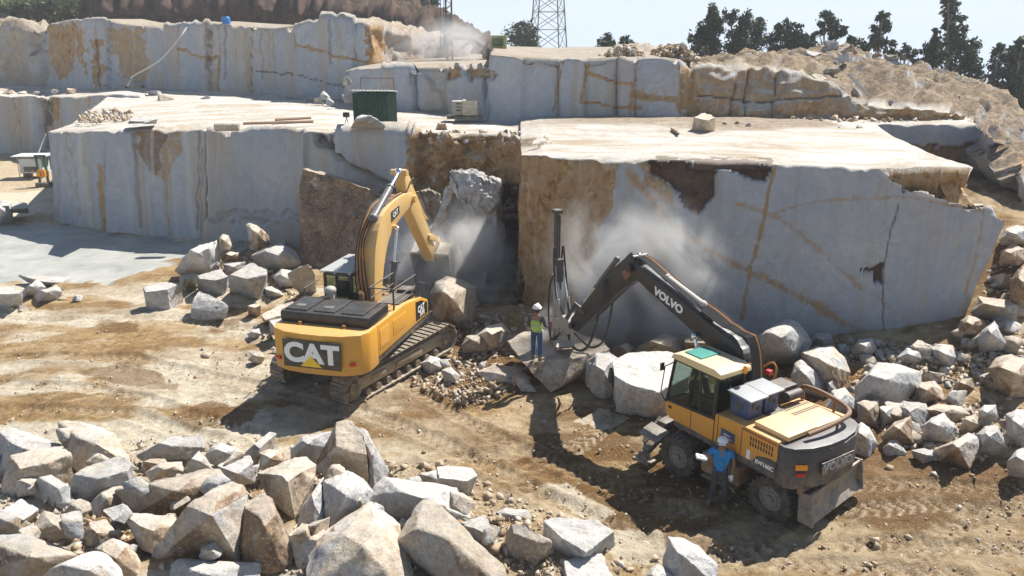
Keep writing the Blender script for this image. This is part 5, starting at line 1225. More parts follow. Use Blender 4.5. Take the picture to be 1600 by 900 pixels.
boulder([(622, 850), (638, 815), (650, 795), (662, 785), (680, 787), (712, 819), (745, 850), (783, 886), (790, 925), (735, 930), (690, 898), (652, 872)], .6, .9, 't', 'large tan boulder with a long diagonal crack', top=.75)
boulder([(640, 750), (660, 741), (684, 734), (690, 752), (670, 758)], .1, .35, 'w', 'thin pale slab lying behind the dark coarse slab', name='stone_slab', cat='stone slab')
slabrock([(684, 731), (700, 728), (736, 732), (744, 744), (728, 752), (688, 748)], [(688, 762), (710, 768), (730, 772)], .75, .15, 'g', 'whitish-grey block at the tip of the dark coarse slab')
boulder([(716, 822), (735, 812), (758, 806), (772, 835), (785, 864), (770, 872), (752, 850)], .4, .5, 'g', 'light blue-grey splinter beside the cracked tan boulder')
slabrock([(452, 838), (473, 820), (504, 822), (508, 834), (494, 846)], [(460, 880), (470, 905), (490, 905)], 1.05, .4, 't', 'flat-topped beige block in shade left of the huge cream boulder')
boulder([(404, 708), (420, 703), (436, 704), (446, 722), (424, 734), (410, 736)], .3, .45, 'n', 'small brownish-grey stone behind the chipped tan boulder')
boulder([(378, 712), (400, 692), (420, 677), (430, 680), (416, 705), (402, 728), (385, 735)], .2, .6, 'w', 'pale pointed slab leaning at the back of the pile', name='stone_slab', cat='stone slab')
slabrock([(799, 820, 1.15), (820, 824, 1.15), (858, 848, 1.05), (845, 852, 1.0), (802, 836, 1.05)], [(782, 868), (788, 897), (820, 905), (850, 888), (857, 870)], 1.1, .15, 't', 'squarish warm tan boulder with a dark side face, near the blue-grey block', name='boulder', cat='boulder')
slabrock([(853, 817), (866, 811), (930, 815), (956, 832), (935, 850), (914, 863), (880, 842)], [(856, 868), (884, 884), (912, 885), (940, 874), (956, 858)], .95, .1, 'g', 'large blue-grey block with flat top and black shaded side near the lower edge')
slabrock([(884, 880), (911, 869), (939, 866), (958, 905), (950, 925), (892, 925)], [(884, 930), (905, 945), (950, 945)], .7, .15, 'g', 'grey cut block at the lower edge under the flat-topped blue-grey one')
boulder([(843, 895), (858, 877), (870, 880), (880, 896), (884, 930), (845, 935)], .05, .5, 't', 'small cream stone at the lower edge beside the grey cut block')
boulder([(1036, 888), (1040, 860), (1046, 841), (1065, 844), (1091, 856), (1116, 882), (1118, 915), (1054, 915)], .0, .75, 'w', 'pale triangular boulder standing alone by the lower edge')
boulder([(1008, 902), (1018, 888), (1028, 883), (1052, 900), (1050, 935), (1010, 935)], .0, .45, 'g', 'small grey stone in front of the pale triangular boulder')
boulder([(770, 805), (790, 795), (825, 798), (832, 812), (810, 822), (780, 822)], .1, .35, 'g', 'low grey speckled stone behind the warm tan boulder')
boulder([(20, 755), (40, 742), (66, 748), (60, 770), (30, 775)], .6, .35, 't', 'small buff stone lodged under the front of the tan block')
boulder([(42, 838), (70, 800), (108, 812), (128, 830), (120, 852), (80, 850)], .45, .5, 't', 'crumbling earthy stone below the clean blue-grey block')
boulder([(128, 842), (140, 818), (168, 812), (180, 835), (160, 858), (135, 862)], .4, .5, 't', 'small earthy cube behind the rounded buff boulder')
boulder([(140, 790), (160, 768), (188, 755), (200, 775), (180, 800), (150, 812)], .45, .45, 'n', 'tan stone in the shadow under the white-topped wedge')

GROW[0] = 1.03
# --- stones between the machines and around the worker
slabrock([(957, 566, 1.25), (982, 552, 1.25), (1042, 549, 1.25), (1085, 563, 1.2), (1080, 586, 1.15), (1027, 613, 1.1), (985, 602, 1.15), (960, 586, 1.2)],
         [(968, 612), (982, 634), (1012, 655), (1047, 652), (1068, 634)], 1.2, .0, 'w', 'huge white flat-topped boulder in front of the wheeled excavator cab', name='boulder', cat='boulder', shrink=.9)
boulder([(916, 592), (918, 570), (933, 551), (950, 549), (966, 560), (970, 590), (967, 617), (945, 624), (925, 612)], .0, 1.25, 'g', 'rounded blue-grey boulder against the huge white flat-topped one')
slabrock([(792, 533, .95), (820, 520, 1.0), (856, 516, 1.0), (905, 522, 1.1), (940, 533, 1.1), (952, 546, 1.1), (926, 553, 1.05), (890, 560, 1.0), (854, 566, .9), (815, 566, .85)],
         [(846, 602), (862, 614), (880, 606), (905, 580)], 1.0, .1, 't', 'broad tan slab tipped on end with the hi-vis worker standing on it', name='stone_slab', cat='stone slab', shrink=.55, amp=.05)
slabrock([(866, 532), (895, 530), (898, 541), (868, 543)], [(867, 545), (898, 543)], 1.42, 1.02, 'b', 'small brown brick-like stone lying on the broad tan slab')
boulder([(986, 556), (1000, 540), (1040, 521), (1062, 530), (1066, 550), (1040, 560), (1005, 562)], .0, 1.1, 't', 'tan ridge-backed boulder behind the huge white one')
slabrock([(1068, 530), (1080, 519), (1112, 519), (1120, 528), (1100, 536), (1070, 535)], [(1069, 552), (1118, 552)], 1.0, .1, 'b', 'brown-faced block with grey top at the foot of the great wall')
boulder([(955, 556), (960, 542), (980, 535), (992, 545), (988, 558)], .0, .7, 't', 'small dusty boulder between the tan slab and the ridge-backed one')
boulder([(742, 526), (760, 512), (785, 505), (797, 520), (785, 540), (765, 548)], .1, .9, 't', 'tan wedge-shaped boulder beside the slab the worker stands on')
boulder([(720, 540), (728, 524), (750, 520), (770, 542), (758, 552), (730, 549)], .1, .6, 't', 'pinkish-tan flat stone in front of the tan wedge-shaped boulder')
boulder([(671, 460), (680, 442), (698, 433), (725, 438), (747, 449), (745, 480), (738, 508), (715, 512), (690, 505), (676, 485)], .2, 1.9, 'n', 'big dusty boulder in the haze beside the excavator bucket')
boulder([(690, 578), (704, 573), (720, 587), (714, 598), (694, 599)], .0, .45, 'w', 'small white stone lying alone ahead of the crawler track')
boulder([(655, 568), (672, 556), (688, 560), (690, 575), (672, 584)], .0, .5, 'w', 'flat white stone tight against the crawler track')
boulder([(745, 580), (770, 571), (812, 574), (830, 592), (800, 606), (760, 600)], -.15, .45, 'n', 'low dark flat stone in the shade of the tipped tan slab')
boulder([(800, 590), (812, 582), (830, 600), (838, 612), (815, 612)], .0, .3, 't', 'small brown stone below the tipped tan slab')

# --- stones left of the tracked excavator
slabrock([(224, 450), (245, 443), (262, 440), (283, 443), (262, 452), (228, 456)], [(231, 478), (237, 487), (283, 475)], .9, .0, 'g', 'light grey cut block standing alone on the pale mud')
slabrock([(311, 452, .95), (334, 462, .9), (357, 477, .75), (354, 490, .5), (325, 487, .45), (298, 482, .5), (303, 465, .8)], [(296, 499), (318, 503), (348, 502)], .8, .0, 'g', 'bluish block tilted towards the camera with a soot-marked top')
slabrock([(308, 430), (345, 421), (357, 432), (335, 438), (312, 436)], [(310, 454), (333, 463), (352, 466), (357, 448)], 1.0, .0, 'g', 'pale block with a black shaded side behind the tilted bluish one')
slabrock([(355, 429), (372, 420), (392, 409), (417, 421), (415, 430), (386, 436)], [(358, 462), (385, 470), (404, 473), (418, 455)], 1.45, .0, 'g', 'large white-topped cube with drill marks down its right face')
boulder([(271, 424), (283, 410), (310, 390), (339, 374), (344, 395), (343, 418), (322, 428), (300, 427)], .0, 2.1, 'g', 'tall pale grey wedge pointing up beside the slurry pool')
boulder([(342, 372), (348, 366), (357, 368), (363, 386), (352, 392), (343, 388)], .9, 1.0, 't', 'small tan stone perched behind the tall grey wedge')
boulder([(384, 352), (390, 348), (400, 352), (421, 368), (420, 382), (404, 389), (392, 380), (386, 368)], .5, 1.5, 'n', 'flat-faced white stone with an orange side on top of the heap')
boulder([(344, 398), (360, 393), (377, 394), (380, 406), (360, 409), (346, 408)], .5, .6, 'b', 'reddish-brown stone in the middle of the heap by the wall')
boulder([(347, 412), (365, 408), (384, 408), (376, 420), (356, 430)], .3, .8, 'g', 'small grey stone between the reddish one and the drill-marked cube')
slabrock([(448, 428, 1.5), (465, 419, 1.8), (482, 413, 1.9), (492, 430, 1.2), (480, 446, .7), (460, 452, .6)], [(470, 462), (494, 458)], 1.2, .1, 'g', 'grey plate with a dark smudge leaning by the excavator cab', name='stone_slab', cat='stone slab')
boulder([(280, 433), (295, 428), (309, 428), (309, 448), (290, 456), (282, 450)], .0, .8, 't', 'tan-sided stone between the lone cut block and the heap')
slabrock([(-6, 452), (12, 447), (36, 454), (30, 459), (0, 460)], [(0, 485), (12, 486), (35, 479)], .85, .0, 'g', 'squared grey block at the picture edge by the pool')
boulder([(33, 455), (46, 444), (59, 436), (72, 449), (60, 460), (38, 465)], .0, .7, 'w', 'white pointed stone next to the squared grey block')
boulder([(53, 462), (70, 452), (88, 446), (97, 455), (78, 468), (60, 473)], .0, .6, 'g', 'light grey stone tilted over a dark hollow near the pool')
slabrock([(27, 430), (60, 430), (110, 434), (95, 442), (72, 441)], [(45, 442), (72, 446)], .45, .0, 'g', 'long low grey slab half sunk in the edge of the slurry pool', name='stone_slab', cat='stone slab')
boulder([(411, 450), (424, 447), (437, 452), (446, 463), (430, 469), (415, 464)], .0, .6, 'g', 'smooth light grey stone just right of the drill-marked cube')
slabrock([(408, 492), (430, 480), (457, 471), (464, 478), (442, 494), (415, 500)], [(412, 506), (445, 500)], .5, .1, 't', 'flat beige slab lying behind the excavator cab', name='stone_slab', cat='stone slab')
slabrock([(387, 478), (396, 475), (408, 477), (398, 481)], [(388, 492), (407, 492)], .6, .1, 'b', 'small dark red-brown cube near the flat beige slab')
slabrock([(420, 500), (445, 497), (452, 506), (430, 512)], [(424, 524), (440, 524)], .75, .1, 'w', 'whitish upright stone hard against the excavator engine hood')
boulder([(386, 522), (394, 515), (405, 513), (408, 522), (396, 529)], .0, .3, 'w', 'small white stone on the mud behind the counterweight')
boulder([(389, 560), (398, 551), (408, 548), (414, 558), (405, 567), (394, 568)], .0, .4, 't', 'small tan stone with dark underside left of the counterweight')
boulder([(392, 400), (412, 386), (440, 380), (462, 392), (470, 412), (440, 424), (405, 415)], .2, 1.3, 'g', 'shaded grey boulder in the heap at the foot of the rusty slab')
boulder([(425, 432), (440, 420), (460, 424), (462, 442), (440, 450)], .2, .8, 'g', 'dark grey stone behind the smudged grey plate')
boulder([(-8, 320), (4, 314), (18, 316), (20, 342), (0, 348), (-10, 345)], .0, 1.3, 'g', 'pale grey rounded block on the white yard at the picture edge')
slabrock([(17, 319), (30, 314), (42, 317), (44, 325), (20, 327)], [(18, 333), (40, 333)], .9, .3, 'g', 'dark-sided small slab leaning on the pale grey rounded block', name='stone_slab', cat='stone slab')

GROW[0] = 1.1
# --- rubble slope right of and behind the wheeled excavator
def bz_of(out):
    x = sum(p[0] for p in out) / len(out); y = max(p[1] for p in out); w = at_z(x, y, .5); return gz(w.x, w.y)
def rb(out, h, ton, label, **kw):
    zb = max(0, bz_of(out) - .15)
    for _ in range(3):
        w = at_z(sum(p[0] for p in out) / len(out), max(p[1] for p in out), zb); zb = .5 * zb + .5 * max(0, gz(w.x, w.y) - .1)
    return boulder(out, zb, h, ton, label, **kw)
rb([(1180, 530), (1195, 518), (1216, 521), (1233, 502), (1250, 515), (1265, 536), (1250, 568), (1220, 562), (1184, 556)], 1.6, 'g', 'big light grey boulder with peaked top rising behind the excavator boom')
rb([(1255, 553), (1275, 545), (1300, 543), (1318, 560), (1328, 582), (1308, 608), (1284, 604), (1262, 570)], 1.1, 'n', 'grey boulder with a dark brown face beside the peaked one')
rb([(1237, 588), (1242, 570), (1252, 564), (1282, 584), (1288, 606), (1284, 620), (1262, 614), (1244, 604)], .9, 'w', 'off-white rounded boulder just behind the excavator hood')
rb([(1288, 598), (1298, 590), (1306, 596), (1305, 612), (1293, 619)], .5, 'g', 'small egg-shaped grey stone behind the off-white rounded boulder')
rb([(1338, 630), (1340, 606), (1350, 590), (1374, 568), (1400, 572), (1434, 585), (1432, 604), (1410, 628), (1386, 634), (1360, 633)], 1.1, 'w', 'large sharp white-topped block in the middle of the rubble slope')
rb([(1429, 608), (1436, 600), (1459, 596), (1470, 608), (1477, 628), (1450, 630), (1434, 627)], .6, 'n', 'brown-grey stone right of the sharp white-topped block')
rb([(1339, 630), (1350, 626), (1372, 627), (1375, 650), (1368, 666), (1342, 662)], .7, 't', 'pale tan rounded stone close behind the counterweight')
rb([(1373, 636), (1386, 633), (1399, 636), (1398, 658), (1380, 666), (1374, 655)], .6, 'w', 'small buff stone beside the pale tan rounded one')
rb([(1401, 634), (1412, 627), (1444, 633), (1452, 648), (1437, 668), (1415, 660), (1403, 650)], .6, 'w', 'white-topped stone in the lower rubble above a brown wedge')
rb([(1376, 682), (1396, 662), (1422, 653), (1428, 672), (1433, 698), (1412, 694), (1390, 690)], .7, 'b', 'purplish-brown wedge of stone at the foot of the slope')
rb([(1442, 668), (1455, 655), (1474, 648), (1493, 670), (1483, 690), (1462, 692), (1447, 688)], .8, 'g', 'blue-grey boulder with rounded corners at the foot of the slope')
rb([(1461, 704), (1480, 690), (1512, 678), (1526, 684), (1530, 696), (1514, 731), (1488, 718)], .75, 'n', 'big grey and rusty boulder nearest the bare ground on the slope')
rb([(1524, 680), (1540, 668), (1558, 664), (1568, 680), (1576, 703), (1550, 710), (1528, 706)], .8, 'w', 'pale boulder standing behind the grey and rusty one')
rb([(1380, 700), (1390, 690), (1400, 687), (1416, 708), (1406, 714), (1384, 712)], .4, 'w', 'small bright white stone on the bare ground beyond the counterweight')
rb([(1425, 704), (1445, 701), (1464, 704), (1464, 714), (1442, 726)], .35, 'w', 'flat bright stone on the bare ground next to the grey and rusty boulder')
rb([(1574, 722), (1588, 706), (1605, 700), (1620, 720), (1610, 748), (1584, 738)], .8, 'g', 'light grey boulder at the picture edge below the slope')
rb([(1544, 576), (1560, 562), (1580, 555), (1610, 560), (1625, 595), (1605, 622), (1576, 624), (1556, 600)], 1.3, 't', 'large smooth tan boulder with hairline cracks high on the slope')
rb([(1527, 530), (1538, 512), (1554, 502), (1566, 518), (1578, 543), (1560, 550), (1536, 547)], 1.2, 'g', 'blue-grey steep-sided boulder beyond the wall corner')
rb([(1495, 518), (1502, 502), (1514, 494), (1536, 500), (1540, 510), (1518, 528)], .9, 'b', 'orange-tan boulder touching the end of the great wall')
rb([(1454, 546), (1466, 539), (1488, 540), (1498, 560), (1484, 575), (1466, 566)], .7, 'w', 'white angular stone below the end of the great wall')
rb([(1517, 488), (1524, 472), (1530, 464), (1566, 467), (1605, 474), (1606, 494), (1560, 500)], .9, 't', 'wide layered beige slab on the upper slope', name='stone_slab', cat='stone slab')
rb([(1578, 480), (1580, 440), (1590, 424), (1602, 414), (1618, 440), (1612, 482)], 1.6, 'b', 'tall orange-brown stone on the upper slope at the picture edge')
rb([(1492, 602), (1504, 592), (1520, 590), (1522, 608), (1508, 616), (1494, 614)], .6, 'b', 'dark brown-grey stone between the white angular and large tan ones')
rb([(1529, 642), (1538, 634), (1556, 634), (1559, 652), (1546, 662), (1532, 656)], .6, 'g', 'small bluish stone under the large smooth tan boulder')
rb([(1574, 650), (1588, 642), (1612, 642), (1618, 690), (1596, 700), (1576, 684)], .9, 'g', 'bluish boulder at the picture edge under the tan one')
rb([(1334, 672), (1346, 662), (1358, 670), (1370, 694), (1357, 713), (1338, 706)], .7, 'g', 'grey stone with speckled face touching the dozer blade shadow')
rb([(1288, 640), (1300, 612), (1320, 606), (1334, 624), (1336, 640), (1312, 652)], .7, 'w', 'pale speckled stone right behind the guard rail')
rb([(1560, 410), (1566, 392), (1582, 384), (1598, 390), (1600, 408), (1576, 416)], 1.0, 'b', 'golden-brown stone high beside the corner of the great wall')
rb([(1564, 375), (1572, 360), (1590, 354), (1606, 360), (1604, 380), (1580, 384)], .9, 'w', 'white-topped stone highest on the rubble slope')
rb([(1330, 545), (1342, 530), (1362, 528), (1370, 548), (1352, 560)], .8, 'g', 'dark bluish stone in the shade at the foot of the great wall')
rb([(1400, 560), (1418, 545), (1440, 548), (1444, 562), (1420, 570)], .6, 'g', 'shaded grey-blue flat stone below the great wall')
rb([(1265, 535), (1275, 522), (1296, 522), (1302, 540), (1282, 546)], .7, 'g', 'shaded stone wedged between the wall and the brown-faced boulder')
rb([(1440, 640), (1470, 632), (1500, 636), (1512, 648), (1490, 662), (1450, 652)], .5, 't', 'long low beige stone across the lower slope')
rb([(1500, 668), (1508, 652), (1524, 648), (1530, 664), (1516, 676)], .5, 't', 'small buff stone between the rounded blue-grey and pale boulders')

GROW[0] = 1.0
# --- standing slab, pillar and stones on the benches
def solid(name, pts, ton, label, cat, **kw): return _place(pts, name, ton, label, cat, **kw)
A = lambda l: [at_y(*p) for p in l]
# rusty leaning slab before the long wall
solid('rock_slab', A([(473, 263, 37.4), (500, 270, 37.3), (560, 285, 37.2), (598, 296, 37.1), (612, 305, 37.1), (612, 420, 36.4), (556, 445, 35.6), (466, 418, 36.2), (470, 330, 36.8), (480, 262, 38.6), (600, 292, 38.6), (610, 420, 38.2), (470, 420, 38.2)]),
      'r', 'massive rust-brown slab standing against the long grey wall', 'rock slab', edge=.12, amp=.16)
solid('rock_pillar', A([(690, 285, 34.2), (712, 272, 34.6), (770, 276, 34.6), (784, 300, 34.6), (782, 330, 34.2), (756, 460, 33.0), (690, 470, 32.8), (640, 455, 33.0), (652, 400, 33.4), (684, 330, 33.9), (715, 268, 36.5), (780, 280, 36.5), (780, 460, 36.5), (650, 460, 36.5)]),
      'n', 'pale grey rock pillar with a broken white crown inside the dusty recess', 'rock pillar', edge=.11, amp=.34)
solid('rock_slab', A([(596, 330, 36.6), (640, 330, 36.4), (668, 345, 36.3), (655, 455, 34.6), (600, 455, 34.8), (600, 330, 38), (660, 340, 38), (650, 455, 37.5)]), 'g', 'smooth grey rock slab behind the raised arm of the tracked excavator', 'rock slab', edge=.16, amp=.05)
ZB = 6.1
solid('rock_slab', A([(700, 262, 33.6), (722, 268, 33.2), (760, 270, 33.3), (786, 284, 33.4), (778, 318, 33.3), (742, 334, 33.0), (712, 312, 33.0), (696, 286, 33.2), (720, 262, 35), (780, 280, 35), (740, 330, 34.6)]),
      'w', 'broken pale crown of rock jutting out over the recess pillar', 'rock slab', edge=.09, amp=.2)
solid('rock_slab', A([(640, 300, 36.2), (668, 290, 36.0), (690, 300, 35.8), (694, 352, 35.4), (672, 392, 35.2), (650, 372, 35.6), (636, 330, 37), (690, 310, 37)]), 'b', 'ochre broken rock wedge between the grey slab and the pillar', 'rock slab', edge=.1, amp=.2)
slabrock([(1084, 183), (1100, 176), (1119, 183), (1106, 187)], [(1079, 210), (1098, 212), (1116, 211)], ZB + .85, ZB, 't', 'lone squared buff block standing on the great level top')
slabrock([(1048, 199), (1052, 197), (1061, 208)], [(1047, 211), (1063, 212)], ZB + .4, ZB, 'b', 'small dark triangular stone beside the lone squared block')
slabrock([(556, 186, ZB + .95), (566, 178, ZB + 1.1), (578, 180, ZB + 1.05), (611, 198, ZB + .25)], [(545, 204), (590, 206), (612, 206)], ZB + .6, ZB - .02, 'w', 'pale triangular slab propped in front of the green hut', name='stone_slab', cat='stone slab', shrink=.9)
slabrock([(200, 189), (225, 180), (244, 178), (246, 186), (225, 191)], [(200, 193), (245, 193)], 6.1 + .25, 5.9, 'g', 'dark flat slab at the edge of the white bench top', name='stone_slab', cat='stone slab')
def st_at(px, py, Y, w, h, ton, label, name='boulder', cat='boulder', d=None):
    c = at_y(px, py, Y); rnd = random.Random(int(px * 13 + py)); s = w * Y / FPX / CP; hh = h * Y / FPX; P = []
    for k in range(13):
        a = rnd.uniform(0, 6.28); z = rnd.uniform(0, 1); P.append(c + Vector((math.cos(a) * s * .5 * (1.05 - .35 * z), math.sin(a) * s * .42 * (1.05 - .3 * z), z * hh - .08)))
    return _place(P, name, ton, label, cat, edge=.16)
st_at(216, 141, 78, 24, 20, 't', 'rounded beige boulder where the pale hose ends below the back wall')
st_at(192, 142, 79, 22, 10, 'b', 'low reddish stone beside the rounded beige boulder')
st_at(112, 146, 76, 18, 10, 'b', 'pinkish stone on the far step beneath the stained wall')
st_at(88, 146, 77, 16, 8, 'w', 'white flat stone on the far step beside the pinkish one')
st_at(12, 148, 79, 26, 10, 't', 'buff stone row end on the far step at the picture edge')
st_at(38, 149, 79, 20, 9, 't', 'second buff stone on the far step')
st_at(58, 148, 78, 14, 9, 'w', 'small light stone on the far step just before the wall corner')
st_at(240, 150, 69, 26, 14, 'g', 'blue-grey stone at the end of the far step')
st_at(262, 165, 64, 30, 22, 't', 'large buff block with a flat top beyond the white bench')
st_at(322, 158, 64, 18, 13, 'g', 'dark grey block near the foot of the back wall')
st_at(124, 198, 52, 16, 10, 'w', 'white stone by the rubble on the near bench edge')
st_at(455, 155, 63, 34, 10, 'g', 'low bluish stone along the foot of the back wall')
st_at(484, 158, 60, 18, 9, 'g', 'small bluish stone beside the white tumbled blocks')
st_at(497, 163, 57, 16, 14, 'n', 'brownish stone left of the white tumbled blocks')
st_at(508, 156, 57, 16, 17, 'w', 'upper white tumbled block by the back wall')
st_at(517, 165, 56, 17, 14, 'w', 'lower white tumbled block by the back wall')
st_at(543, 164, 55, 20, 24, 't', 'beige block at the bottom of the small stack behind the hut')
st_at(543, 132, 55, 15, 14, 't', 'pale cream block on top of the small stack behind the hut')
st_at(560, 166, 54, 18, 12, 't', 'tan stone just behind the green hut')
st_at(1275, 88, 52, 40, 12, 'g', 'flat light grey block on the crest of the spoil mound')
st_at(1298, 84, 53, 26, 22, 'w', 'whitish angular block on top of the crest of the mound')
st_at(1318, 88, 53, 44, 20, 'b', 'large brown block on the crest of the mound')
st_at(1366, 94, 54, 30, 13, 'b', 'dark reddish block on the crest nearer the trees')
st_at(1392, 95, 55, 24, 12, 'b', 'reddish stone on the crest next to the dark reddish block')
st_at(1338, 160, 46.4, 20, 27, 'w', 'white squared block wedged in the face of the mound')
st_at(1360, 172, 45.8, 24, 17, 'g', 'grey stone at the base of the mound below the plank')
st_at(1394, 173, 45.8, 28, 20, 'w', 'rounded whitish stone at the base of the mound')
st_at(1426, 173, 45.8, 34, 15, 'n', 'brownish low stone at the base of the mound')
st_at(1376, 170, 46.2, 18, 16, 'b', 'small brown stone between the grey and whitish ones at the mound base')
st_at(1315, 96, 50, 26, 18, 'g', 'dark grey rounded stone in the upper face of the mound')
st_at(1300, 118, 48, 30, 14, 'w', 'pale slab of rock in the rubble of the mound face', name='stone_slab', cat='stone slab')
st_at(1278, 132, 46.6, 28, 20, 't', 'buff angular stone high on the broken wall')
st_at(1500, 160, 47, 22, 14, 'b', 'brown stone at the tail of the mound')
st_at(1465, 165, 46.5, 26, 16, 't', 'buff stone in the loose scree of the mound tail')
st_at(690, 204, 42, 18, 14, 'b', 'rusty brown lump on the level top beyond the recess')

# ---- small stones: individuals copied from a few shapes
VAR = []
for k in range(14):
    rnd = random.Random(500 + k); P = []
    ax = (rnd.uniform(.8, 1.2), rnd.uniform(.6, 1.0), rnd.uniform(.45, .85))
    for _ in range(12):
        v = Vector((rnd.gauss(0, 1), rnd.gauss(0, 1), rnd.gauss(0, 1))).normalized(); P.append(Vector((v.x * ax[0], v.y * ax[1], v.z * ax[2])) * .5)
    me, c = hull_rock(P, 600 + k, 'rock_fragment', edge=.2, amp=.03, tones=[TON['g'], TON['t'], TON['w'], TON['n']][k % 4], bev=.03)
    me.transform(Matrix.Translation(Vector(c) - Vector((0, 0, 0)))); me.materials.append(M_ROCK); VAR.append(me)
def scatter(n, poly, smin, smax, label, group, zb=None, seed=1, sink=.25, yfix=None):
    rnd = random.Random(seed); xs = [p[0] for p in poly]; ys = [p[1] for p in poly]; k = 0; t = 0
    arr = [[p[0], p[1]] for p in poly]
    while k < n and t < n * 60:
        t += 1; x = rnd.uniform(min(xs), max(xs)); y = rnd.uniform(min(ys), max(ys))
        if not inside(np.array([x]), np.array([y]), arr)[0]: continue
        if zb is None:
            w = at_z(x, y, 0)
            for _ in range(4): w = at_z(x, y, gz(w.x, w.y) * .6 + w.z * .4)
            w.z = gz(w.x, w.y)
        else: w = at_z(x, y, zb)
        s = smin * (smax / smin) ** (rnd.random() ** 1.6)
        o = bpy.data.objects.new('rock_fragment', VAR[rnd.randrange(len(VAR))]); COL.objects.link(o)
        o.location = (w.x, w.y, w.z + s * sink); o.scale = (s, s, s); o.rotation_euler = (rnd.uniform(-.6, .6), rnd.uniform(-.6, .6), rnd.uniform(0, 6.28))
        tag(o, label, 'rock', group); k += 1
SLOPE = [(1300, 560), (1330, 545), (1480, 560), (1560, 400), (1600, 350), (1600, 700), (1520, 720), (1400, 700), (1340, 640)]
scatter(115, SLOPE, .32, 1.15, 'small angular stone in the rubble slope beside the great wall', 'small stones of the rubble slope', seed=11)
scatter(20, [(1180, 520), (1480, 545), (1470, 570), (1250, 560)], .25, .7, 'small shaded stone along the foot of the great wall', 'small stones at the foot of the great wall', seed=12)
scatter(26, [(380, 375), (468, 372), (480, 420), (440, 470), (400, 465), (330, 440), (340, 385)], .3, .9, 'small stone in the heap between the long wall and the tracked excavator', 'small stones of the heap by the long wall', seed=13)
scatter(40, [(600, 470), (700, 470), (800, 500), (860, 520), (790, 540), (740, 600), (690, 600), (640, 530)], .18, .7, 'small dusty stone on the spoil between crawler track and tipped slab', 'small stones of the dusty spoil', seed=14)
scatter(60, [(0, 700), (120, 690), (220, 740), (400, 720), (600, 740), (740, 800), (820, 800), (820, 900), (0, 900)], .32, 1.0, 'small stone filling a gap of the near pile', 'small stones of the near pile', seed=15, sink=.9)
scatter(10, [(385, 480), (430, 500), (430, 580), (390, 570)], .15, .4, 'small stone on the mud left of the excavator body', 'small stones left of the excavator', seed=16)
scatter(8, [(0, 470), (110, 455), (130, 470), (20, 495)], .2, .5, 'small stone along the near edge of the slurry pool', 'small stones by the pool', seed=17)
def on_bench(n, box, zb, label, group, seed, smin=.2, smax=.7): scatter(n, box, smin, smax, label, group, zb=zb, seed=seed)
on_bench(12, [(655, 217), (850, 221), (850, 226), (660, 224)], 6.0, 'small brown stone along the broken lip above the recess', 'stones above the recess', 21, .12, .4)
on_bench(8, [(1080, 192), (1360, 192), (1360, 205), (1100, 200)], 6.15, 'small stone on the tan strip behind the great level top', 'stones on the tan strip', 22, .15, .5)

# ---- loose gravel and rubble that nobody could count
def gravel(name, n, regions, smin, smax, seed, mat=M_SCREE):
    rng = np.random.default_rng(seed); cs = []; ss = []
    for poly, share, zf in regions:
        arr = np.array(poly); m = int(n * share); got = 0; loops = 0
        while got < m and loops < 40:
            loops += 1
            x = rng.uniform(arr[:, 0].min(), arr[:, 0].max(), m * 2); y = rng.uniform(arr[:, 1].min(), arr[:, 1].max(), m * 2)
            k = inside(x, y, poly); x, y = x[k][:m - got], y[k][:m - got]
            if callable(zf): P = zf(x, y, rng)
            else:
                dx = (x - 800) / FPX; dy = -(y - 450) / FPX; dz = -SP + dy * CP; z = np.zeros_like(x)
                for _ in range(4):
                    t = (z - CAM_H) / dz; wx_ = dx * t; wy_ = (CP + dy * SP) * t; z = .4 * z + .6 * (ground_base(wx_, wy_) if zf is None else zf)
                z = ground_base(wx_, wy_) if zf is None else np.full_like(x, zf)
                P = np.stack([wx_, wy_, z], -1)
            cs.append(P); got += len(P)
    C3 = np.concatenate(cs); m = len(C3)
    s = smin * (smax / smin) ** (rng.random(m) ** 2.2)
    cube = np.array([(x, y, z) for x in (-1, 1) for y in (-1, 1) for z in (-1, 1)], float) * .5
    V = cube[None] * (1 + rng.uniform(-.95, .45, (m, 8, 3))) * rng.uniform(.55, 1.1, (m, 1, 3)) * s[:, None, None]
    a = rng.uniform(0, 6.28, m); b = rng.uniform(-.9, .9, m); ca, sa, cb_, sb_ = np.cos(a), np.sin(a), np.cos(b), np.sin(b)
    x, y, z = V[..., 0], V[..., 1], V[..., 2]; y, z = y * cb_[:, None] - z * sb_[:, None], y * sb_[:, None] + z * cb_[:, None]
    x, y = x * ca[:, None] - y * sa[:, None], x * sa[:, None] + y * ca[:, None]
    V = np.stack([x, y, z], -1) + C3[:, None, :] + np.array([0, 0, 1.0]) * s[:, None, None] * .2
    F = np.array([(0, 1, 3, 2), (4, 6, 7, 5), (0, 4, 5, 1), (2, 3, 7, 6), (0, 2, 6, 4), (1, 5, 7, 3)])
    Q = (F[None] + (np.arange(m) * 8)[:, None, None]).reshape(-1, 4)
    me = bpy.data.meshes.new(name); me.vertices.add(m * 8); me.vertices.foreach_set('co', V.reshape(-1).astype(np.float32))
    me.loops.add(Q.size); me.loops.foreach_set('vertex_index', Q.reshape(-1).astype(np.int32))
    me.polygons.add(len(Q)); me.polygons.foreach_set('loop_start', np.arange(0, Q.size, 4).astype(np.int32)); me.polygons.foreach_set('loop_total', np.full(len(Q), 4, np.int32))
    me.update(calc_edges=True)
    at = me.attributes.new('tone', 'FLOAT', 'FACE'); at.data.foreach_set('value', np.repeat(rng.uniform(0.1, .85, m), 6).astype(np.float32))
    o = link(name, me, mat); return tag(o, kind='stuff')
gravel('gravel', 5000, [([(0, 460), (1350, 600), (1600, 720), (1600, 900), (0, 900)], 1.0, None)], .02, .11, 17)
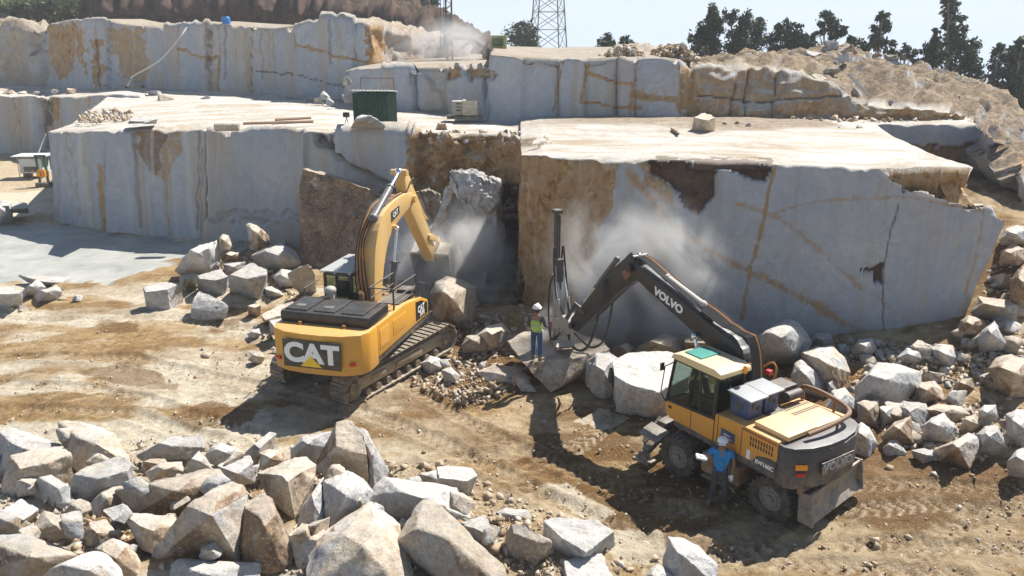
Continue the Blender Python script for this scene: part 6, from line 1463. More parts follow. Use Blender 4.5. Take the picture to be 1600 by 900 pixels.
gravel('gravel', 24000, [(SLOPE, .28, None), ([(1180, 520), (1480, 545), (1470, 575), (1250, 575)], .08, None), ([(330, 372), (470, 372), (490, 470), (400, 480), (330, 450)], .10, None),
                         ([(560, 440), (860, 480), (900, 560), (740, 640), (640, 600), (600, 480)], .16, None), ([(0, 690), (400, 690), (700, 730), (860, 800), (1000, 900), (0, 900)], .20, None),
                         ([(0, 460), (1350, 600), (1600, 720), (1600, 900), (0, 900)], .008, None)], .03, .24, 7)
def on_mound(cx, cy, rx, ry, Y, hgt):
    def f(x, y, rng):
        c = at_y(cx, cy, Y); u = (x - cx) / rx; v = (y - cy) / ry; s = Y / FPX
        h = np.maximum(0, 1 - u * u) * hgt
        return np.stack([c.x + (x - cx) * s, Y + rng.uniform(-1.5, 1.5, len(x)), c.z + rng.random(len(x)) * h - .1], -1)
    return [(cx - rx, cy - ry), (cx + rx, cy - ry), (cx + rx, cy + ry), (cx - rx, cy + ry)], f
g1 = on_mound(975, 92, 36, 6, 49, .75); g2 = on_mound(1052, 92, 32, 6, 49, .85)
gravel('rubble', 3600, [(g1[0], .3, g1[1]), (g2[0], .3, g2[1]), ([(130, 184), (215, 182), (205, 197), (120, 203)], .07, 5.75), ([(1150, 192), (1360, 194), (1500, 200), (1300, 205)], .1, 6.15), ([(655, 220), (850, 222), (850, 226), (660, 224)], .02, 6.0)], .07, .38, 8)
# ------------------------------------------------------------------ people
def skin_mesh(name, J, E, mat, parent, loc=(0, 0, 0), root=0, sub=2):
    me = bpy.data.meshes.new(name + '_skeleton'); names = list(J)
    me.from_pydata([J[n][0] for n in names], [(names.index(a), names.index(b)) for a, b in E], [])
    o = bpy.data.objects.new(name, me); COL.objects.link(o)
    sm = o.modifiers.new('skin', 'SKIN'); sm.use_smooth_shade = True
    if not me.skin_vertices: me.attributes  # layer is made by the modifier below
    lay = me.skin_vertices[0] if me.skin_vertices else None
    if lay is None:
        bm = bmesh.new(); bm.from_mesh(me); bm.verts.layers.skin.verify(); bm.to_mesh(me); bm.free(); lay = me.skin_vertices[0]
    for i, n in enumerate(names):
        r = J[n][1]; lay.data[i].radius = (r, r) if not isinstance(r, tuple) else r; lay.data[i].use_root = (i == root)
    ss = o.modifiers.new('sub', 'SUBSURF'); ss.levels = sub; ss.render_levels = sub
    dg = bpy.context.evaluated_depsgraph_get(); dg.update()
    m2 = bpy.data.meshes.new_from_object(o.evaluated_get(dg)); bpy.data.objects.remove(o)
    m2.name = name; m2.materials.clear(); q = link(name, m2, mat, parent); q.location = loc
    m2.polygons.foreach_set('use_smooth', [True] * len(m2.polygons)); return q
M_SKIN = mat_flat('tanned_skin', (0.26, 0.135, 0.08), 0.6)
def hand_shape(k, wrist, direction, side, curl=.5):
    w = Vector(wrist); d = Vector(direction).normalized(); s = d.cross(Vector((0, 1, 0.01))).normalized() * side; n = d.cross(s).normalized()
    for i, (ln, off) in enumerate(((.072, -.03), (.082, -.01), (.078, .011), (.06, .03))):
        b = w + d * .085 + s * off; m = b + (d * (1 - curl * .3) + n * curl * .5).normalized() * ln * .55; e = m + (d * (1 - curl) + n * curl).normalized() * ln * .45
        k.path([w + d * .02 + s * off * .6, b, m, e], .0095, seg=8); k.ball(e, .0095, seg=8)
    b = w + d * .03 - s * .035; m = b - s * .03 + d * .03; e = m + d * .035 + n * .01
    k.path([b, m, e], .011, seg=8); k.ball(e, .011, seg=8)
    k.ball(w + d * .045, .04, (1, 1, 1), seg=12)
def person(name_label, loc, rz, J, shirt_mat, trouser_mat, helmet_mat, vest=None, gloves=None, cap=False, sleeves='short', extra=None):
    root = empty('person', loc, rz, name_label, 'person')
    E = [('pelvis', 'waist'), ('waist', 'chest'), ('chest', 'neck'), ('neck', 'head'), ('head', 'crown'), ('chest', 'sl'), ('sl', 'el'), ('el', 'wl'), ('chest', 'sr'), ('sr', 'er'), ('er', 'wr'),
         ('pelvis', 'hl'), ('hl', 'kl'), ('kl', 'al'), ('al', 'tl'), ('pelvis', 'hr'), ('hr', 'kr'), ('kr', 'ar'), ('ar', 'tr')]
    rad = dict(pelvis=.125, waist=.115, chest=.135, neck=.055, head=.095, crown=.075, sl=.06, sr=.06, el=.042, er=.042, wl=.03, wr=.03, hl=.085, hr=.085, kl=.058, kr=.058, al=.042, ar=.042, tl=.035, tr=.035)
    B = {n: (J[n], rad[n]) for n in ['pelvis'] + [x for x in J if x != 'pelvis']}
    body = skin_mesh('body', B, E, M_SKIN, root)
    # face
    h = Vector(J['head']); f = Vector(J.get('_face', (0, 1, 0)))
    hd = Vector(J['head'])
    k = MB(); k.ball(hd + Vector((0, .095, -.01)), .017, (.8, 1.3, 1.4)); k.build('nose', M_SKIN, body)
    for s in (-1, 1):
        k = MB(); k.ball(hd + Vector((s * .034, .082, .02)), .011); k.build('eye', M_WHITE, body)
        k = MB(); k.ball(hd + Vector((s * .092, .0, .0)), .026, (.4, .8, 1.2)); k.build('ear', M_SKIN, body)
    k = MB(); k.box(hd + Vector((0, .088, -.045)), (.045, .012, .008)); k.build('mouth', M_RED, body)
    g = .012
    sk = ['pelvis', 'hl', 'kl', 'al', 'hr', 'kr', 'ar', 'waist']
    TJ = {n: (J[n], rad[n] + g + (.012 if n[0] in 'ka' else .004)) for n in sk}
    skin_mesh('trousers', TJ, [('pelvis', 'hl'), ('hl', 'kl'), ('kl', 'al'), ('pelvis', 'hr'), ('hr', 'kr'), ('kr', 'ar'), ('pelvis', 'waist')], trouser_mat, root)
    cut = .45 if sleeves == 'short' else .95
    SJ = {'waist': (J['waist'], rad['waist'] + .03), 'hem': (tuple(Vector(J['pelvis']) + Vector((0, 0, .02))), rad['pelvis'] + .022), 'chest': (J['chest'], rad['chest'] + .018), 'collar': (tuple(Vector(J['chest']).lerp(Vector(J['neck']), .6)), .075)}
    SE = [('waist', 'hem'), ('waist', 'chest'), ('chest', 'collar')]
    for s in 'lr':
        SJ['s' + s] = (J['s' + s], .078)
        if sleeves == 'short': SJ['m' + s] = (tuple(Vector(J['s' + s]).lerp(Vector(J['e' + s]), .6)), .066); SE += [('chest', 's' + s), ('s' + s, 'm' + s)]
        else: SJ['e' + s] = (J['e' + s], .056); SJ['w' + s] = (tuple(Vector(J['e' + s]).lerp(Vector(J['w' + s]), .92)), .044); SE += [('chest', 's' + s), ('s' + s, 'e' + s), ('e' + s, 'w' + s)]
    skin_mesh('shirt', SJ, SE, shirt_mat, root)
    if vest:
        VJ = {'waist': (J['waist'], rad['waist'] + .05), 'hem': (tuple(Vector(J['pelvis']) + Vector((0, 0, .0))), rad['pelvis'] + .04), 'chest': (J['chest'], rad['chest'] + .038), 'collar': (tuple(Vector(J['chest']).lerp(Vector(J['neck']), .55)), .10),
              'sl': (tuple(Vector(J['chest']).lerp(Vector(J['sl']), .75)), .095), 'sr': (tuple(Vector(J['chest']).lerp(Vector(J['sr']), .75)), .095)}
        v = skin_mesh('vest', VJ, [('waist', 'hem'), ('waist', 'chest'), ('chest', 'collar'), ('chest', 'sl'), ('chest', 'sr')], vest, root)
        k = MB(); c = Vector(J['waist']); k.tube(c + Vector((0, 0, .02)), c + Vector((0, 0, .07)), rad['waist'] + .058, seg=24, cap=False); k.build('reflective_band', M_GUARD, v)
    # boots
    for s in 'lr':
        a = Vector(J['a' + s]); t = Vector(J['t' + s]); d = (t - a); d.z = 0; d.normalize(); q = math.atan2(-d.x, d.y)
        k = MB(); k.box((a.x + d.x * .07, a.y + d.y * .07, a.z - .035), (.095, .27, .085), rot=(0, 0, q), bevel=.03); k.tube(a - Vector((0, 0, .03)), a + Vector((0, 0, .12)), .055, .06); k.build('boot', M_DK, root)
    for s, sd in (('l', -1), ('r', 1)):
        k = MB(); hand_shape(k, J['w' + s], Vector(J['w' + s]) - Vector(J['e' + s]), sd); k.build('glove' if gloves else 'hand', gloves or M_SKIN, body)
    # head wear
    c = Vector(J['head']) + Vector((0, -.005, .05))
    k = MB(); v = bmesh.ops.create_uvsphere(k.bm, u_segments=24, v_segments=14, radius=.128)['verts']
    bmesh.ops.delete(k.bm, geom=[x for x in k.bm.verts if x.co.z < -.005], context='VERTS'); bmesh.ops.transform(k.bm, matrix=Matrix.Translation(c) @ Matrix.Diagonal((1, 1.15, 1.0 if not cap else .85, 1)), verts=k.bm.verts[:])
    if not cap:
        k.tube(c + Vector((0, 0, -.008)), c + Vector((0, 0, .006)), .142, seg=26); k.box(c + Vector((0, 0, .125)), (.035, .22, .02), bevel=.008)
    k.box(c + Vector((0, .155, .0)), (.17, .1, .014), rot=(R(-10), 0, 0), bevel=.006)
    k.build('cap' if cap else 'helmet', helmet_mat, root)
    k = MB(); k.ball(Vector(J['head']) + Vector((0, -.035, .0)), .098, (1, .85, 1.0), seg=16); k.build('hair', M_HOSE, root)
    return root
M_VEST = mat_flat('hi_vis_yellow', (0.42, 0.62, 0.12), 0.7); M_JEANS = mat_flat('blue_jeans', (0.035, 0.08, 0.19), 0.85); M_SHIRTG = mat_flat('grey_shirt', (0.07, 0.07, 0.075), 0.85)
M_BSHIRT = mat_flat('bright_blue_shirt', (0.02, 0.21, 0.50), 0.8); M_GTR = mat_flat('dark_trousers', (0.055, 0.055, 0.06), 0.85)
w1 = at_z(838, 562, .97)
J1 = dict(pelvis=(0, 0, .98), waist=(0, .0, 1.14), chest=(0, .0, 1.36), neck=(0, .01, 1.53), head=(0, .02, 1.66), crown=(0, .01, 1.73), sl=(-.2, 0, 1.44), el=(-.27, -.02, 1.16), wl=(-.23, .16, .98), sr=(.2, 0, 1.44), er=(.27, .02, 1.17), wr=(.25, .24, 1.08),
          hl=(-.1, 0, .92), kl=(-.12, .03, .50), al=(-.12, 0, .08), tl=(-.14, .15, .04), hr=(.1, 0, .92), kr=(.12, .02, .50), ar=(.13, -.03, .08), tr=(.17, .12, .04))
person('worker in white helmet, hi-vis vest and jeans standing on the broad tan slab', (w1.x, w1.y, .95), R(-25), J1, M_SHIRTG, M_JEANS, M_WHITE, vest=M_VEST, gloves=M_DK, sleeves='long')
w2 = at_z(1121, 789, 0)
J2 = dict(pelvis=(0, 0, .96), waist=(0, .01, 1.12), chest=(0, .02, 1.34), neck=(0, .03, 1.52), head=(0, .05, 1.65), crown=(0, .04, 1.73), sl=(-.21, .01, 1.42), el=(-.29, -.05, 1.14), wl=(-.27, .07, .90), sr=(.21, .01, 1.42), er=(.34, .12, 1.24), wr=(.40, .34, 1.36),
          hl=(-.1, 0, .90), kl=(-.13, .06, .49), al=(-.14, 0, .08), tl=(-.17, .14, .04), hr=(.1, 0, .90), kr=(.13, .02, .49), ar=(.15, -.08, .08), tr=(.2, .06, .04))
p2 = person('worker in bright blue T-shirt and white cap beside the wheeled excavator', (w2.x, w2.y, 0.0), R(160), J2, M_BSHIRT, M_GTR, M_WHITE, gloves=M_WHITE, cap=True)
k = MB(); k.ball((.0, .10, 1.58), .06, (1.1, .8, .8)); k.build('scarf', M_RUST, p2)
wl_ = Matrix.Translation((w2.x, w2.y, 0)) @ Euler((0, 0, R(160))).to_matrix().to_4x4() @ Vector((.42, .42, 1.40))
k = MB(); k.box((0, 0, 0), (.26, .16, .06), rot=(.2, .3, .1), bevel=.025); k.box((.1, .05, -.04), (.12, .1, .08), rot=(.5, .1, .4), bevel=.02); cl_ = k.build('cloth', M_WHITE); cl_.location = wl_; tag(cl_, 'small folded white cloth held up by the worker in the blue T-shirt', 'cloth')

# ------------------------------------------------------------------ things on the benches
M_GREEN = mat_paint('green_sheet', (0.012, 0.085, 0.06), rough=.5, dirt=.18, dust=.1, mud=.12)
M_SHEET = mat_flat('white_roof_sheet', (0.66, 0.70, 0.66), .5)
M_CREAM = mat_paint('cream_enamel', (0.62, 0.56, 0.42), dirt=.4, dust=.2)
hp = at_z(584, 201, 6.1)
h = empty('green_hut', (hp.x, hp.y + .75, 6.12), R(-8), 'small dark green corrugated hut with white ribbed roof on the level bench top', 'hut')
def corr(x0, x1, y, z0, z1, n, axis='x', amp=.025):
    k = MB(); pts = []
    for i in range(n * 4 + 1):
        t = i / (n * 4); pts.append((x0 + (x1 - x0) * t, y + amp * math.sin(t * n * 2 * math.pi)))
    a = [k.bm.verts.new((p[0], p[1], z0) if axis == 'x' else (p[1], p[0], z0)) for p in pts]; b = [k.bm.verts.new((p[0], p[1], z1) if axis == 'x' else (p[1], p[0], z1)) for p in pts]
    for i in range(len(a) - 1): k.bm.faces.new((a[i], a[i + 1], b[i + 1], b[i]))
    bmesh.ops.solidify(k.bm, geom=k.bm.faces[:], thickness=.015)
    return k
for ax, y, a, b in (('x', -.75, -.92, .92), ('x', .75, -.92, .92), ('y', -.92, -.75, .75), ('y', .92, -.75, .75)):
    corr(a, b, y, 0, 1.72, 9, ax).build('wall', M_GREEN, h)
k = corr(-1.0, 1.0, 0, -.92, .92, 11); r_ = k.build('roof', M_SHEET, h); r_.rotation_euler = (R(-90) - R(5), 0, 0); r_.location = (0, 0, 1.80)
k = MB()
for x in (-.88, .88): k.box((x, .55, 1.95), (.04, .04, .9)); 
k.box((0, .55, 2.4), (1.8, .04, .04)); k.build('rail_frame', M_RUST, h)
gp = at_z(726, 187, 6.1)
g = empty('generator', (gp.x, gp.y + .6, 6.1), R(5), 'cream and grey portable generator on a dark skid near the terrace wall', 'generator')
k = MB(); k.box((.28, 0, .62), (.85, .9, .85), bevel=.08); k.box((.28, 0, 1.08), (.3, .3, .1), bevel=.02); k.build('housing', M_CREAM, g)
k = MB(); k.box((-.42, 0, .62), (.6, .8, .75), bevel=.03); gb = k.build('control_box', M_PALE, g)
for z in (.5, .68, .86):
    k = MB(); k.box((-.38, -.41, z), (.3, .03, .09), bevel=.01); k.build('panel', M_DK, gb)
k = MB(); k.box((0, 0, .1), (2.1, 1.1, .14), bevel=.02); k.build('skid', M_DK, g)
lp_ = at_z(542, 196, 6.1)
l = empty('work_lamp', tuple(lp_), 0, 'short black work lamp on a thin stand just beside the green hut', 'lamp')
k = MB(); k.box((0, 0, .55), (.34, .2, .26), bevel=.05); k.build('lamp_head', M_BLK, l)
for s in (-.1, .1):
    k = MB(); k.tube((0, 0, .45), (s, 0, 0), .018); k.build('leg', M_DK, l)
tp = at_z(354, 202, 6.0)
t_ = empty('timber_log', (tp.x, tp.y, 5.9), R(4), 'short thick beige timber log lying at the edge of the white bench top', 'log')
k = MB(); k.tube((-.55, 0, .22), (.65, 0, .22), .22, .2, seg=18); k.build('log', M_CREAM, t_); k = MB(); k.tube((-.58, 0, .22), (-.545, 0, .22), .18, seg=18); k.build('log_end', M_DK, t_)
for (x0_, x1_, yy, zz, lb) in ((380, 490, 196, .05, 'long thin brown plank lying on the white bench top'), (430, 486, 190, .05, 'shorter brown plank behind the long thin one on the bench top')):
    a = at_z(x0_, yy, 6.1); b = at_z(x1_, yy - 3, 6.1); k = MB(); k.tube(a + Vector((0, 0, zz + .05)), b + Vector((0, 0, zz + .05)), .07, seg=4); o = k.build('plank', M_RUST); tag(o, lb, 'plank')
bp2 = at_y(354, 42, 74)
b_l = empty('water_barrel', tuple(bp2), 0, 'bright blue plastic barrel on top of the high back wall', 'barrel')
k = MB()
for z0, z1, r0, r1 in ((0, .12, .34, .37), (.12, .4, .37, .37), (.4, .46, .39, .39), (.46, .72, .37, .37), (.72, .86, .37, .30)): k.tube((0, 0, z0), (0, 0, z1), r0, r1, seg=20)
k.build('drum', mat_flat('blue_plastic', (.03, .22, .55), .4), b_l); k = MB(); k.tube((.12, 0, .86), (.12, 0, .9), .05); k.build('cap', M_BLUE, b_l)
hs = [at_y(292, 43, 73.5), at_y(283, 56, 72.8), at_y(270, 73, 72.5), at_y(255, 90, 72.5), at_y(235, 104, 73), at_y(210, 118, 74), at_y(204, 126, 73.5), at_y(200, 134, 73)]
k = MB(); k.path(smooth_line([tuple(p) for p in hs], 5), .075, seg=8); hs_ = k.build('water_hose', mat_flat('pale_hose', (.62, .60, .55), .6)); tag(hs_, 'long pale hose slung down the high back wall to a beige boulder', 'hose')
a = at_y(1326, 116, 46); b = at_y(1361, 152, 45.3); k = MB(); k.tube(a, b, .09, seg=4); pk = k.build('plank', M_PALE); tag(pk, 'pale plank leaning down the face of the spoil mound', 'plank')

# white cabinet machine and green rig on the far yard
wp = at_z(46, 280, 0)
wcb = empty('saw_cabinet', (wp.x, wp.y + 1, 0), R(5), 'white box-shaped machine with a flat canopy on the bright yard beyond the long wall', 'machine')
k = MB(); k.box((0, 0, .95), (1.7, 1.3, 1.1), bevel=.03); k.build('housing', M_SHEET, wcb)
k = MB(); k.box((.1, -.1, 1.75), (2.6, 1.8, .06), bevel=.01); k.build('canopy', M_WHITE, wcb)
for x in (-.9, 1.1):
    k = MB(); k.tube((x, -.7, 0), (x, -.7, 1.75), .03); k.build('post', M_PALE, wcb)
k = MB(); k.box((0, -.66, .72), (1.1, .03, .4), bevel=.01); k.build('front_grille', M_DK, wcb)
for x in (-.6, .6):
    k = MB(); k.box((x, 0, .2), (.2, 1.2, .4), bevel=.02); k.build('support', M_DK, wcb)
k = MB(); k.tube((.3, .2, 1.78), (1.1, .3, 3.3), .04); k.build('aerial', M_SHEET, wcb)
gp_ = at_z(68, 292, 0)
gr_ = empty('quarry_drill', (gp_.x, gp_.y + .2, 0), 0, 'dark green upright quarry drill with orange motor half behind the wall corner', 'drill')
for x in (-.3, .3):
    k = MB(); k.box((x, 0, 1.15), (.14, .16, 2.3), bevel=.01); k.build('post', M_GREEN, gr_)
k = MB(); k.box((.05, -.16, 1.0), (.55, .3, .5), bevel=.05); k.tube((-.1, -.3, .95), (-.1, -.45, .95), .14); k.build('motor', M_ORANGE, gr_)
k = MB(); k.box((0, 0, .15), (1.0, .7, .3), bevel=.03); k.build('base', M_DK, gr_); k = MB(); k.box((0, 0, 2.25), (.8, .2, .14), bevel=.02); k.build('crossbar', M_GREEN, gr_)

# ------------------------------------------------------------------ drilling rig on the upper terrace
rp = at_y(776, 100, 66)
rig = empty('crawler_drill_rig', (rp.x, rp.y, rp.z - .3), 0, 'crawler drilling rig with tall dark lattice mast in the dust on the upper terrace', 'drilling rig')
q = lambda px, py: at_y(px, py, 66) - rig.location
for s in (-.8, .8):
    k = MB(); k.prism([(-1.3, .0), (1.3, .0), (1.55, .3), (1.3, .62), (-1.3, .62), (-1.55, .3)], s - .2, s + .2, 'y', bevel=.06); 
    k.build('track', M_TRACK, rig)
k = MB(); k.box((0, 0, .95), (2.2, 1.7, .5), bevel=.06); k.build('chassis', M_DK, rig)
k = MB(); k.box((.15, -.1, 1.75), (1.3, 1.3, 1.2), bevel=.08); k.box((.2, -.1, 2.4), (1.5, 1.5, .12), bevel=.03); k.build('cab', mat_paint('olive_paint', (.30, .32, .10), dirt=.3), rig)
k = MB(); k.box((.1, -.77, 1.95), (.9, .02, .6)); k.build('window', M_GLASS, rig)
k = MB(); pts = [q(768, 84), q(752, 70), q(736, 60), q(712, 59)]
for a, b, r0, r1 in ((pts[0], pts[1], .22, .2), (pts[1], pts[2], .2, .17), (pts[2], pts[3], .17, .14)): k.tube(a, b, r0, r1, seg=10)
for p in pts: k.ball(p, .22, seg=10)
k.build('arm', M_DK, rig); cylinder_part(rig, 'arm_cylinder', q(722, 74), q(738, 63), .1, .6)
k = MB(); p0, p1 = q(703, 96), q(699, -70)
for dx in (-.22, .22):
    for dy in (-.18, .18): k.tube(p0 + Vector((dx, dy, 0)), p1 + Vector((dx, dy, 0)), .055, seg=6)
n = 22
for i in range(n):
    a = p0.lerp(p1, i / n); b = p0.lerp(p1, (i + 1) / n); s = 1 if i % 2 else -1
    k.tube(a + Vector((-.22 * s, -.18, 0)), b + Vector((.22 * s, -.18, 0)), .03, seg=5); k.tube(a + Vector((-.22 * s, .18, 0)), b + Vector((.22 * s, .18, 0)), .03, seg=5)
k.build('mast', M_DK, rig)
k = MB(); k.box(q(701, 62), (.7, .5, .9), bevel=.06); k.box(q(700, 40), (.5, .4, 1.6), bevel=.05); k.build('feed_head', M_DK, rig)
for px_ in (688, 693):
    k = MB(); k.tube(q(px_, 78), q(px_ + 1, -70), .025, seg=5); k.build('cable', M_HOSE, rig)

# ------------------------------------------------------------------ power pylon
pb = at_y(856, 92, 150); pb.z -= 6
py_ = empty('power_pylon', tuple(pb), R(12), 'tall grey steel lattice power pylon beyond the upper terrace', 'pylon')
def wdt(z): return 5.6 * (1 - z / 42) + .9 if z < 36 else 1.5
k = MB(); M_ST = mat_flat('galvanised_steel', (.17, .18, .19), .6, metal=.4)
zs = [0, 4, 7.6, 11, 14, 16.8, 19.4, 21.8, 24, 26, 28, 30, 32, 34, 36, 38, 40]
for a, b in zip(zs[:-1], zs[1:]):
    wa, wb = wdt(a) / 2, wdt(b) / 2
    cA = [Vector((x * wa, y * wa, a)) for x, y in ((-1, -1), (1, -1), (1, 1), (-1, 1))]; cB = [Vector((x * wb, y * wb, b)) for x, y in ((-1, -1), (1, -1), (1, 1), (-1, 1))]
    for i in range(4):
        j = (i + 1) % 4; k.tube(cA[i], cB[i], .11, seg=5); k.tube(cA[i], cB[j], .055, seg=4); k.tube(cA[j], cB[i], .055, seg=4); k.tube(cB[i], cB[j], .05, seg=4)
k.build('lattice_tower', M_ST, py_)
for z, L in ((30, 5.5), (34, 4.5), (38, 3.5)):
    k = MB()
    for s in (-1, 1):
        for dz_ in (0, .9): k.tube((0, -.5, z + dz_), (s * L, 0, z), .06, seg=4); k.tube((0, .5, z + dz_), (s * L, 0, z), .06, seg=4)
    k.build('crossarm', M_ST, py_)

# ------------------------------------------------------------------ trees
M_LEAF = NT('eucalyptus_leaves')
def _leaf(s, c0, c1):
    o = s.coord(); oi = s.new('ShaderNodeObjectInfo'); g = s.new('ShaderNodeNewGeometry')
    n = s.noise(o, .7, 3, .6)
    c = s.mix(g.outputs['Random Per Island'], c0, c1); c = s.mix(s.ramp(n, (.4, 0.), (.6, .5)), c, tuple(x * 1.5 for x in c1))
    s.fin(c, .6); tr = s.new('ShaderNodeBsdfTranslucent'); s.lk(c, tr.inputs[0]); mx = s.new('ShaderNodeMixShader'); mx.inputs[0].default_value = .3
    s.lk(s.b.outputs[0], mx.inputs[1]); s.lk(tr.outputs[0], mx.inputs[2]); s.lk(mx.outputs[0], s.out.inputs[0]); return s.m
M_LEAF = _leaf(M_LEAF, (.012, .026, .014), (.038, .06, .028)); M_LEAF2 = _leaf(NT('scrub_leaves'), (.05, .075, .025), (.12, .14, .055))
M_BARK = mat_flat('pale_bark', (.22, .18, .14), .9)
def leaves(centres, radii, per, size, seed, zs=.9):
    rng = np.random.default_rng(seed); P = []
    for c, r in zip(centres, radii):
        m = int(per * (r ** 2)); nsub = max(4, int(m / 26))
        d = rng.normal(size=(nsub, 3)); d /= np.linalg.norm(d, axis=1, keepdims=True); sc_ = np.array(c) + d * r * (rng.random((nsub, 1)) ** .4) * np.array([1, 1, zs])
        idx = rng.integers(0, nsub, m); P.append(sc_[idx] + rng.normal(size=(m, 3)) * r * .23)
    P = np.concatenate(P); m = len(P)
    a = rng.normal(size=(m, 3)); a /= np.linalg.norm(a, axis=1, keepdims=True); b = rng.normal(size=(m, 3)); b -= a * (a * b).sum(1, keepdims=True); b /= np.linalg.norm(b, axis=1, keepdims=True)
    s = size * rng.uniform(.6, 1.3, (m, 1)); V = np.stack([P - a * s, P + b * s * .42, P + a * s, P - b * s * .42], 1)
    me = bpy.data.meshes.new('crown'); me.vertices.add(m * 4); me.vertices.foreach_set('co', V.reshape(-1).astype(np.float32)); me.loops.add(m * 4)
    me.loops.foreach_set('vertex_index', np.arange(m * 4, dtype=np.int32)); me.polygons.add(m); me.polygons.foreach_set('loop_start', np.arange(0, m * 4, 4).astype(np.int32)); me.polygons.foreach_set('loop_total', np.full(m, 4, np.int32))
    me.update(calc_edges=True); return me
def tree(label, blobs, Y, basepx, seed, zbase=-1.5, name='eucalyptus_tree', per=150, size=.30, group='trees beyond the quarry rim', mat=None):
    rng = random.Random(seed); C3, Rr = [], []
    for x, y, r in blobs:
        yy = Y + rng.uniform(-1.2, 1.2); C3.append(at_y(x, y, yy)); Rr.append(r * 1.45 * Y / FPX)
    b = at_y(basepx, 90, Y); b.z = zbase
    t = empty(name, tuple(b), 0, label, 'tree', group)
    ob = link('crown', leaves([tuple(c - b) for c in C3], Rr, per, size, seed), mat or M_LEAF, t)
    k = MB(); top = max(C3, key=lambda c: c.z) - b; H = top.z; base = Vector((0, 0, 0))
    def axis(z): f = z / H; return Vector((top.x * f ** 1.3, top.y * f, z))
    n = 7
    for i in range(n): k.tube(axis(H * i / n), axis(H * (i + 1) / n), .22 * (1 - .85 * i / n), .22 * (1 - .85 * (i + 1) / n), seg=8)
    for c in C3:
        c = c - b; z0 = max(.5, c.z - 1.2 - abs(c.x - top.x) * .6); k.tube(axis(min(z0, H * .95)), c, .08, .03, seg=6)
    k.build('trunk', M_BARK, t); return t
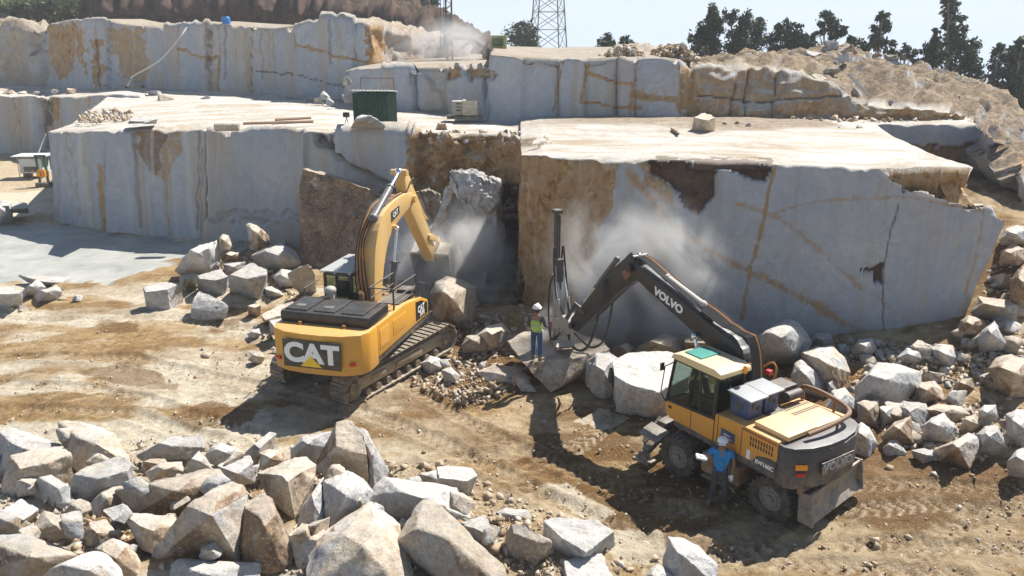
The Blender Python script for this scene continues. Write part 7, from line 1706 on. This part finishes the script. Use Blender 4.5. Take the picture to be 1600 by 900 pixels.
TR = [
 ('rounded blue-green pine left of the power pylon', [(818, 42, 9), (808, 56, 11), (830, 58, 11), (820, 70, 14), (804, 72, 8), (836, 74, 9)], 135, 820, 'pine_tree'),
 ('small pointed tree standing at the rubble heap on the terrace', [(948, 60, 5), (944, 68, 7), (950, 72, 7), (940, 80, 7)], 95, 946, 'eucalyptus_tree'),
 ('tiny lollipop-crowned tree beside the small pointed tree', [(978, 63, 6), (984, 68, 4), (974, 66, 4)], 95, 980, 'eucalyptus_tree'),
 ('dark tree with a tall narrow crown, first of the row behind the mound', [(1113, 17, 8), (1118, 28, 9), (1109, 34, 9), (1122, 42, 7), (1104, 46, 8), (1090, 48, 7), (1088, 60, 8), (1100, 62, 9), (1118, 60, 9), (1092, 76, 9), (1114, 76, 10)], 88, 1105, 'eucalyptus_tree'),
 ('broad many-lobed dark tree, second of the row', [(1141, 22, 6), (1144, 30, 6), (1163, 27, 8), (1162, 42, 9), (1185, 36, 8), (1182, 50, 7), (1145, 52, 9), (1160, 60, 10), (1191, 54, 6), (1150, 72, 10), (1176, 74, 10), (1196, 66, 6), (1140, 82, 8)], 90, 1164, 'eucalyptus_tree'),
 ('dense low dark tree, third of the row', [(1224, 42, 7), (1240, 50, 9), (1222, 56, 9), (1208, 64, 8), (1232, 68, 11), (1252, 62, 7), (1210, 80, 8), (1245, 78, 9)], 88, 1228, 'eucalyptus_tree'),
 ('small bushy dark tree between the low dense tree and the sparse one', [(1266, 64, 7), (1274, 72, 7), (1258, 76, 7), (1278, 80, 6)], 86, 1268, 'eucalyptus_tree'),
 ('sparse tree with an open umbrella-like crown behind the mound blocks', [(1289, 24, 6), (1300, 33, 7), (1311, 42, 7), (1286, 44, 6), (1279, 51, 4), (1302, 48, 7), (1318, 50, 5), (1300, 58, 6)], 86, 1298, 'eucalyptus_tree'),
 ('low bushy tree behind the brown block of the mound', [(1327, 62, 6), (1338, 70, 7), (1350, 76, 8), (1328, 78, 8)], 85, 1336, 'eucalyptus_tree'),
 ('slender tree with stacked small crowns, alone above the mound', [(1379, 24, 6), (1374, 33, 6), (1386, 40, 6), (1366, 44, 6), (1378, 50, 7), (1366, 64, 7), (1380, 68, 6), (1366, 74, 8)], 86, 1374, 'eucalyptus_tree'),
 ('small thin tree at the hidden side of the mound', [(1394, 72, 5), (1390, 82, 6), (1400, 84, 6)], 84, 1393, 'eucalyptus_tree'),
 ('small thin tree with grey-green tufts, next to a taller pair', [(1416, 76, 5), (1412, 84, 5), (1424, 88, 6), (1430, 96, 6)], 84, 1418, 'eucalyptus_tree'),
 ('half-height tree hugging the tallest tree of the row', [(1460, 60, 6), (1466, 70, 8), (1452, 76, 8), (1445, 88, 9), (1462, 90, 10), (1456, 102, 10), (1474, 84, 7)], 85, 1458, 'eucalyptus_tree'),
 ('tallest tree of the row, its narrow crown reaching the top of the picture', [(1483, -8, 8), (1482, 4, 8), (1490, 12, 7), (1482, 24, 8), (1490, 34, 7), (1496, 46, 8), (1478, 44, 6), (1466, 50, 5), (1502, 32, 5), (1486, 60, 9), (1500, 68, 9), (1514, 72, 9), (1488, 82, 10), (1506, 90, 11), (1520, 84, 7), (1498, 104, 12), (1518, 104, 10), (1528, 116, 9)], 87, 1492, 'eucalyptus_tree'),
 ('thin tree with a small round top at the dip of the hillside', [(1562, 76, 6), (1556, 86, 6), (1566, 92, 7), (1554, 102, 8), (1566, 112, 8), (1556, 126, 9), (1544, 120, 6), (1572, 134, 9)], 84, 1560, 'eucalyptus_tree'),
 ('big dark tree cut by the picture edge above the hillside', [(1598, 66, 8), (1586, 80, 8), (1600, 86, 10), (1584, 98, 9), (1602, 106, 12), (1580, 116, 9), (1596, 128, 12), (1586, 142, 11), (1606, 146, 14), (1598, 164, 12), (1574, 140, 8)], 82, 1592, 'eucalyptus_tree'),
 ('leaning dark tree on the hill rim, farthest from the drilling rig', [(592, 4, 6), (600, 10, 7), (586, 12, 6), (594, 18, 6)], 128, 594, 'eucalyptus_tree'),
 ('dark tree with a fan-shaped crown in the middle of the hill rim trio', [(632, -4, 8), (640, 6, 9), (648, 16, 8), (630, 18, 8), (620, 14, 5), (638, 28, 8), (652, 30, 7)], 128, 638, 'eucalyptus_tree'),
 ('dusty grey-green tree closest to the drilling rig mast', [(668, -4, 8), (676, 6, 7), (664, 14, 8), (674, 22, 7), (660, 28, 8), (668, 36, 7)], 126, 668, 'eucalyptus_tree'),
]
for i, (lb, bl, Y, bp, nm) in enumerate(TR):
    tree(lb, bl, Y, bp, 900 + i, name=nm, per=340 if nm[0] == 'e' else 120, size=.26 if Y < 100 else .36, zbase=(-3 if Y < 100 else 4), group='pine beyond the terrace' if nm[0] == 'p' else 'trees beyond the quarry rim')
# scrub on the brown hill
rng = random.Random(5); cen, rad = [], []
for i in range(330):
    x = rng.uniform(-60, 720); crest = np.interp(x, [-50, 120, 250, 340, 430, 500, 560, 620, 680, 730], [-48, -36, -24, -14, -4, 4, 12, 26, 44, 64])
    if x > 400: y = crest + rng.random() * 12; Y = 122
    else: y = rng.choice([rng.uniform(0, 10), rng.uniform(28, 40)]) if x < 110 else crest + rng.random() * 34; Y = 108 if x < 110 else 119
    if 110 < x < 400 and rng.random() < .55: continue
    cen.append(tuple(at_y(x, y, Y + rng.uniform(-3, 2)))); rad.append(rng.uniform(.7, 1.7))
sh = link('hillside_shrubs', leaves(cen, rad, 75, .28, 77, zs=.6), M_LEAF2); tag(sh, kind='stuff')

# ------------------------------------------------------------------ drilling and digging dust
def dust(name, loc, size, dens, seed, scale, rot=0, col=(.93, .92, .90), thr=.45):
    me = bpy.data.meshes.new(name); bm = bmesh.new(); bmesh.ops.create_icosphere(bm, subdivisions=3, radius=1); bm.to_mesh(me); bm.free()
    o = link(name, me); o.location = loc; o.scale = size; o.rotation_euler = (0, rot, 0); tag(o, kind='stuff')
    m = bpy.data.materials.new('rock_dust'); m.use_nodes = True; t = m.node_tree; t.nodes.clear()
    out = t.nodes.new('ShaderNodeOutputMaterial'); v = t.nodes.new('ShaderNodeVolumePrincipled'); v.inputs['Color'].default_value = (*col, 1); v.inputs['Anisotropy'].default_value = .2
    tc = t.nodes.new('ShaderNodeTexCoord'); ln = t.nodes.new('ShaderNodeVectorMath'); ln.operation = 'LENGTH'; t.links.new(tc.outputs['Object'], ln.inputs[0])
    fall = t.nodes.new('ShaderNodeMapRange'); fall.interpolation_type = 'SMOOTHERSTEP'; fall.inputs[1].default_value = 1.0; fall.inputs[2].default_value = .1; t.links.new(ln.outputs['Value'], fall.inputs[0])
    ns = t.nodes.new('ShaderNodeTexNoise'); ns.inputs['Scale'].default_value = scale; ns.inputs['Detail'].default_value = 7; ns.inputs['Roughness'].default_value = .68; ns.inputs['Distortion'].default_value = 1.0
    mp = t.nodes.new('ShaderNodeMapping'); mp.inputs['Location'].default_value = (seed * 3.1, seed, seed * 1.7); t.links.new(tc.outputs['Object'], mp.inputs[0]); t.links.new(mp.outputs[0], ns.inputs['Vector'])
    mr = t.nodes.new('ShaderNodeMapRange'); mr.inputs[1].default_value = thr; mr.inputs[2].default_value = thr + .16; t.links.new(ns.outputs['Fac'], mr.inputs[0])
    mu = t.nodes.new('ShaderNodeMath'); mu.operation = 'MULTIPLY'; t.links.new(fall.outputs[0], mu.inputs[0]); t.links.new(mr.outputs[0], mu.inputs[1])
    m2 = t.nodes.new('ShaderNodeMath'); m2.operation = 'MULTIPLY'; t.links.new(mu.outputs[0], m2.inputs[0]); m2.inputs[1].default_value = dens
    t.links.new(m2.outputs[0], v.inputs['Density']); t.links.new(v.outputs[0], out.inputs['Volume']); me.materials.append(m); return o
dust('drilling_dust', at_y(1000, 445, 25.9), (4.2, 1.4, 3.6), 5.0, 1, 1.7, rot=R(35))
dust('drilling_dust', at_y(868, 512, 24.9), (1.1, .9, 1.1), 3.5, 2, 1.9)
dust('digging_dust', at_y(715, 430, 31.0), (3.2, 1.8, 3.2), 4.2, 3, 1.8)
dust('rig_dust', at_y(700, 80, 64.5), (5.0, 3.0, 3.2), 1.3, 4, 1.6, rot=R(-10))
